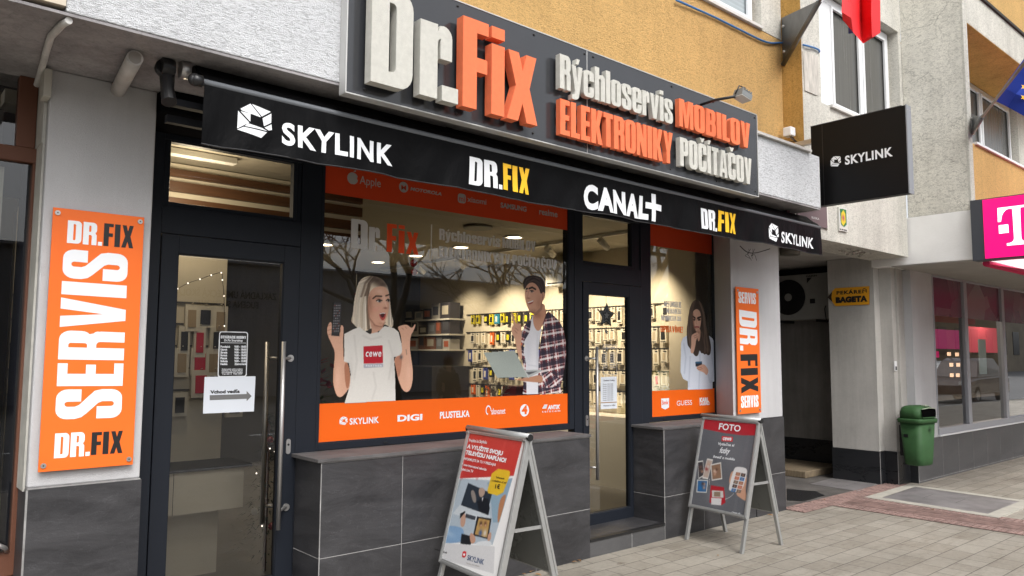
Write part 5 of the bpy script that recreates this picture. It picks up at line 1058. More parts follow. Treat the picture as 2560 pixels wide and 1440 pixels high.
Zw = lambda x, y: (1680+x/5.536, 730+y/5.536)
def woman2(P):
    B_ = (208, 214, 226); H_ = (62, 50, 44)
    P.poly([(215, 590), (150, 632), (122, 700), (118, 900), (114, 1110), (150, 1202), (216, 1240), (216, 1355), (562, 1342), (560, 1248), (602, 1232), (612, 1130), (602, 900), (592, 720), (560, 640), (500, 592), (420, 590), (370, 680), (300, 640)], B_)
    for L in (((160, 720), (190, 900), (170, 1120)), ((560, 700), (550, 900), (590, 1120)), ((380, 700), (385, 1000), (370, 1340)), ((250, 900), (240, 1100), (230, 1300)), ((500, 1150), (520, 1240), (560, 1240))): P.line(L, 22, (176, 184, 200), .5)
    P.poly([(222, 330), (246, 205), (290, 120), (340, 98), (392, 132), (440, 232), (466, 380), (472, 490), (502, 562), (516, 640), (542, 762), (530, 862), (498, 882), (468, 852), (450, 872), (425, 845), (400, 850), (380, 795), (360, 885), (320, 892), (290, 850), (248, 782), (214, 740), (204, 640), (198, 520), (214, 430)], H_, True)
    strands(P, [(300, 130), (235, 300), (215, 520), (250, 760)], [(330, 110), (285, 260), (280, 520), (300, 850)], 22, [(104, 88, 78), (36, 28, 26), (126, 106, 92)], 9, .5, 11); strands(P, [(370, 130), (420, 260), (440, 500), (440, 840)], [(390, 130), (455, 330), (490, 600), (530, 830)], 26, [(110, 92, 80), (36, 28, 26), (134, 112, 96)], 9, .5, 12)
    for L in (((250, 260), (228, 450), (240, 640), (270, 760)), ((430, 300), (440, 480), (480, 640), (510, 800)), ((410, 560), (440, 700), (490, 840))): P.line(L, 16, (104, 86, 74), .6)
    P.poly([(288, 268), (318, 242), (352, 236), (388, 270), (402, 345), (400, 425), (384, 502), (350, 548), (316, 530), (296, 440), (285, 345)], (206, 164, 142), True); P.blob((298, 420), 16, 110, (160, 116, 96), .7); P.poly([(330, 520), (395, 500), (390, 640), (365, 700), (345, 620)], (190, 148, 126), True); P.blob((360, 560), 30, 26, (140, 100, 84), .7)
    P.line([(288, 338), (318, 360)], 15, (36, 26, 24)); P.line([(350, 362), (394, 345)], 15, (36, 26, 24)); P.blob((304, 380), 22, 11, (40, 28, 26), 1.2); P.blob((374, 378), 24, 11, (40, 28, 26), 1.2); P.line([(300, 395), (312, 392)], 6, (30, 22, 22)); P.line([(358, 392), (388, 390)], 6, (30, 22, 22)); P.line([(335, 370), (332, 430), (342, 446)], 7, (170, 124, 104), .7); P.line([(310, 488), (340, 482), (372, 488)], 14, (150, 78, 74)); P.blob((340, 505), 24, 7, (150, 108, 90), .6); P.line([(288, 300), (290, 430), (322, 520)], 16, (130, 92, 76), .5)
    P.poly([(262, 605), (300, 575), (356, 553), (372, 602), (332, 655), (322, 742), (292, 862), (246, 832), (268, 740)], (204, 160, 138), True); P.line([(300, 612), (345, 592)], 5, (150, 108, 90)); P.line([(306, 636), (350, 618)], 5, (150, 108, 90))
    P.poly([(320, 966), (412, 960), (416, 1032), (325, 1032)], (42, 44, 52)); P.poly([(322, 966), (410, 960), (412, 985), (324, 990)], (44, 92, 128), cut=False)
    P.poly([(322, 1045), (400, 1005), (440, 996), (482, 1042), (506, 1092), (480, 1162), (440, 1112), (372, 1092)], (204, 160, 138), True); P.line([(345, 1055), (410, 1040)], 5, (150, 108, 90)); P.line([(360, 1075), (420, 1062)], 5, (150, 108, 90))
pq = printed('printed_woman', 'window print of a long haired woman in a pale blouse frowning at her phone', (100, 85, 625, 1360), woman2, Zw, step=.0035, gain=.98)
# ---- notices on the doors
def paper(name, label, quad, m_, h=.003, p=PG, r=None):
    g = M(m_); g.prism([p.uv(*q) for q in quad], p, h, h); return tag(obj(name, g, recalc=False), label, 'notice')
PAPER = mat('white paper', (.70, .74, .80), .7)
Z7 = lambda x, y: (380+x/2.666, 600+y/2.666)
pd = PY(YG-.003)
n1 = paper('paper_notice', 'white paper notice with a grey arrow on the left door', [Z7(350, 912), Z7(689, 908), Z7(678, 1142), Z7(338, 1157)][::-1], PAPER)
g = M(BLACK); words(g, 'Vchod vedľa', pd, Z7(386, 1023), Z7(583, 1019), Z7(386, 1003), bold=.045, h=.0045); obj('lettering', g, n1, local=True, recalc=False)
g = M(mat('printed arrow', (.16, .16, .16), .6)); g.prism([pd.uv(*Z7(*q)) for q in ((383, 1034), (629, 1026), (629, 1006), (662, 1040), (629, 1074), (629, 1058), (383, 1067))][::-1], pd, .0045, .0045); obj('arrow', g, n1, local=True, recalc=False)
def hours(label, quadL, m_, z, tf, lines):
    o = thing('hours_sticker', label, 'sticker', (0, 0, 0)); return o
hs_ = thing('hours_sticker', 'white outlined opening hours sticker on the left door above the paper notice', 'sticker', (1.86, YG, 1.7))
a = pd.uv(*Z7(436, 914)); b = pd.uv(*Z7(640, 613)); w_, h_ = b[0]-a[0], b[1]-a[1]
V, F = loops_mesh([[(x*w_, y*w_) for x, y in rr(0, 0, 1, h_/w_, .09)], [(x*w_, y*w_) for x, y in rr(.03, .03, .97, h_/w_-.03, .07)]], 0)
g = M(WHITE); g.add([pd.P(a[0]+v[0], a[1]+v[1], .002) for v in V], F); obj('border', g, hs_, recalc=False)
g = M(mat('tinted sticker', (.012, .011, .010), .4)); g.prism([(a[0]+.006, a[1]+.006), (b[0]-.006, a[1]+.006), (b[0]-.006, b[1]-.006), (a[0]+.006, b[1]-.006)], pd, .001, .001); obj('film', g, hs_, recalc=False)
g = M(WHITE)
words(g, 'OTVÁRACIE HODINY', pd, Z7(457, 656), Z7(626, 656), Z7(457, 637), 'heavy', h=.003); words(g, 'Dr.Fix Smartshop', pd, Z7(480, 675), Z7(603, 675), Z7(480, 661), bold=.03, h=.003)
u0 = pd.uv(*Z7(457, 686)); u1 = pd.uv(*Z7(626, 686)); g.prism([(u0[0], u0[1]), (u1[0], u0[1]), (u1[0], u0[1]+.003), (u0[0], u0[1]+.003)], pd, .003, .003)
for k, (d_, t__) in enumerate((('Pondelok', '9:00 - 18:00'), ('Utorok', '9:00 - 18:00'), ('Streda', '9:00 - 18:00'), ('Štvrtok', '9:00 - 18:00'), ('Piatok', '9:00 - 18:00'), ('Sobota', '9:00 - 12:00'), ('Nedeľa', 'Zatvorené'))):
    y = 717+k*19.3; wl_ = {0: 66, 5: 48}.get(k, 46); words(g, d_, pd, Z7(455, y), Z7(455+wl_, y), Z7(455, y-13), bold=.045, h=.003); words(g, t__, pd, Z7(548, y), Z7(626, y), Z7(548, y-13), bold=.045, h=.003)
for k in range(4):
    y = 864+k*11; words(g, ('Zodpovedný vedúci predajne', 'Holubyho 10, Pezinok 902 01', 'IČO 44940980 DIČ 2022892', 'Tel 0911 700 007')[k], pd, Z7(464, y), Z7(602, y), Z7(464, y-7), bold=.03, h=.003)
obj('lettering', g, hs_, recalc=False)
Z1 = lambda x, y: (1460+x*180/341, 640+y*180/341)
n2 = paper('paper_notice', 'white paper price list taped inside the right door below the star', [(1501, 943), (1541.5, 941), (1542, 1021), (1501, 1023)][::-1], PAPER)
g = M(mat('printed rows', (.2, .2, .22), .7)); words(g, 'Otváracie hodiny', pd, (1508, 953), (1536, 952.5), (1508, 949.5), bold=.05, h=.0045)
for k in range(9): words(g, 'Streda  9:00 18:00', pd, (1506.5, 962+k*5.0), (1532, 961.5+k*5), (1506.5, 959.3+k*5), h=.0045, bold=.02)
words(g, 'Vchod vedľa', pd, (1507, 1016), (1537, 1015), (1507, 1013), bold=.05, h=.0045); obj('lettering', g, n2, local=True, recalc=False)
g = M(mat('brown tape', (.35, .2, .08), .5)); g.prism([pd.uv(*q) for q in ((1501, 1006), (1541.5, 1004), (1541.5, 1006), (1501, 1008))], pd, .005, .005); obj('tape', g, n2, local=True, recalc=False)
h2s = thing('hours_sticker', 'clear hours sticker with pale outline on the right door above the price list', 'sticker', (5.5, YG, 1.6))
a = pd.uv(1507, 938); b = pd.uv(1541.5, 862); w_, h_ = b[0]-a[0], b[1]-a[1]
V, F = loops_mesh([[(x*w_, y*w_) for x, y in rr(0, 0, 1, h_/w_, .09)], [(x*w_, y*w_) for x, y in rr(.03, .03, .97, h_/w_-.03, .07)]], 0)
g = M(GREYR); g.add([pd.P(a[0]+v[0], a[1]+v[1], .002) for v in V], F); words(g, 'OTVÁRACIE HODINY', pd, (1510, 871), (1538, 870), (1510, 866), 'heavy', h=.002)
for k in range(7): words(g, 'Streda', pd, (1510, 884+k*6), (1518, 884+k*6), (1510, 880.5+k*6), bold=.04, h=.002); words(g, '9:00-18:00', pd, (1524, 884+k*6), (1538, 884+k*6), (1524, 880.5+k*6), bold=.04, h=.002)
obj('film', g, h2s, recalc=False)
# ================================================================== A-BOARDS
def aboard(label, near, far, h, s, flen, draw, texts, step=.005, Ztf=None):
    near = np.array((*near, h)); far = np.array((*far, h)); Wd = np.linalg.norm(near-far); U = (near-far)/Wd; n = np.cross(U, (0, 0, 1.0)); n /= np.linalg.norm(n)
    if n[0] > 0: n = -n
    o = thing('pavement_sign', label, 'a-board', tuple(np.append(((near+far)/2)[:2], 0)), 0, 'folding aluminium pavement signs')
    def side(sg, front):
        foot = far+n*sg*s; foot[2] = 0; Vv = far-foot; Ln = np.linalg.norm(Vv); Vv /= Ln; N = np.cross(U, Vv)
        if np.dot(N, n*sg) < 0: N = -N
        P0 = foot
        pl = Plane(P0, U, Vv)
        if np.dot(pl.N, N) < 0: pl.N = N
        pl.N = N
        b0 = Ln-flen; fw = .032; g = M(ALU)
        def bx(a0, a1, c0, c1, d0, d1, gg=g): 
            L_ = [(a0, c0), (a1, c0), (a1, c1), (a0, c1)]; gg.obox(P0+U*a0+Vv*c0+N*d0, U, Vv, N, a1-a0, c1-c0, d1-d0)
        for a0, a1, c0, c1 in ((0, fw, b0, Ln), (Wd-fw, Wd, b0, Ln), (fw, Wd-fw, b0, b0+fw), (fw, Wd-fw, Ln-fw, Ln)): bx(a0, a1, c0, c1, -.004, .012); 
        for a0, a1, c0, c1 in ((.006, fw-.008, b0+.008, Ln-.008), (Wd-fw+.008, Wd-.006, b0+.008, Ln-.008), (fw, Wd-fw, b0+.008, b0+fw-.01), (fw, Wd-fw, Ln-fw+.010, Ln-.008)): bx(a0, a1, c0, c1, .0122, .017)
        obj('front_frame' if front else 'rear_frame', g, o, bevel=.002)
        for a0 in (.004, Wd-.034):
            g = M(ALU); bx(a0, a0+.03, 0, Ln-.01, -.034, -.0045, g); obj('leg', g, o, bevel=.002)
        g = M(mat('grey back panel', (.16, .165, .155), .28, var=.12, vscale=3)); bx(.01, Wd-.01, b0+.01, Ln-.01, -.0043, .003, g); obj('back_panel', g, o)
        return pl, b0, fw, Ln, N
    pl, b0, fw, Ln, N = side(1, True); side(-1, False)
    g = M(ALU, BLKPL); g.tube([far-U*.012+np.array((0, 0, .004)), near+U*.012+np.array((0, 0, .004))], .022, 12); 
    for q in (far-U*.0, near+U*.002): g.tube([q-U*.012, q+U*.012], .0225, 12, 1)
    obj('hinge', g, o)
    z = h*.5; k = s*(1-z/h)
    for q in (far+U*.02, near-U*.02): g = M(ALU); c = np.array((q[0], q[1], z)); g.obox(c-n*k+U*-.004, U, (0, 0, 1), n, .008, .022, 2*k); obj('brace', g, o)
    pr = Print(pl, (fw-.004, b0+fw-.004, Wd-fw+.004, Ln-fw+.004), step, Ztf, bg=(255, 255, 255)); draw(pr)
    po = obj('poster', pr.mesh(vcolmat('glossy poster', .3, .5), .006, .82), o, recalc=False)
    for txt, bl, br, tl, m_, kw in texts:
        g = M(m_); words(g, txt, pl, Ztf(*bl), Ztf(*br), Ztf(*tl), h=.0072, rot=1, **kw); obj('lettering', g, o, recalc=False)
    return o, pl
P6 = lambda x, y: (1000+x/3.6, 1040+y/3.6)
def poster1(P):
    P.poly([(540, 120), (1120, 180), (1030, 540), (490, 565)], (206, 62, 58)); P.poly([(480, 560), (1010, 590), (840, 1160), (290, 1130)], (188, 202, 214))
    P.poly([(500, 560), (560, 575), (470, 870), (400, 990), (330, 1010)], (168, 180, 188)); P.poly([(790, 600), (1020, 560), (900, 960), (840, 960), (820, 700)], (150, 178, 198))
    P.poly([(620, 603), (835, 700), (785, 905), (550, 815)], (44, 54, 66)); P.poly([(712, 660), (745, 640), (775, 670), (765, 712), (740, 735), (720, 725)], (186, 160, 144), True, cut=False)
    P.poly([(700, 770), (745, 735), (800, 745), (815, 830), (800, 905), (720, 880)], (24, 28, 36), cut=False); P.poly([(745, 735), (757, 735), (745, 775)], (230, 230, 235), cut=False); P.poly([(640, 680), (665, 660), (692, 720), (690, 790), (660, 770)], (150, 140, 134), True, cut=False)
    P.poly([(545, 800), (820, 900), (800, 985), (480, 880)], (214, 222, 228)); P.poly([(600, 880), (690, 905), (680, 940), (592, 915)], (70, 74, 82), cut=False)
    P.poly([(480, 570), (515, 600), (500, 660), (505, 720), (470, 830), (430, 880), (400, 930), (380, 900), (440, 700)], (120, 92, 84), True); P.poly([(470, 570), (516, 590), (505, 640), (440, 680)], (46, 38, 38), True); P.blob((432, 800), 16, 30, (190, 120, 100), .9); P.poly([(380, 880), (430, 850), (400, 960), (340, 1050), (320, 1030)], (206, 160, 136), True)
    P.poly([(345, 1010), (450, 985), (560, 1000), (585, 1040), (570, 1150), (290, 1140)], (140, 176, 214), True); P.blob((450, 1060), 60, 30, (176, 204, 230), .8)
    P.poly([(560, 870), (592, 865), (600, 950), (575, 1010), (545, 985)], (206, 164, 142), True); P.poly([(548, 880), (592, 856), (596, 866), (545, 925)], (30, 32, 36))
    P.poly([(560, 1060), (660, 1085), (640, 1170), (550, 1150)], (30, 34, 40)); P.poly([(700, 905), (830, 925), (800, 1110), (665, 1075)], (34, 34, 38)); P.poly([(715, 920), (815, 940), (790, 1095), (680, 1065)], (196, 158, 96), cut=False)
    for cx_, c1, c2 in ((735, (70, 100, 160), (80, 54, 44)), (775, (220, 214, 208), (110, 70, 50))): P.blob((cx_, 970), 16, 26, c2, 1); P.blob((cx_+1, 985), 9, 13, (216, 170, 146), 1); P.blob((cx_-4, 1055), 18, 34, c1, 1)
    P.poly([(640, 1045), (680, 1075), (690, 1130), (650, 1160), (632, 1100)], (208, 160, 136), True); P.poly([(800, 1060), (830, 1040), (825, 1120), (790, 1130)], (208, 160, 136), True); P.poly([(900, 760), (950, 700), (965, 720), (900, 960), (880, 960)], (190, 134, 96), True); P.poly([(700, 1130), (830, 1120), (830, 1180), (680, 1165)], (232, 236, 240), True)
    P.poly([(190, 1128), (860, 1175), (850, 1420), (240, 1250)], (226, 226, 228)); P.poly([(888, 476), (985, 492), (998, 505), (992, 545), (935, 690), (880, 718), (800, 695), (793, 672), (822, 560), (832, 520)], (238, 198, 50))
    for L, c in ((((620, 130), (560, 560)), (226, 92, 84)), (((980, 150), (880, 480)), (226, 96, 88)), (((760, 160), (700, 560)), (190, 50, 48))): P.line(L, 22, c, .25)
RL = mat('poster dark blue lettering', (.02, .06, .16), .5); RR_ = mat('poster red mark', (.62, .04, .05), .5)
b1, pl1 = aboard('aluminium a-board with a red and white television offer poster, nearer the camera', (3.352, 3.680), (3.418, 4.395), 1.172, .30, .925, poster1, [
    ('Prejdite ku Skylinku', (628, 232), (788, 252), (632, 206), WHITE, {}), ('A VYUŽITE SVOJU', (610, 288), (928, 356), (618, 256), WHITE, dict(bold=.05)), ('TELEVÍZIU NAPLNO!', (596, 342), (958, 420), (604, 310), WHITE, dict(bold=.05)),
    ('INFORMUJTE SA TU V PREDAJNI', (577, 393), (866, 452), (582, 372), WHITE, {}), ('V cene internetová televízia', (560, 444), (784, 494), (565, 424), WHITE, {}), ('Skylink Live TV', (546, 486), (664, 512), (551, 464), WHITE, {}),
    ('Vybavenie', (868, 560), (945, 572), (871, 543), BLACK, {}), ('a inštalácia už od', (832, 588), (962, 610), (836, 572), BLACK, {}), ('1€', (862, 652), (905, 657), (868, 616), BLACK, dict(bold=.03)),
    ('www.skylink.sk', (316, 1205), (430, 1240), (320, 1188), BLACK, {}), ('SKYLINK', (610, 1296), (760, 1340), (620, 1252), RL, dict(bold=.02)), ('Televízia, ktorú milujete', (602, 1330), (722, 1360), (605, 1318), GREYR, {})], Ztf=P6)
g = M(RR_, WHITE); L = [pl1.uv(*P6(*q)) for q in ((572, 1222), (590, 1216), (606, 1224), (602, 1262), (585, 1278), (566, 1268))]; g.prism(L, pl1, .0073, .0073); L = [pl1.uv(*P6(*q)) for q in ((580, 1238), (596, 1240), (590, 1260), (577, 1256))]; g.prism(L, pl1, .0078, .0078, 1); obj('emblem', g, b1, recalc=False)
P7 = lambda x, y: (1640+x/3.272, 1000+y/3.272)
def poster2(P):
    P.c[:] = (104, 106, 112); P.poly([(380, 130), (860, 170), (835, 292), (700, 290), (560, 270), (370, 232)], (188, 36, 48))
    P.blob((640, 420), 120, 160, (122, 124, 130), .6); P.line([(560, 330), (500, 420), (470, 640)], 20, (92, 94, 100), .4); P.line([(760, 300), (700, 560), (650, 900)], 24, (118, 120, 126), .35)
    def photo(q, cols):
        P.poly(q, (228, 226, 222)); c = np.mean(q, 0); q2 = [tuple(np.array(a)+(c-np.array(a))*.14) for a in q]; P.poly(q2, cols[0])
        for k in range(6): a, b = rng.uniform(.25, .75, 2); p0 = np.array(q2[0])*(1-a)*(1-b)+np.array(q2[1])*a*(1-b)+np.array(q2[2])*a*b+np.array(q2[3])*(1-a)*b; P.blob(tuple(p0), 13, 16, cols[1+k % 3], .85)
    sk = (206, 158, 132)
    photo([(343, 503), (388, 495), (400, 620), (352, 648)], [(70, 66, 70), sk, (30, 30, 34), (120, 90, 80)]); photo([(422, 478), (470, 488), (428, 650), (382, 640)], [(196, 176, 164), sk, (150, 60, 60), (210, 200, 200)]); photo([(450, 528), (535, 510), (545, 648), (460, 662)], [(150, 118, 96), sk, (86, 56, 44), (226, 196, 176)])
    photo([(340, 652), (430, 656), (418, 760), (334, 756)], [(60, 110, 160), sk, (90, 60, 50), (40, 120, 190)])
    P.blob((500, 785), 70, 80, (160, 160, 166), 1); P.poly([(452, 698), (560, 715), (572, 840), (540, 862), (440, 840)], (182, 40, 52)); P.poly([(460, 740), (552, 745), (556, 800), (462, 796)], (214, 212, 208)); P.poly([(478, 752), (530, 752), (530, 792), (478, 790)], (150, 130, 110)); P.poly([(455, 800), (540, 806), (535, 862), (455, 855)], (226, 224, 226))
    P.poly([(620, 588), (645, 580), (640, 640), (615, 690), (600, 680), (606, 630)], (206, 158, 132), True); P.poly([(736, 610), (748, 630), (735, 740), (744, 775), (742, 830), (712, 815), (650, 770), (690, 740), (715, 700)], (210, 162, 136), True)
    P.poly([(668, 545), (735, 555), (750, 575), (748, 610), (700, 765), (610, 745), (595, 728), (640, 560)], (232, 230, 230), True)
    for j in range(5):
        for i in range(2): x = 660-j*9+i*42; y = 590+j*33+i*8; P.poly([(x, y), (x+36, y+7), (x+28, y+34), (x-8, y+27)], ((170, 120, 96), (70, 64, 66), (196, 120, 96), (60, 120, 180), (120, 110, 100))[(i+j*2) % 5]); P.blob((x+14, y+17), 9, 9, sk, .8)
    for k in range(8): a = 570+k*9; b = 812-k*2.0-(k*k)*.55; P.line([(a, b), (a+5, b-2)], 3, (235, 235, 235))
    for k in range(4): P.line([(441, 690-k*12), (441, 684-k*12)], 3, (235, 235, 235))
b2, pl2 = aboard('aluminium a-board with a dark grey photo printing poster, standing before the right pier', (6.232, 3.770), (6.300, 4.430), 1.122, .295, .865, poster2, [
    ('FOTO', (516, 240), (692, 260), (524, 192), WHITE, dict(bold=.02)), ('Vytlačte si', (509, 368), (642, 382), (513, 348), WHITE, dict(bold=.02)), ('fotky', (522, 432), (606, 442), (530, 388), WHITE, dict(shear=.35)), ('ihneď z mobilu', (470, 472), (646, 496), (475, 453), WHITE, dict(bold=.02)), ('cewe.sk', (622, 924), (694, 940), (626, 908), WHITE, dict(bold=.01))], Ztf=P7)
g = M(RR_); L = [pl2.uv(*P7(*q)) for q in ((540, 338), (543, 296), (633, 303), (630, 342))]; g.prism(L[::-1], pl2, .0068, .0068); obj('badge', g, b2, recalc=False); g = M(WHITE); words(g, 'cewe', pl2, P7(550, 328), P7(620, 333), P7(553, 296), h=.0076, rot=1, shear=.15, bold=.03); obj('lettering', g, b2, recalc=False)
# ================================================================== LITTER BIN
bn = thing('litter_bin', 'green plastic litter bin with a hooded opening hanging beside the grey shop window', 'bin', (10.66, 4.17, .30), math.radians(-9))
def section(z, w, d, r=.07, n=5):
    out = []; 
    for cx_, cy_, a0 in ((-w/2+r, -d/2+r, 180), (w/2-r, -d/2+r, 270), (w/2-r, d/2-r, 0), (-w/2+r, d/2-r, 90)): out += [(x, y, z) for x, y in arc(cx_, cy_, r, a0, a0+90, n)]
    return out
def loft(g, secs, mi=0, capb=True, capt=True, smooth=True):
    n = len(secs[0]); V = [q for s_ in secs for q in s_]; F = [(i*n+k, i*n+(k+1) % n, (i+1)*n+(k+1) % n, (i+1)*n+k) for i in range(len(secs)-1) for k in range(n)]
    o = len(g.v); g.add(V, F, mi, smooth)
    if capb: g.f.append([o+k for k in reversed(range(n))]); g.mi.append(mi); g.smooth.append(False)
    if capt: g.f.append([o+(len(secs)-1)*n+k for k in range(n)]); g.mi.append(mi); g.smooth.append(False)
    return g
g = loft(M(GREEN), [section(.0, .28, .20), section(.015, .32, .24), section(.1, .335, .255), section(.56, .40, .30)]); obj('body', g, bn, local=True)
g = loft(M(GREEN), [section(.545, .44, .335), section(.585, .45, .345), section(.60, .44, .335)]); obj('rim', g, bn, local=True)
g = M(GREEN, BLKPL)
secs = [section(.6, .41, .31, .09), section(.68, .405, .305, .09), section(.735, .375, .275, .09), section(.76, .30, .21, .08), section(.768, .20, .12, .05)]; loft(g, secs, 0); g.box((-.15, -.168, .615), (.15, -.145, .625), 0)
obj('hood', g, bn, local=True)
g = M(mat('matt black hole', (.003, .003, .003), 1.0, spec=0.0)); g.add([(x, -.160, z) for x, z in rr(-.16, .612, .16, .735, .045)], [tuple(range(24))]); g.box((-.14, -.159, .63), (.14, -.13, .72)); obj('opening', g, bn, local=True)
g = M(mat('pale hood edge', (.35, .40, .30), .5)); g.tube([(-.15, -.16, .73), (0, -.162, .742), (.15, -.16, .73)], .006, 6); g.box((-.03, -.13, .762), (.05, -.08, .776)); obj('ashtray', g, bn, local=True)
g = M(mat('embossed mark', (.02, .05, .018), .6)); V, F = loops_mesh([[(x, y) for x, y in arc(0, 0, .035, 0, 350, 20, .045)], [(x, y) for x, y in arc(0, 0, .030, 0, 350, 20, .04)]], 0)
g.add([(v[0]+.02, -.152, v[1]+.46) for v in V], F); g.box((.01, -.153, .44), (.018, -.151, .48)); g.box((.024, -.153, .44), (.032, -.151, .475)); obj('emblem', g, bn, local=True)
g = M(BLKPL); g.box((-.05, .15, .1), (.05, .22, .5)); g.box((-.19, .02, .36), (-.185, .08, .4)); obj('bracket', g, bn, local=True)
# ================================================================== COVERS IN THE PAVING
CHQ = mat('chequer plate', (.26, .245, .245), .55, .1, bump=.0, var=.4, vscale=2.2)
def cover(label, quad, z=.012, frame=.10, slots=True):
    P4 = [np.array(q, float) for q in quad]; o = thing('access_cover', label, 'cover', (*np.mean(P4, 0)[:2], 0)); c = np.mean(P4, 0)
    g = M(CHQ); B4 = [np.array((*q[:2], .005)) for q in P4]; T4 = [np.array((*q[:2], z)) for q in P4]; g.add(B4+T4, [(4, 5, 6, 7), (0, 1, 5, 4), (1, 2, 6, 5), (2, 3, 7, 6), (3, 0, 4, 7)])
    U = T4[1]-T4[0]; V = T4[3]-T4[0]; nu, nv = int(np.linalg.norm(U)/.033), int(np.linalg.norm(V)/.033)
    for i in range(nu):
        for k in range(nv):
            q = T4[0]+U*(i+.5)/nu+V*(k+.5)/nv; s_ = 1 if (i+k) % 2 else -1; a = np.array((.011, .011*s_, 0)); b = np.array((-.003*s_, .003, 0))
            g.add([q+a+b+(0, 0, .002), q-a+b+(0, 0, .002), q-a-b+(0, 0, .002), q+a-b+(0, 0, .002)], [(0, 1, 2, 3)])
    obj('plate', g, o, recalc=False)
    g = M(mat('cover slot', (.02, .02, .02), .8))
    for k in (.3, .62): q = T4[0]+U*k+V*.5; d = V/np.linalg.norm(V)*.18; e = np.array((.008, .002, .003)); g.add([q-d-e*(1, 1, -1), q+d-e*(1, 1, -1), q+d+e, q-d+e], [(0, 1, 2, 3)])
    obj('slot', g, o, recalc=False)
    if frame:
        g = M(mat('pale concrete surround', (.40, .38, .33), .85, bump=.3, bscale=90, var=.2, vscale=6)); Q = [np.array((*(c+(q-c)*(1+2*frame/np.linalg.norm(q-c)))[:2], .0155)) for q in P4]; I_ = [np.array((*q[:2], .0155)) for q in P4]
        g.add(Q+I_, [(k, (k+1) % 4, 4+(k+1) % 4, 4+k) for k in range(4)]); g.add(Q+[np.array((*q[:2], 0.)) for q in Q], [(k, (k+1) % 4, 4+(k+1) % 4, 4+k) for k in range(4)]); obj('surround', g, o, recalc=False)
cover('large chequered steel access cover in a pale concrete surround on the pavement', [pt(2205, 1247, Z=0), pt(2470, 1288, Z=0), pt(2549, 1257, Z=0), pt(2288, 1220, Z=0)])
cover('smaller chequered steel cover at the mouth of the dark passage', [pt(2025, 1212, Z=0), pt(2145, 1230, Z=0), pt(2195, 1212, Z=0), pt(2085, 1196, Z=0)], frame=0)
# leaves on the paving
LF = [mat('dry leaf', (.30, .16, .06), .8), mat('brown leaf', (.16, .09, .04), .8)]
LLAB = ['dry leaf alone on open paving left of the dark a-board', 'dry leaf at the foot of the wall left of the doorway step', 'leaf at the wall foot inside the legs of the poster a-board', 'second leaf at the wall foot behind the poster a-board leg', 'small leaf farthest left along the wall foot behind the poster a-board', 'leaf in the drain gap at the foot of the right pillar', 'paler leaf in the drain gap left of the pillar corner', 'brown leaf beside the guiding strip at the pillar corner', 'leaf on the smaller steel cover in the passage mouth', 'leaf on the pale paving below the large steel cover', 'dark leaf against the wall foot behind the rear board leg', 'tiny brown leaf by the corner of the doorway step', 'leaf beside the wet dark patch in the passage mouth', 'leaf at the lower picture edge under the poster a-board']
spots = [(1795, 1389), (1437, 1405), (1345, 1438), (1380, 1432), (1340, 1420), (1935, 1283), (1925, 1288), (1945, 1280), (2106, 1198), (2330, 1275), (1330, 1428), (1448, 1402), (2060, 1250), (1310, 1436)]
for k, (x, y) in enumerate(spots):
    q = pt(x, y, Z=.01); g = M(LF[k % 2]); s_ = rng.uniform(.016, .034); a = rng.uniform(0, 6); n = 9
    V = [q+np.array((math.cos(a)*u_*s_-math.sin(a)*w*s_, math.sin(a)*u_*s_+math.cos(a)*w*s_, abs(w)*s_*.5+rng.uniform(0, .004))) for u_, w in ((-1.1, 0), (-.5, .45), (.1, .6), (.6, .35), (1.1, 0), (.6, -.4), (.1, -.55), (-.5, -.4))]
    g.add(V, [(0, 1, 2, 3, 4), (0, 4, 5, 6, 7)]); tag(obj('fallen_leaf', g, recalc=False), LLAB[k], 'leaf', 'fallen leaves on the paving')
# ================================================================== PASSAGE: air conditioner and lamp
ac = thing('air_conditioner', 'outdoor air conditioning unit with a dark fan hung on the passage wall', 'air conditioner', (11.1, 6.0, 2.25))
ACW = mat('dim white casing', (.30, .30, .28), .5, var=.1, vscale=4); g = M(ACW); g.box((10.93, 5.42, 2.25), (11.24, 6.42, 2.94)); obj('casing', g, ac, bevel=.01)
g = M(BLKPL, ACW); g.disc((10.925, 6.08, 2.6), (0, 1, 0), (0, 0, 1), .27, 36, 0, .004, (-1, 0, 0))
for k in range(9): g.tube([(10.915, 6.08+.03*(k+1)*math.cos(t_), 2.6+.03*(k+1)*math.sin(t_)) for t_ in np.linspace(0, 2*math.pi, 30)], .0025, 4)
for k in range(20): a = k*math.pi/10; g.tube([(10.913, 6.08+.05*math.cos(a), 2.6+.05*math.sin(a)), (10.913, 6.08+.27*math.cos(a+.5), 2.6+.27*math.sin(a+.5))], .003, 4)
g.disc((10.912, 6.08, 2.6), (0, 1, 0), (0, 0, 1), .06, 20, 1, .006, (-1, 0, 0)); obj('fan_grille', g, ac)
g = M(BLKPL); g.box((10.926, 5.66, 2.49), (10.929, 5.74, 2.56)); g.prism([(-5.78, 2.88), (-5.70, 2.88), (-5.78, 2.80)], PX(10.928), .002, 0); words(g, 'DAIKIN', PX(10.928), (-5.79, 2.893), (-5.62, 2.893), (-5.79, 2.915), px=False, bold=.04, h=.001); obj('label_plate', g, ac)
g = M(BLKPL, ACW); g.box((10.9, 5.6, 2.21), (11.29, 5.64, 2.248)); g.box((10.9, 6.2, 2.21), (11.29, 6.24, 2.248)); g.tube([(10.98, 5.5, 2.5), (10.9, 5.5, 2.4), (10.95, 5.5, 2.2)], .01, 6); obj('bracket', g, ac)
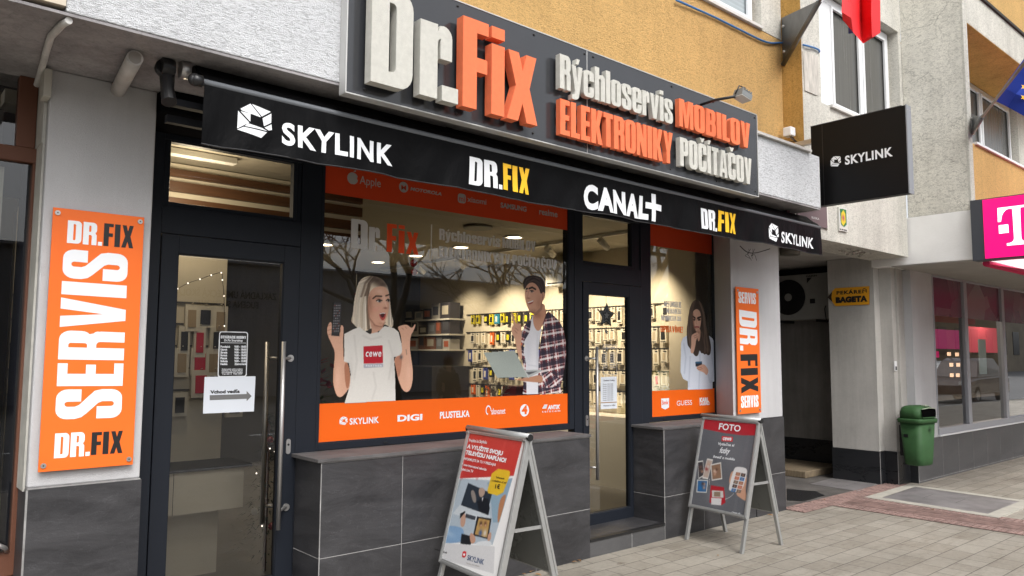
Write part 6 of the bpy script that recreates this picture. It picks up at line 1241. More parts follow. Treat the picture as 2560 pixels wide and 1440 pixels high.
g = M(mat('drum ceiling lamp', (.12, .11, .09), .5)); g.tube([(8.95, 4.95, 3.06), (8.95, 4.95, 2.97)], [.13, .12], 20); tag(obj('ceiling_lamp', g), 'unlit round ceiling lamp inside the passage behind the awning end', 'lamp')
# ================================================================== SHOP INTERIOR
rm = thing('shop_interior', 'cream walled sales room seen through the shop windows', 'room', (4.5, 7, .1))
g = M(CREAM); g.box((7.605, 4.95, .1), (7.8, 11.3, 3.2)); g.box((7.29, 4.96, .1), (7.604, 5.58, 3.1)); obj('wall', g, rm)
g = M(mat('dim back wall', (.07, .072, .08), .8)); g.box((.6, 11.2, .1), (7.6, 11.35, 3.2)); g.box((.55, 5.2, .1), (.62, 11.2, 3.2)); obj('wall', g, rm)  # dark wall colour stands in for the unlit depth of the room
g = M(CEIL); g.box((.6, 5.04, 3.10), (7.6, 11.3, 3.18)); obj('ceiling', g, rm)
g = M(mat('interior tile floor', (.20, .19, .175), .4, var=.1, vscale=3)); g.quad((.6, 5.0, .1), (7.6, 5.0, .1), (7.6, 11.2, .1), (.6, 11.2, .1)); obj('floor', g, rm)
g = M(CREAM); g.box((.8, 5.80, .1), (2.17, 5.9, 2.62)); g.box((2.12, 5.9, .1), (2.17, 8.5, 2.62)); obj('display_wall', g, rm)
g = M(mat('dark wood slat', (.10, .045, .02), .5, var=.4, vscale=4, stretch=(.3, 4, 4)), CREAM); g.box((.8, 5.80, 2.622), (3.3, 5.84, 3.09), 1)
for z, hgt in ((2.985, .055), (2.875, .075), (2.755, .075), (2.645, .07)): g.box((.8, 5.76, z-.0), (3.3, 5.798, z+hgt))
obj('slatted_panel', g, rm)
g = M(CREAM, FRAMEJ); g.box((.8, 5.42, .62), (2.2, 5.79, .90)); g.box((1.72, 5.418, .62), (1.724, 5.42, .90), 1); g.box((.8, 5.38, .902), (2.24, 5.79, .925), 1); obj('display_counter', g, rm)
g = M(SHELF); g.box((7.15, 5.9, .1), (7.58, 9.2, .95)); obj('low_cabinet', g, rm)
g = M(mat('dark counter', (.03, .028, .028), .5)); g.box((6.85, 9.75, .1), (7.58, 11.1, 1.52)); obj('dark_counter', g, rm, bevel=.01)
RAIL = mat('dark rail', (.08, .075, .07), .4, .5)
railz = [2.329, 2.046, 1.776, 1.497, 1.228]
for z in railz: g = M(RAIL); g.box((7.585, 5.6, z), (7.604, 9.85, z+.018)); tag(obj('wall_rail', g), 'thin dark display rail on the right shop wall, %s row' % ['the topmost', 'the second', 'the middle', 'the fourth', 'the lowest'][railz.index(z)], 'rail')
# hanging packs: one of each kind, then copies
KIND = {}
def packkind(key, card, item, w, h, facing, ilabel):
    g = M(card); g2 = M(item, BLKPL)
    if facing == 'x':
        g.box((-.030, -w/2, -h), (.0, w/2, 0)); a_ = .3 if key in ('wb', 'kb', 'by') else .2; g2.box((-.034, -w*a_, -h*.78), (-.0305, w*a_, -h*.25)); g2.box((-.033, -w*.35, -h*.16), (-.0305, w*.1, -h*.08), 1); g2.box((-.033, -w*.4, -h*.95), (-.0305, w*.4, -h*.9), 1); g2.tube([(0, 0, .004), (-.07, 0, .012)], .003, 5, 1); g2.box((-.0312, -.012, -.004), (.0, .012, .012), 1)
    else:
        g.box((-w/2, -.030, -h), (w/2, 0, 0)); g2.box((-w*.3, -.036, -h*.85), (w*.3, -.0305, -h*.2)); g.tube([(0, 0, .004), (0, -.05, .012)], .003, 5)
    root = thing('hanging_pack', 'x', 'pack'); obj('card', g, root, local=True); obj('item', g2, root, local=True); KIND[key] = [root, False, ilabel]; return root
CW = mat('pale card', (.72, .67, .56), .6); CB = mat('black card', (.02, .02, .022), .5); CY = mat('yellow card', (.70, .60, .03), .5); CP = mat('violet blue card', (.06, .08, .32), .5); CR = mat('red case', (.60, .02, .05), .4); CG = mat('green case', (.04, .35, .12), .5); CN = mat('brown card', (.40, .30, .18), .6); CT = mat('teal card', (.03, .28, .45), .5); CO = mat('orange case', (.8, .16, .03), .5)
packkind('wb', CW, CB, .10, .19, 'x', 'pale boxed pack with a black phone case'); packkind('ww', CW, mat('beige print', (.50, .42, .30), .6), .095, .185, 'x', 'pale boxed pack with a tan case'); packkind('wr', CW, CR, .10, .19, 'x', 'pale boxed pack with a red case'); packkind('by', CY, CB, .085, .14, 'x', 'yellow and black cable pack'); packkind('kb', CB, CY, .085, .15, 'x', 'black pack with a yellow centre'); packkind('pb', CP, CW, .10, .19, 'x', 'violet blue pack with a pale centre'); packkind('tw', CT, CW, .09, .17, 'x', 'teal pack with a pale centre'); packkind('oo', CO, CW, .08, .18, 'x', 'orange pack with a pale centre')
packkind('lb', CW, CB, .105, .2, 'y', 'clear pack with a black phone case'); packkind('lr', CW, CR, .105, .2, 'y', 'clear pack with a red phone case'); packkind('ln', CW, CN, .105, .2, 'y', 'clear pack with a patterned brown phone case')
ORD = ['first', 'second', 'third', 'fourth', 'fifth', 'sixth', 'seventh', 'eighth', 'ninth', 'tenth', 'eleventh', 'twelfth', 'thirteenth', 'fourteenth', 'fifteenth', 'sixteenth', 'seventeenth', 'eighteenth', 'nineteenth', 'twentieth', 'twenty-first', 'twenty-second', 'twenty-third', 'twenty-fourth', 'twenty-fifth', 'twenty-sixth', 'twenty-seventh', 'twenty-eighth', 'twenty-ninth', 'thirtieth', 'thirty-first', 'thirty-second', 'thirty-third', 'thirty-fourth', 'thirty-fifth']
def place_pack(key, loc, label, group, rz=0):
    root, used, _ = KIND[key]
    if not used: r = root; KIND[key][1] = True
    else:
        r = root.copy(); scene.collection.objects.link(r)
        for ch in root.children: c = ch.copy(); scene.collection.objects.link(c); c.parent = r
    r.location = loc; r.rotation_euler = (rng.uniform(-.05, .05), 0, rz); r.scale = (rng.uniform(.7, 1.3), rng.uniform(.8, 1.12), rng.uniform(.82, 1.15)); r['label'] = label; r['group'] = group
RN = ['top', 'second', 'middle', 'fourth', 'lowest']
for ri, z in enumerate(railz):
    y = 5.72; n = 0
    while y < 9.7:
        far = y > 8.0; ks = (['kb', 'by', 'kb', 'tw', 'kb', 'by'] if ri == 0 else ['pb', 'oo', 'kb', 'wb', 'wb', 'kb', 'ww', 'ww']) if far else (['pb', 'ww', 'ww', 'pb'] if y > 7.4 and ri < 2 else ['wb', 'ww', 'ww', 'ww', 'wb', 'ww', 'ww', 'wb', 'ww', 'wr'])
        k = ks[int(rng.integers(len(ks)))]
        place_pack(k, (7.585, y, z-.004), '%s, %s from the window on the %s rail' % (KIND[k][2], ORD[n], RN[ri]), 'packs hanging on the right shop wall', rng.uniform(-.12, .12)); n += 1; y += rng.uniform(.108, .15) + (.09 if rng.random() < .07 else 0)
lz = [pt(500, y, Y=5.78)[2] for y in (760, 813, 867, 922, 976)]
for ri, z in enumerate(lz): g = M(RAIL); g.box((.8, 5.785, z), (2.15, 5.799, z+.012)); tag(obj('wall_rail', g), 'thin rail behind the left door carrying the %s row of phone cases' % RN[ri], 'rail')
LP = [[('ln', 476), ('lb', 510), ('ln', 548)], [('lb', 459), ('lr', 498), ('lb', 543)], [('ln', 455), ('lr', 501), ('ln', 535)], [('lr', 504), ('lb', 538)], [('lb', 455), ('lb', 590)]]
for ri, row in enumerate(LP):
    for k, (kk, x) in enumerate(row):
        q = pt(x, 800, Y=5.785); place_pack(kk, (q[0], 5.785, lz[ri]-.01), '%s, %s from left on %s rail behind left door' % (KIND[kk][2].replace('clear pack with a ', ''), ORD[k], RN[ri]), 'phone cases behind the left door')
for kname, (r, used, _) in KIND.items():
    if not used:
        for ch in list(r.children): bpy.data.objects.remove(ch)
        bpy.data.objects.remove(r)
# shelves with boxes at the far end
zs1, zs2, zs3 = [pt(1130, y, X=7.3)[2] for y in (795, 834, 873)]
BX = [(.06, .06, .07), (.50, .46, .40), (.02, .02, .025), (.20, .09, .05), (.10, .09, .085), (.45, .43, .40), (.05, .045, .05), (.16, .16, .16)]
for si, z in enumerate((zs1, zs2, zs3)):
    g = M(SHELF); g.box((7.28, 9.9, z-.025), (7.6, 11.18, z)); tag(obj('wall_shelf', g), 'white wall shelf at the far end of the shop, %s of three' % ('top', 'middle', 'lowest')[si], 'shelf')
    y = 9.93; n = 0
    while y < 11.0:
        w = rng.uniform(.12, .3); hh = rng.uniform(.14, .27); c = BX[int(rng.integers(len(BX)))]
        bxo = thing('product_box', '%s %s product box, %s from the window on the %s far shelf' % (('tall', 'low')[hh < .2], 'dark' if sum(c) < .6 else 'pale', ORD[n], ('top', 'middle', 'lowest')[si]), 'box', (7.42, y+w/2, z), 0, 'product boxes on the far shelves')
        g = M(mat('carton %.2f %.2f' % (c[0], c[2]), c, .5)); g.box((-.11, -w/2, .0), (.1, w/2, hh)); obj('carton', g, bxo, local=True, bevel=.002)
        g = M(mat('carton print %d' % ((n+si) % 4), ((.5, .46, .38), (.08, .08, .09), (.45, .12, .06), (.25, .27, .3))[(n+si) % 4], .4)); g.box((-.113, -w*.35, hh*.25), (-.1105, w*.3, hh*.8)); obj('printed_panel', g, bxo, local=True)
        y += w+rng.uniform(.005, .05); n += 1
# lamps of the shop
WARM = (1.0, .85, .62); LAMPW = mat('lit downlight', (1.0, .86, .62), .4, emis=9)
DL = [(812, 612), (945, 656), (1040, 640), (1152, 619), (1285, 594)]
for k, (x, y) in enumerate(DL):
    q = pt(x, y, Z=3.085); o = thing('ceiling_downlight', 'glowing round ceiling downlight, %s from the left above the sales floor' % ORD[k], 'lamp', tuple(q), 0, 'ceiling downlights')
    g = M(LAMPW, PVC); g.disc((0, 0, 0), (1, 0, 0), (0, 1, 0), .085, 24); obj('lens', g, o, local=True); g = M(PVC); g.tube([(0, 0, .016), (0, 0, -.004)], .1, 24, cap=False); obj('ring', g, o, local=True)
    ld = bpy.data.lights.new('downlight lamp', 'SPOT'); ld.energy = 20; ld.color = WARM; ld.spot_size = math.radians(140); ld.spot_blend = .6; ld.shadow_soft_size = .09; l = bpy.data.objects.new('downlight_lamp', ld); scene.collection.objects.link(l); l.parent = o; l.location = (0, 0, -.03)
tk = thing('track_light', 'ceiling track with white spot heads aimed at the right shop wall', 'lamp', (6.55, 7.5, 3.06))
g = M(SHELF); g.box((6.53, 5.5, 3.06), (6.57, 10.8, 3.09)); obj('track', g, tk)
for y in (5.95, 6.85, 7.8, 8.7, 9.7):
    a = np.array((6.55, y, 3.05)); b = a+np.array((.10, 0, -.11)); g = M(SHELF); g.tube([a+np.array((-.04, 0, -.02)), b], .038, 12); g.tube([(6.55, y, 3.07), tuple(a)], .01, 6); obj('spot_head', g, tk)
    ld = bpy.data.lights.new('wall spot', 'SPOT'); ld.energy = 120 if y < 9 else 60; ld.color = WARM; ld.spot_size = math.radians(85); ld.spot_blend = .8; ld.shadow_soft_size = .04; l = bpy.data.objects.new('spot_lamp', ld); scene.collection.objects.link(l); l.parent = tk; l.location = Vector(b+np.array((.02, 0, -.02)))-tk.location
    l.rotation_euler = Vector((-(7.6-6.65), 0, 1.15)).to_track_quat('Z', 'Y').to_euler()
ld = bpy.data.lights.new('left display lamp', 'POINT'); ld.energy = 11; ld.color = WARM; ld.shadow_soft_size = .12
fx_ = thing('ceiling_fitting', 'slim fluorescent ceiling fitting above the left door', 'lamp', (1.75, 5.4, 3.08)); g = M(SHELF); g.box((1.5, 5.36, 3.05), (2.05, 5.44, 3.095)); obj('housing', g, fx_, bevel=.004)
l = bpy.data.objects.new('fitting_lamp', ld); scene.collection.objects.link(l); l.parent = fx_; l.location = (0, -.06, -.30)
g = M(SHELF, BLKPL); g.box((7.36, 7.05, 2.66), (7.604, 7.75, 2.95)); g.box((7.358, 7.08, 2.68), (7.36, 7.72, 2.70), 1); tag(obj('indoor_air_conditioner', g, bevel=.04), 'white rounded indoor air conditioner high on the right shop wall', 'air conditioner')
g = M(mat('grey ceiling grille', (.25, .24, .22), .6)); q = pt(1195, 567, Z=3.09); g.tube([(q[0], q[1], 3.095), (q[0], q[1], 3.07)], .16, 24); tag(obj('ceiling_speaker', g), 'round grey ceiling grille near the front of the sales room', 'grille')
# ornaments behind the glass
YO = 5.06; PO = PY(YO)
st = thing('hanging_star', 'dark grey christmas star hanging inside the right door', 'ornament', tuple(pt(1515.5, 789, Y=YO)))
c = PO.uv(1515.5, 789); STG = mat('grey star board', (.09, .093, .10), .6); STL = mat('pale star outline', (.62, .63, .66), .6)
def star(r1, r2, rot=0): return [(c[0]+(r1 if k % 2 == 0 else r2)*math.sin(k*math.pi/5+rot), c[1]+(r1 if k % 2 == 0 else r2)*math.cos(k*math.pi/5+rot)) for k in range(10)]
g = M(STG); g.prism(star(.125, .062, .06), PO, .006, 0); obj('board', g, st); g = M(STL)
for a, b, h in ((.092, .046, .0068), ): g.prism(star(a, b, .06), PO, h, h)
g2 = M(STG); g2.prism(star(.084, .041, .06), PO, .0075, .0075); g2.mats = [STG]; obj('outline', g, st, recalc=False); obj('inner_board', g2, st, recalc=False); g = M(STL); g.prism(star(.042, .018, .06), PO, .0085, .0085); obj('centre_star', g, st, recalc=False)
g = M(BLKPL); g.tube([PO.P(c[0], c[1]+.12), (c[0], YO, 2.38)], .002, 5); g.tube([PO.P(c[0], c[1]-.08), (c[0], YO, c[1]-.5)], .0015, 5); obj('string', g, st); g = M(STL)
for dz in (-.16, -.33): g.prism([(c[0]+(.03 if k % 2 == 0 else .013)*math.sin(k*math.pi/5), c[1]+dz+(.03 if k % 2 == 0 else .013)*math.cos(k*math.pi/5)) for k in range(10)], PO, .003, 0)
obj('small_star', g, st)
RB = mat('glossy red bauble', (.35, .005, .02), .12, coat=.5)
for (x, y, r, lab) in ((1034.5, 658, .032, 'larger glossy red bauble hanging inside the big window below the lettering'), (1036, 680, .028, 'smaller sparkling red bauble hanging just under the larger one')):
    q = pt(x, y, Y=5.2); g = M(RB, STEEL); g.sphere(q, r, 16); g.tube([q+np.array((0, 0, r)), q+np.array((0, 0, r+.02))], .006, 8, 1)
    tag(obj('bauble', g), lab, 'ornament', 'red baubles in the window')
q = pt(890.5, 736, Y=5.15); g = M(RB, STEEL); g.sphere(q, .013, 10); g.tube([q, q+np.array((0, 0, .16))], .0022, 5, 1); tag(obj('bead_drop', g), 'tiny red bead on a thin glittering string above the printed woman', 'ornament')
TW = mat('white twig', (.62, .55, .47), .7); g = M(TW)
def twig(g, p, d, L, r, depth):
    q = p+d*L; mid = p+d*L*.5+rng.normal(0, L*.06, 3); g.tube([p, mid, q], [r, r*.85, r*.7], 5)
    if depth:
        for _ in range(3): n = d+rng.normal(0, .45, 3); n /= np.linalg.norm(n); twig(g, q, n, L*rng.uniform(.6, .85), r*.68, depth-1)
base = pt(1243, 985, Y=5.35); base[2] -= .06
for k in range(6): d = np.array((rng.normal(0, .55), rng.normal(0, .2), 1.0)); d /= np.linalg.norm(d); twig(g, base, d, .075, .0055, 3)
tag(obj('twig_arrangement', g), 'pale bare twig arrangement on the window ledge below the laptop', 'decoration')
po = thing('poinsettia', 'red and green leafy plant behind the printed remote at the left of the big window', 'plant', (2.65, 5.3, 1.3)); g = M(mat('red bract', (.32, .012, .03), .6)); g2 = M(mat('poinsettia leaf', (.03, .09, .02), .6))
for k in range(60):
    q = np.array((rng.uniform(2.58, 2.78), rng.uniform(5.18, 5.4), rng.uniform(1.30, 1.72))); a, b = rng.uniform(0, 6), rng.uniform(-.6, .6); d = np.array((math.cos(a), math.sin(a)*.6, b)); e = np.cross(d, (0, .3, 1)); e /= np.linalg.norm(e); s_ = rng.uniform(.04, .07); (g if q[2] > 1.45 else g2).add([q-d*s_, q-e*s_*.4, q+d*s_, q+e*s_*.4], [(0, 1, 2, 3)])
obj('bracts', g, po, recalc=False); obj('leaves', g2, po, recalc=False); g = M(mat('terracotta pot', (.35, .05, .04), .6)); g.tube([(2.68, 5.3, 1.06), (2.68, 5.3, 1.28)], [.07, .09], 16); obj('pot', g, po)
g = M(mat('red gift box', (.42, .01, .03), .5)); q = pt(1303, 975, Y=5.5); g.box((q[0]-.15, 5.4, 1.2), (q[0]+.15, 5.6, q[2]+.04)); tag(obj('gift_box', g), 'dark red box behind the pale twigs on the window ledge', 'box')
g = M(SHELF); g.box((2.53, 5.06, 1.16), (4.99, 5.55, 1.19)); obj('window_ledge', g, rm)
FL = mat('fairy light', (1, .9, .8), .4, emis=2.2); g = M(FL, BLKPL); Q = [pt(x, y, Y=5.5) for x, y in ((444, 722), (470, 708), (500, 698), (528, 688), (553, 682), (556, 700), (560, 740), (561, 815))]
g.tube(smooth(Q, 3), .002, 4, 1)
for q in smooth(Q, 2)[::2]: g.sphere(q, .0055, 6)
tag(obj('fairy_lights', g), 'string of tiny fairy lights across the display behind the left door', 'fairy lights')
tr = thing('christmas_tree', 'small dark christmas tree with lights and baubles low behind the left door', 'christmas tree', (2.45, 5.6, .1)); NE = mat('fir needle', (.012, .03, .014), .8); g = M(NE); g3 = M(FL); g4 = M(RB, SHELF)
for k in range(700):
    h = rng.uniform(.08, 1.15); r = (1.2-h)*.27*rng.uniform(.2, 1); a = rng.uniform(0, 6.28); q = np.array((2.45+r*math.cos(a), 5.6+r*math.sin(a), .1+h)); d = np.array((math.cos(a), math.sin(a), -.2+rng.normal(0, .3)))*rng.uniform(.03, .06); e = np.array((-d[1], d[0], .01))*.14; g.add([q-e, q+d, q+e], [(0, 1, 2)])
for k in range(14):
    h = rng.uniform(.2, 1.0); r = (1.2-h)*.27; a = rng.uniform(3.4, 6.0); q = (2.45+r*math.cos(a), 5.6+r*math.sin(a), .1+h); (g3.sphere(q, .006, 6) if k % 2 else g4.sphere(q, .026, 10, k % 4 == 0))
obj('foliage', g, tr, recalc=False); obj('lights', g3, tr); obj('baubles', g4, tr); g = M(BROWN); g.tube([(2.45, 5.6, .1), (2.45, 5.6, 1.2)], .015, 6); obj('trunk', g, tr)
# ================================================================== ACROSS THE STREET (seen in the reflections)
OB = render_plaster('opposite plaster', (.42, .43, .47), .4, 1, .2, .3, 30, .01)
ob = thing('opposite_building', 'long low grey school building across the street, mirrored in the shop windows', 'building', (20, -22, 0))
g = M(OB); g.box((-30, -28, -.14), (80, -22, 5.6)); obj('wall', g, ob); g = M(mat('old roof tiles', (.12, .06, .04), .8, var=.3, vscale=2)); g.add([(-31, -21.6, 5.45), (81, -21.6, 5.45), (81, -25, 5.75), (-31, -25, 5.75)], [(0, 1, 2, 3)]); obj('roof', g, ob)
g = M(OB); g.box((11.5, -21.99, -.1), (16.2, -21.9, 5.6)); obj('stone_panel', g, ob)
for k in range(16):
    x = -24+k*5.1+.0; x = x-((x-21.2) % 5.1 > 99)*0
xs_ = [21.25+5.1*k for k in range(-8, 11) if not 11 < 21.25+5.1*k < 16.6]
for x in xs_:
    g = M(mat('stone surround', (.20, .19, .17), .8)); g.box((x-1.0, -21.99, 1.95), (x+1.0, -21.86, 4.35)); w = obj('window', g, ob); g = M(mat('dark old pane', (.015, .015, .018), .15)); g.box((x-.75, -21.86, 2.17), (x+.75, -21.85, 4.13)); obj('pane', g, w)
pO = Plane((0, -21.89, 0), (-1, 0, 0), (0, 0, 1)); pO.N = np.array((0, 1.0, 0)); g = M(BLKPL)
words(g, 'ZÁKLADNÁ UMELECKÁ ŠKOLA', pO, (-14.1, 4.02), (-9.9, 4.02), (-14.1, 4.30), px=False, bold=.02); words(g, 'EUGENA SUCHOŇA', pO, (-13.3, 3.62), (-10.7, 3.62), (-13.3, 3.88), px=False, bold=.02); obj('lettering', g, ob, recalc=False)
o2 = thing('opposite_building', 'tall drab brown building farther along the opposite side, mirrored in the grey framed window', 'building', (110, -24, 0)); g = M(mat('drab brown plaster', (.16, .13, .09), .9, var=.3, vscale=.4)); g.box((82, -34, -.14), (170, -24, 15)); obj('wall', g, o2)
for k in range(12): g = M(mat('dark old pane', (.015, .015, .018), .15), PVC); g.box((85+k*5, -24, 2), (87.4+k*5, -23.94, 5)); g.box((85+k*5, -24, 8), (87.4+k*5, -23.94, 11)); obj('window', g, o2)
BARK = mat('grey brown bark', (.12, .10, .08), .9, bump=.6, bscale=30, var=.3, vscale=6)
def tree(x, y, H, label, seed, lean=(0, 0)):
    r_ = np.random.default_rng(seed); o = thing('bare_tree', label, 'tree', (x, y, -.13), 0, 'bare trees across the street'); g = M(BARK); g2 = M(BARK)
    def br(p, d, L, r, n):
        P = [p]; 
        for k in range(3): d = d+r_.normal(0, .13, 3)+np.array((0, 0, .05)); d = d/np.linalg.norm(d); P.append(P[-1]+d*L/3)
        (g if n > 3 else g2).tube(P, [r, r*.9, r*.8, r*.68], 7 if n > 3 else 4, cap=False)
        if n:
            for k in range(3 if n > 1 else 5): e = d+r_.normal(0, .5, 3); e[2] = abs(e[2])*.7+.1; e /= np.linalg.norm(e); br(P[-1-(k % 2)], e, L*r_.uniform(.62, .85), r*.6, n-1)
    br(np.zeros(3), np.array((lean[0], lean[1], 1.0)), H*.34, H*.026, 5); obj('trunk', g, o, local=True); obj('branches', g2, o, local=True)
tree(13.0, -10.5, 8.0, 'bare twiggy tree mirrored at the left side of the big window', 31); tree(16.6, -7.5, 8.5, 'bare many stemmed tree across the street, mirrored behind the printed woman', 3); tree(20.5, -6.3, 9.5, 'large leaning bare tree mirrored near the middle of the big window', 8, (.35, .1)); tree(27.0, -7.5, 9, 'bare tree with arching limbs mirrored behind the printed man', 12); tree(44, -12, 9, 'bare tree mirrored in the grey framed shop window', 21)
lp = thing('street_lamp', 'street lamp with a white globe mirrored at the top of the small window', 'street lamp', (15.4, -1.27, 0)); g = M(mat('lamp post', (.10, .10, .10), .5)); g.tube([(15.4, -1.27, 0), (15.4, -1.27, 3.9)], [.06, .035], 10); obj('post', g, lp); g = M(mat('milk globe', (.75, .74, .70), .3)); g.sphere((15.4, -1.27, 4.12), .24, 18); obj('globe', g, lp)
def carbuild(name, label, x, y, L, W, H, paint, rz=0, grp='cars parked along the street'):
    o = thing(name, label, 'car', (x, y, -.14), rz, grp); gz = mat('car window', (.01, .012, .014), .06); h = H
    low = [(-.5, .20), (-.49, .42), (-.46, .50), (-.25, .56), (.12, .60), (.36, .58), (.48, .50), (.5, .22)]
    g = M(paint); P = [(a*L, b*h) for a, b in [(-.5, .2), (-.495, .40), (-.47, .50), (-.27, .56), (.40, .60), (.485, .56), (.5, .34), (.49, .2)]]
    n = len(P); 
    for s_ in (-1, 1): pass
    V = [(a, -W/2*(1 if 0 < i < n-1 else .96), b) for i, (a, b) in enumerate(P)]+[(a, W/2, b) for a, b in P]; g.add(V, [tuple(range(n)), tuple(reversed(range(n, 2*n)))]+[(i, i+n, (i+1) % n+n, (i+1) % n) for i in range(n)])
    obj('body', g, o, local=True, bevel=.05)
    g = M(paint); R2 = [(-.24*L, .565*h), (-.12*L, .93*h), (.0, h), (.26*L, .985*h), (.42*L, .60*h)]; n = len(R2)
    V = [(a, -W*(.46 if b < .7*h else .38), b) for a, b in R2]+[(a, W*(.46 if b < .7*h else .38), b) for a, b in R2]; g.add(V, [tuple(range(n)), tuple(reversed(range(n, 2*n)))]+[(i, i+n, (i+1) % n+n, (i+1) % n) for i in range(n)]); obj('cabin', g, o, local=True, bevel=.03)
    for s_ in (-1, 1):
        g = M(gz)
        def yk(b): return s_*(W*(.46-.08*(b/h-.6)/.33)+.006)
        for Q in ([(-.2, .62), (-.115, .88), (-.01, .93), (-.01, .62)], [(.01, .62), (.01, .93), (.24, .92), (.36, .64)]): g.add([(a*L, yk(b*h), b*h) for a, b in Q], [(0, 1, 2, 3)])
        obj('side_window', g, o, local=True, recalc=False)
        g = M(mat('car lamp', (.6, .6, .58), .2)); g.box((-.497*L, s_*W*.46, .42*h), (-.44*L, s_*W*.30, .49*h)); obj('headlight', g, o, local=True); g = M(mat('tail lamp', (.45, .02, .02), .3)); g.box((.502*L, s_*W*.46, .45*h), (.47*L, s_*W*.36, .56*h)); obj('tail_light', g, o, local=True)
        for a in (-.31, .31):
            g = M(mat('tyre', (.015, .015, .015), .8)); g.tube([(a*L, s_*W*.38, .34), (a*L, s_*(W*.5+.01), .34)], .34, 24); w = obj('wheel', g, o, local=True); g = M(STEEL); g.tube([(a*L, s_*(W*.5+.011), .34), (a*L, s_*(W*.5+.014), .34)], .2, 10); obj('rim', g, w, local=True)
    return o
carbuild('parked_car', 'dark maroon off-road car mirrored in the grey framed shop window', 35.3, -3.1, 4.8, 1.85, 1.8, mat('dark maroon paint', (.03, .008, .012), .25, coat=1))
carbuild('parked_car', 'silver car parked in the far row, mirrored in the first grey framed pane', 50, -9.8, 4.6, 1.8, 1.6, mat('silver paint', (.42, .43, .44), .3, .6, coat=1))
carbuild('parked_car', 'yellow car mirrored low in the small window beside the printed woman', 17.2, -3.1, 4.2, 1.75, 1.42, mat('yellow paint', (.62, .55, .06), .3, coat=1))
carbuild('parked_car', 'white car parked in the far row beside the silver one', 43.5, -9.8, 4.4, 1.8, 1.5, mat('white paint', (.7, .7, .7), .3, coat=1))
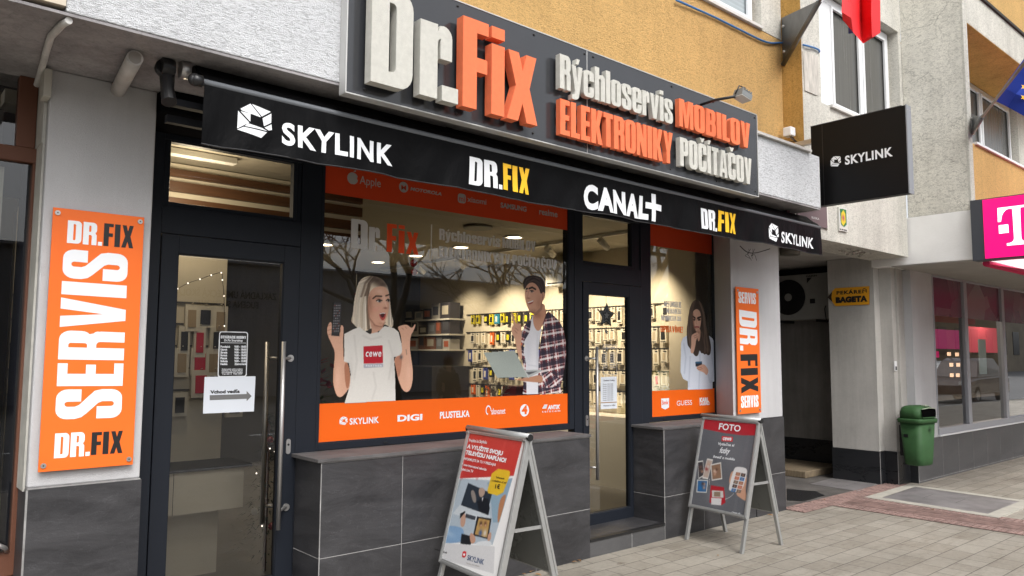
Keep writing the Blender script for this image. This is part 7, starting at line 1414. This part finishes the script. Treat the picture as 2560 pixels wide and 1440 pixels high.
# two passers-by, seen mirrored
def person(label, x, y, H, coat, legs, hat, rz, long=True):
    k = H/1.75; o = thing('person', label, 'person', (x, y, 0), rz)
    def skin(name, pts, edges, m_, parent, sub=2):
        me = bpy.data.meshes.new(name); me.from_pydata([tuple(np.array(p[:3])*k) for p in pts], edges, []); me.materials.append(m_); q = bpy.data.objects.new(name, me); scene.collection.objects.link(q); q.parent = parent
        md = q.modifiers.new('skin', 'SKIN'); md.use_smooth_shade = True
        for i, p in enumerate(pts): v = me.skin_vertices[0].data[i]; v.radius = (p[3]*k, (p[4] if len(p) > 4 else p[3])*k); v.use_root = (i == 0)
        q.modifiers.new('sub', 'SUBSURF').levels = sub; q.modifiers['sub'].render_levels = sub; return q
    B_ = [(0, 0, .95, .15, .12), (0, 0, 1.15, .14, .11), (0, .0, 1.38, .17, .12), (0, 0, 1.48, .06), (0, .01, 1.58, .075, .09), (0, .015, 1.68, .08, .095),
          (.19, 0, 1.42, .055), (.23, .02, 1.15, .045), (.22, .1, .93, .035), (-.19, 0, 1.42, .055), (-.23, .02, 1.15, .045), (-.22, .10, .93, .035),
          (.09, 0, .88, .09), (.10, .03, .5, .06), (.10, 0, .1, .045), (.1, .12, .04, .04), (-.09, 0, .88, .09), (-.10, -.02, .5, .06), (-.10, -.06, .1, .045), (-.1, .06, .04, .04)]
    E_ = [(0, 1), (1, 2), (2, 3), (3, 4), (4, 5), (2, 6), (6, 7), (7, 8), (2, 9), (9, 10), (10, 11), (0, 12), (12, 13), (13, 14), (14, 15), (0, 16), (16, 17), (17, 18), (18, 19)]
    body = skin('body', B_, E_, mat('skin', (.45, .27, .19), .6), o)
    skin('coat', [(0, 0, .98, .18, .15), (0, 0, 1.2, .165, .135), (0, 0, 1.40, .18, .13), (0, 0, 1.49, .09, .09), (.2, 0, 1.40, .08), (.25, .02, 1.14, .066), (.235, .1, .97, .055), (-.2, 0, 1.40, .08), (-.25, .02, 1.14, .066), (-.235, .1, .97, .055), (0, 0, .62 if long else .85, .2, .17)], [(0, 1), (1, 2), (2, 3), (2, 4), (4, 5), (5, 6), (2, 7), (7, 8), (8, 9), (0, 10)], coat, o)
    skin('trousers', [(0, 0, .92, .13, .12), (.09, 0, .86, .10), (.10, .03, .5, .078), (.10, 0, .12, .065), (-.09, 0, .86, .10), (-.10, -.02, .5, .078), (-.10, -.06, .12, .065)], [(0, 1), (1, 2), (2, 3), (0, 4), (4, 5), (5, 6)], legs, o)
    g = M(hat)
    prof = [(.098, 1.655), (.108, 1.67), (.108, 1.70), (.102, 1.72), (.098, 1.75), (.08, 1.785), (.045, 1.805), (.0, 1.81)]
    secs = [[(r_*k*math.cos(a), (r_*1.12*math.sin(a)+.012)*k, z*k) for a in np.linspace(0, 2*math.pi, 20, endpoint=False)] for r_, z in prof[:-1]]; loft(g, secs, 0, False, True); g.sphere((0, .01*k, 1.825*k), .028*k, 10); obj('hat', g, o, local=True)
    g = M(mat('hood fur', (.07, .05, .04), 1.0, bump=1.0, bscale=60)); r2 = np.random.default_rng(4)
    g.tube([(.13*k*math.cos(a), (.12*math.sin(a)-.02)*k, (1.475+.03*math.cos(a*2)-.02*math.sin(a))*k) for a in np.linspace(0, 2*math.pi, 26)], [.045*k*(1+.15*r2.random()) for _ in range(26)], 8); obj('hood', g, o, local=True)
    g = M(mat('dark hair', (.03, .018, .012), .7)); 
    for s_ in (-1, 1): g.tube([(s_*.085*k, .0, 1.67*k), (s_*.095*k, .015*k, 1.58*k), (s_*.08*k, .03*k, 1.50*k)], [.03*k, .032*k, .02*k], 8)
    obj('hair', g, o, local=True)
    g = M(mat('lip', (.35, .10, .09), .5), mat('eye white', (.6, .58, .55), .3), BLKPL); 
    for s_ in (-1, 1): g.sphere((s_*.032*k, .098*k, 1.635*k), .013*k, 8, 1, (1.2, .5, .8)); g.sphere((s_*.032*k, .105*k, 1.635*k), .006*k, 6, 2); g.tube([(s_*.018*k, .103*k, 1.655*k), (s_*.05*k, .094*k, 1.655*k)], .0035*k, 5, 2)
    g.sphere((0, .102*k, 1.572*k), .02*k, 10, 0, (1.1, .35, .4)); obj('face', g, o, local=True)
    g = M(MATS['skin']); g.add([(0, .128*k, 1.60*k), (-.016*k, .10*k, 1.597*k), (.016*k, .10*k, 1.597*k), (0, .10*k, 1.645*k)], [(0, 1, 2), (0, 2, 3), (0, 3, 1)])
    for s_ in (-1, 1):
        hx, hy, hz = s_*.22*k, .115*k, .90*k; g.sphere((hx, hy, hz), .036*k, 10, 0, (.55, 1, 1.15))
        for f_ in range(4): yy = hy+(f_-1.5)*.018*k; g.tube([(hx, yy, hz-.03*k), (hx-s_*.004*k, yy+.004*k, hz-.062*k), (hx-s_*.018*k, yy+.006*k, hz-(.088+.008*(f_ in (1, 2)))*k)], [.0095*k, .0085*k, .006*k], 6)
        g.tube([(hx, hy+.03*k, hz+.005*k), (hx-s_*.006*k, hy+.055*k, hz-.025*k), (hx-s_*.012*k, hy+.056*k, hz-.05*k)], [.011*k, .010*k, .007*k], 6)
    obj('hands', g, o, local=True)
    for s_, yy in ((.1, .1), (-.1, .04)):
        g = M(mat('dark boot', (.02, .018, .017), .5)); loft(g, [[(s_*k+a_*.05*k*w_, (yy+b_*.13)*k*1.0, z*k) for a_, b_ in [(math.cos(t_), math.sin(t_)) for t_ in np.linspace(0, 6.28, 14, endpoint=False)]] for z, w_ in ((0, 1), (.03, 1.05), (.07, .8))]); obj('boot', g, o, local=True)
person('passer-by in a long dark coat and knitted hat, mirrored in the big window', 8.9, -2.2, 1.62, mat('dark brown coat', (.03, .022, .02), .9), mat('dark trousers', (.02, .02, .022), .9), mat('plum knitted hat', (.05, .012, .02), .9), 0)
